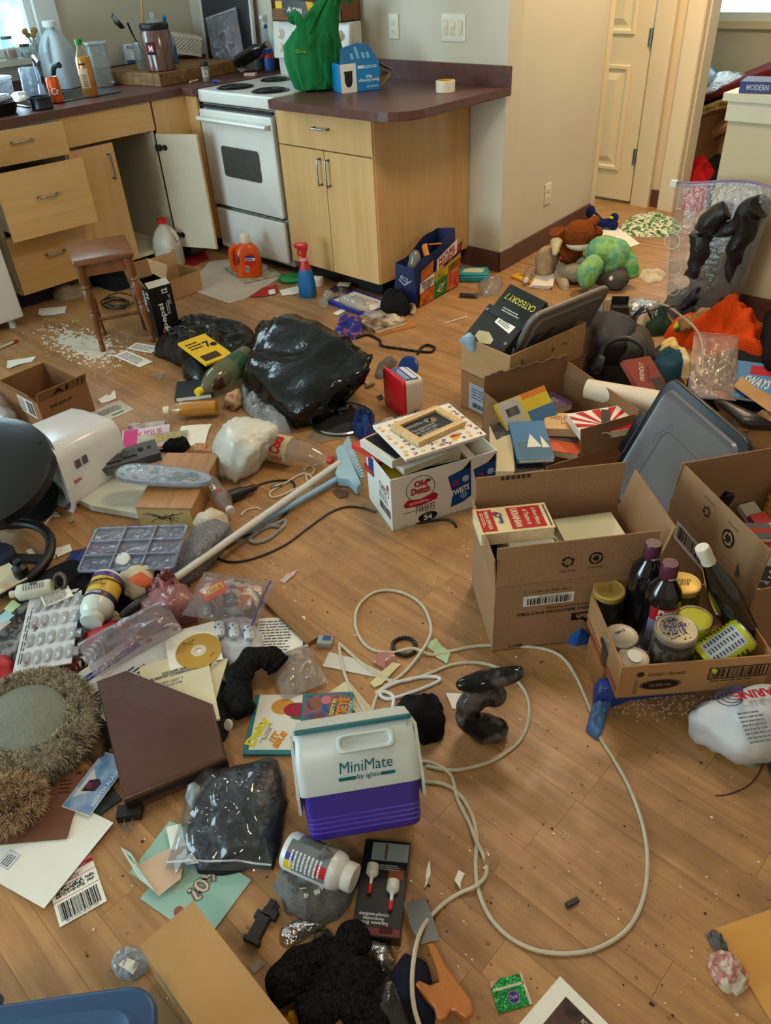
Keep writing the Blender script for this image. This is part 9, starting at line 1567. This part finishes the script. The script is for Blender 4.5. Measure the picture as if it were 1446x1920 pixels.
hull('foil_wrapper','crumpled silver foil wrapper below the grey cap','wrapper',[at(*p) for p in ((530,1770,0),(528,1740,.01),(560,1725,.02),(590,1732,.015),(612,1738,0),(570,1755,.0),(535,1778,0),(556,1740,.025))],FO_,4,.006,50,2);hull('foil_wrapper','crumpled silver foil between the black socks and the knife','wrapper',[at(*p) for p in ((690,1790,0),(698,1772,.03),(722,1775,.03),(745,1800,.01),(735,1825,0),(700,1850,0),(712,1800,.045))],FO_,4,.008,44,6)
M_,L_=lying((470,1768),(506,1704),.012);t=thing('black_toy_part','black moulded plastic part like a tiny tower on the floor','plastic part',M_);b=B();[b.box(0,y,z,sx_,sy_,sz_) for y,z,sx_,sy_,sz_ in ((0,.004,.016,.034,.008),(0,.03,.014,.024,.05),(.006,.06,.014,.030,.016),(-.014,.05,.010,.012,.016),(0,.075,.012,.014,.02),(.01,.075,.008,.008,.012))];b.bd('body',C(30,27,24,.6,.2,40),t)
# knife
t=thing('ulu_knife','broad steel ulu-style scraper with a curved wooden handle','knife',mx(at(800,1760,.02),at(835,1840,.02)-at(780,1700,.02),(0,0,1)));ub=[at(x,y,.02) for x,y in ((757,1690),(796,1682),(806,1705),(826,1770),(808,1772),(790,1778),(772,1745))];inv=t.matrix_world.inverted();q=[inv@p for p in ub];b=B();b.prism([(p.x,p.y) for p in q][::-1],.0,.0025);b.warp(lambda v:v+V((0,0,.012*sin(v.x*22+1))));b.bd('blade',C(120,124,124,.3,.1,12,metal=.8),t,True)
hb=[inv@at(x,y,.02) for x,y in ((800,1772),(815,1772),(836,1815),(862,1850),(884,1880),(888,1905),(872,1915),(856,1902),(845,1898),(835,1915),(820,1918),(815,1895),(790,1865),(778,1850),(786,1842),(806,1852),(824,1845),(818,1820))];b=B();b.prism([(p.x,p.y) for p in hb][::-1],-.006,.012);o=b.bd('handle',woodm('knife_wood',(166,96,34),(190,116,48),.3,(8,30,30),coat=.4),t,True);m=o.modifiers.new('bevel','BEVEL');m.width=.003;m.segments=2
# black socks, navy sleeve and dark bag at the bottom
SL=C(24,24,24,.95,.9,170,.8,150,spec=.1)
def sockrun(label,pts,r,seed,name='black_sock'):
 P_=[at(*p) for p in pts];c_=P_[0].copy();c_.z=0;q=bez([p-c_ for p in P_],9);n_=len(q);b=B();b.tube(q,[r*(1+.09*sin(i*.7+seed))*(.55 if i in (0,n_-1) else .85 if i in (1,n_-2) else 1) for i in range(n_)],26,flat=.6)
 b.warp(lambda v:v+V((.006*nz3(v.x,v.y,v.z+seed,30),.006*nz3(v.y,v.x,v.z,30),.0055*ridge(v.x,v.y,v.z+seed,22))));b.warp(lambda v:V((v.x,v.y,max(.001,v.z))));o=b.bd(name,SL,None,True);o.location=c_;return tag(o,label,'sock')
sockrun('black linty sock folded at the bottom edge left of the knife',[(545,1880,.02),(535,1845,.03),(562,1812,.035),(602,1800,.035),(618,1840,.03),(600,1885,.025)],.034,1);sockrun('black sock curving up below the bulb box',[(690,1752,.02),(652,1768,.035),(640,1815,.04),(668,1850,.035),(690,1800,.05)],.030,4);sockrun('black sock crossing the bottom edge of the floor',[(560,1905,.02),(610,1885,.03),(655,1880,.035),(692,1905,.025),(705,1950,.02)],.032,7)
sockrun('long black sock draped over the papers above the comic books',[(460,1340,.02),(446,1300,.03),(452,1262,.045),(478,1236,.05),(508,1236,.045),(526,1252,.03)],.036,2,'long_sock')
hull('navy_sleeve','black and navy cloth under the wooden knife handle','cloth',[at(*p) for p in ((730,1870,0),(738,1820,.03),(762,1788,.03),(800,1800,.015),(815,1850,.0),(820,1930,0),(740,1940,0),(765,1850,.035))],patches('navy_sleeve',[(18,18,20),(28,30,56),(16,16,18),(20,20,26)],9,.9,.5),4,.004,22,4)
hull('dark_clear_bag','dark clear plastic bag between the sock and the navy cloth at the bottom edge','bag',[at(*p) for p in ((690,1930,0),(700,1850,.01),(730,1830,.02),(752,1880,.02),(765,1935,0),(720,1890,.04))],film(60,56,54,.5,.05),4,.010,26,4)
heap('yellow_yarn','bit of yellow yarn at the bottom edge beside the tan box','yarn',[(520,1925),(530,1902),(560,1900),(572,1925)],.02,C(214,170,20,.8,.2,40,.8,90),fold=1,fs=60)
heap('dark_scrap','dark grey wrapper below the foil wrapper','wrapper',[(583,1778),(590,1750),(615,1742),(630,1760),(610,1775)],.012,C(56,56,56,.4),fold=.8,fs=40)
# tan box and blue tote at the bottom
a_,b__,c_=at(515,1885,.13),at(362,1690,.13),at(272,1790,.13);xd=(b__-a_);xd.normalize();yd=V((-xd.y,xd.x,0));wd=abs((c_-b__).dot(yd));Lb=.40;M_=mx(V((b__.x,b__.y,0))-xd*Lb/2+yd*wd/2,xd,(0,0,1));t=thing('tan_box','plain tan cardboard box standing at the bottom edge beside the blue lid','box',M_);B().rbox(Lb,wd,.13,.003,.002).bd('body',card(176,140,92),t);B().box(0,0,.1312,Lb*1.0,wd*1.0,.002).bd('lid',card(186,148,98),t)
tL=at(0,1880,.2);tR=at(296,1838,.2);xd=(tR-tL).normalized();M_=mx(tR-xd*.24+V((xd.y,-xd.x,0))*.20+V((0,0,0)),xd,(0,0,1));t=totelid('tote_cover','dusty blue storage tote lid at the bottom left corner',M_,.50,.38,C(48,84,126,.35,.12,6,dirt=.2),C(40,74,116,.4,.1),False)
B().rbox(.16,.04,.024,.006,.004,M=T(-.08,.19,-.004)).bd('latch',C(40,74,116,.4,.1),t,True);t2=thing('blue_tote','blue storage tote under the dusty lid at the bottom left corner','tote',T(0,0,-.198)@M_);B().rbox(.46,.34,.196,.05,.008).bd('body',C(36,66,106,.4,.1),t2,True)
# right foreground
t=sheet('green_wrapper','shiny green foil wrapper with a purple emblem on the open floor','wrapper',(928,1893),(1000,1873),(920,1850),.001,C(30,140,70,.2,.35,60,.8,70,metal=.5),.002,wh=(.062,.052));o,w_,h_,MT=t;disc(o,.003,-.008,.011,MT,ink(60,44,110));ring(o,.003,-.008,.0105,.0095,MT,ink(160,150,190));txt(o,'York',.014,.007,MT@T(.003,-.008,.0008),ink(206,200,220),shear=.2);rect(o,.0285,0,.005,h_,MT,C(196,180,160,.3,.2,60));rect(o,0,.010,w_*.9,.004,MT,C(200,186,150,.25,.3,60));shape(o,[(-.031,.014),(-.012,.026),(-.031,.026)],MT,C(190,150,120,.3,.2,60))
o,w_,h_,MT=sheet('magazine','white catalogue page with a dark crime book advertisement at the bottom edge','magazine',(975,1920),(1050,1832),(1060,1990),.001,PAPER,.004,wh=(.21,.16));cn=at(1050,1832,.001);ex=(at(975,1920,.001)-cn).normalized();ey=V((-ex.y,ex.x,0));o.matrix_world=mx(cn+ex*.105+ey*.08,ex,(0,0,1))
rect(o,-.036,.005,.10,.115,MT,patches('crime_cover',[(46,36,34),(90,64,54),(60,50,48)],18,.4,0));Mq=MT@T(-.036,.0,.0006)@RZ(90);txt(o,'FALSE\nTESTIMONY',.07,.03,Mq@T(.006,.01,.0002),ink(160,180,190),bold=.03);txt(o,'ROSE CONNORS',.05,.008,Mq@T(.014,.04,.0002),ink(206,200,196),bold=.02);rect(o,.06,-.01,.07,.10,MT,ink(40,80,84))
o,w_,h_,MT=sheet('manila_envelope','orange manila envelope at the right edge of the foreground','envelope',(1430,1890),(1340,1742),(1500,1840),.001,C(206,152,76,.7,.04),.003,wh=(.19,.28));cn=at(1340,1742,.001);ex=(at(1430,1890,.001)-cn).normalized();ey=V((-ex.y,ex.x,0));o.matrix_world=mx(cn+ex*.095+ey*.14,ex,(0,0,1))
heap('plastic_scrap','crumpled clear and white plastic behind the blue lid','scrap',[(208,1815),(218,1788),(245,1778),(276,1785),(285,1815),(250,1842),(222,1835)],.02,film(200,210,220,.5),fold=1.2,fs=40)
heap('grey_lint','tuft of grey lint at the corner of the manila envelope','lint',[(1324,1755),(1335,1744),(1352,1760),(1366,1785),(1350,1790),(1332,1775)],.02,cl(100,100,98),fold=1,fs=60)
heap('burger_wrapper','crumpled red and white paper wrapper beside the manila envelope','wrapper',[(1325,1810),(1335,1785),(1362,1782),(1388,1810),(1406,1850),(1385,1870),(1355,1860),(1335,1835)],.03,patches('burger',[(206,200,186),(190,110,100),(214,206,190),(200,190,176)],36,.8,.3),fold=1.1,fs=36,seed=6)
rope('dried_twig','thin dark dried twig on the floor near the right edge','twig',[(1342,1492),(1365,1490),(1400,1476),(1420,1455),(1432,1430)],.0014,C(60,46,36,.9),twist=False)
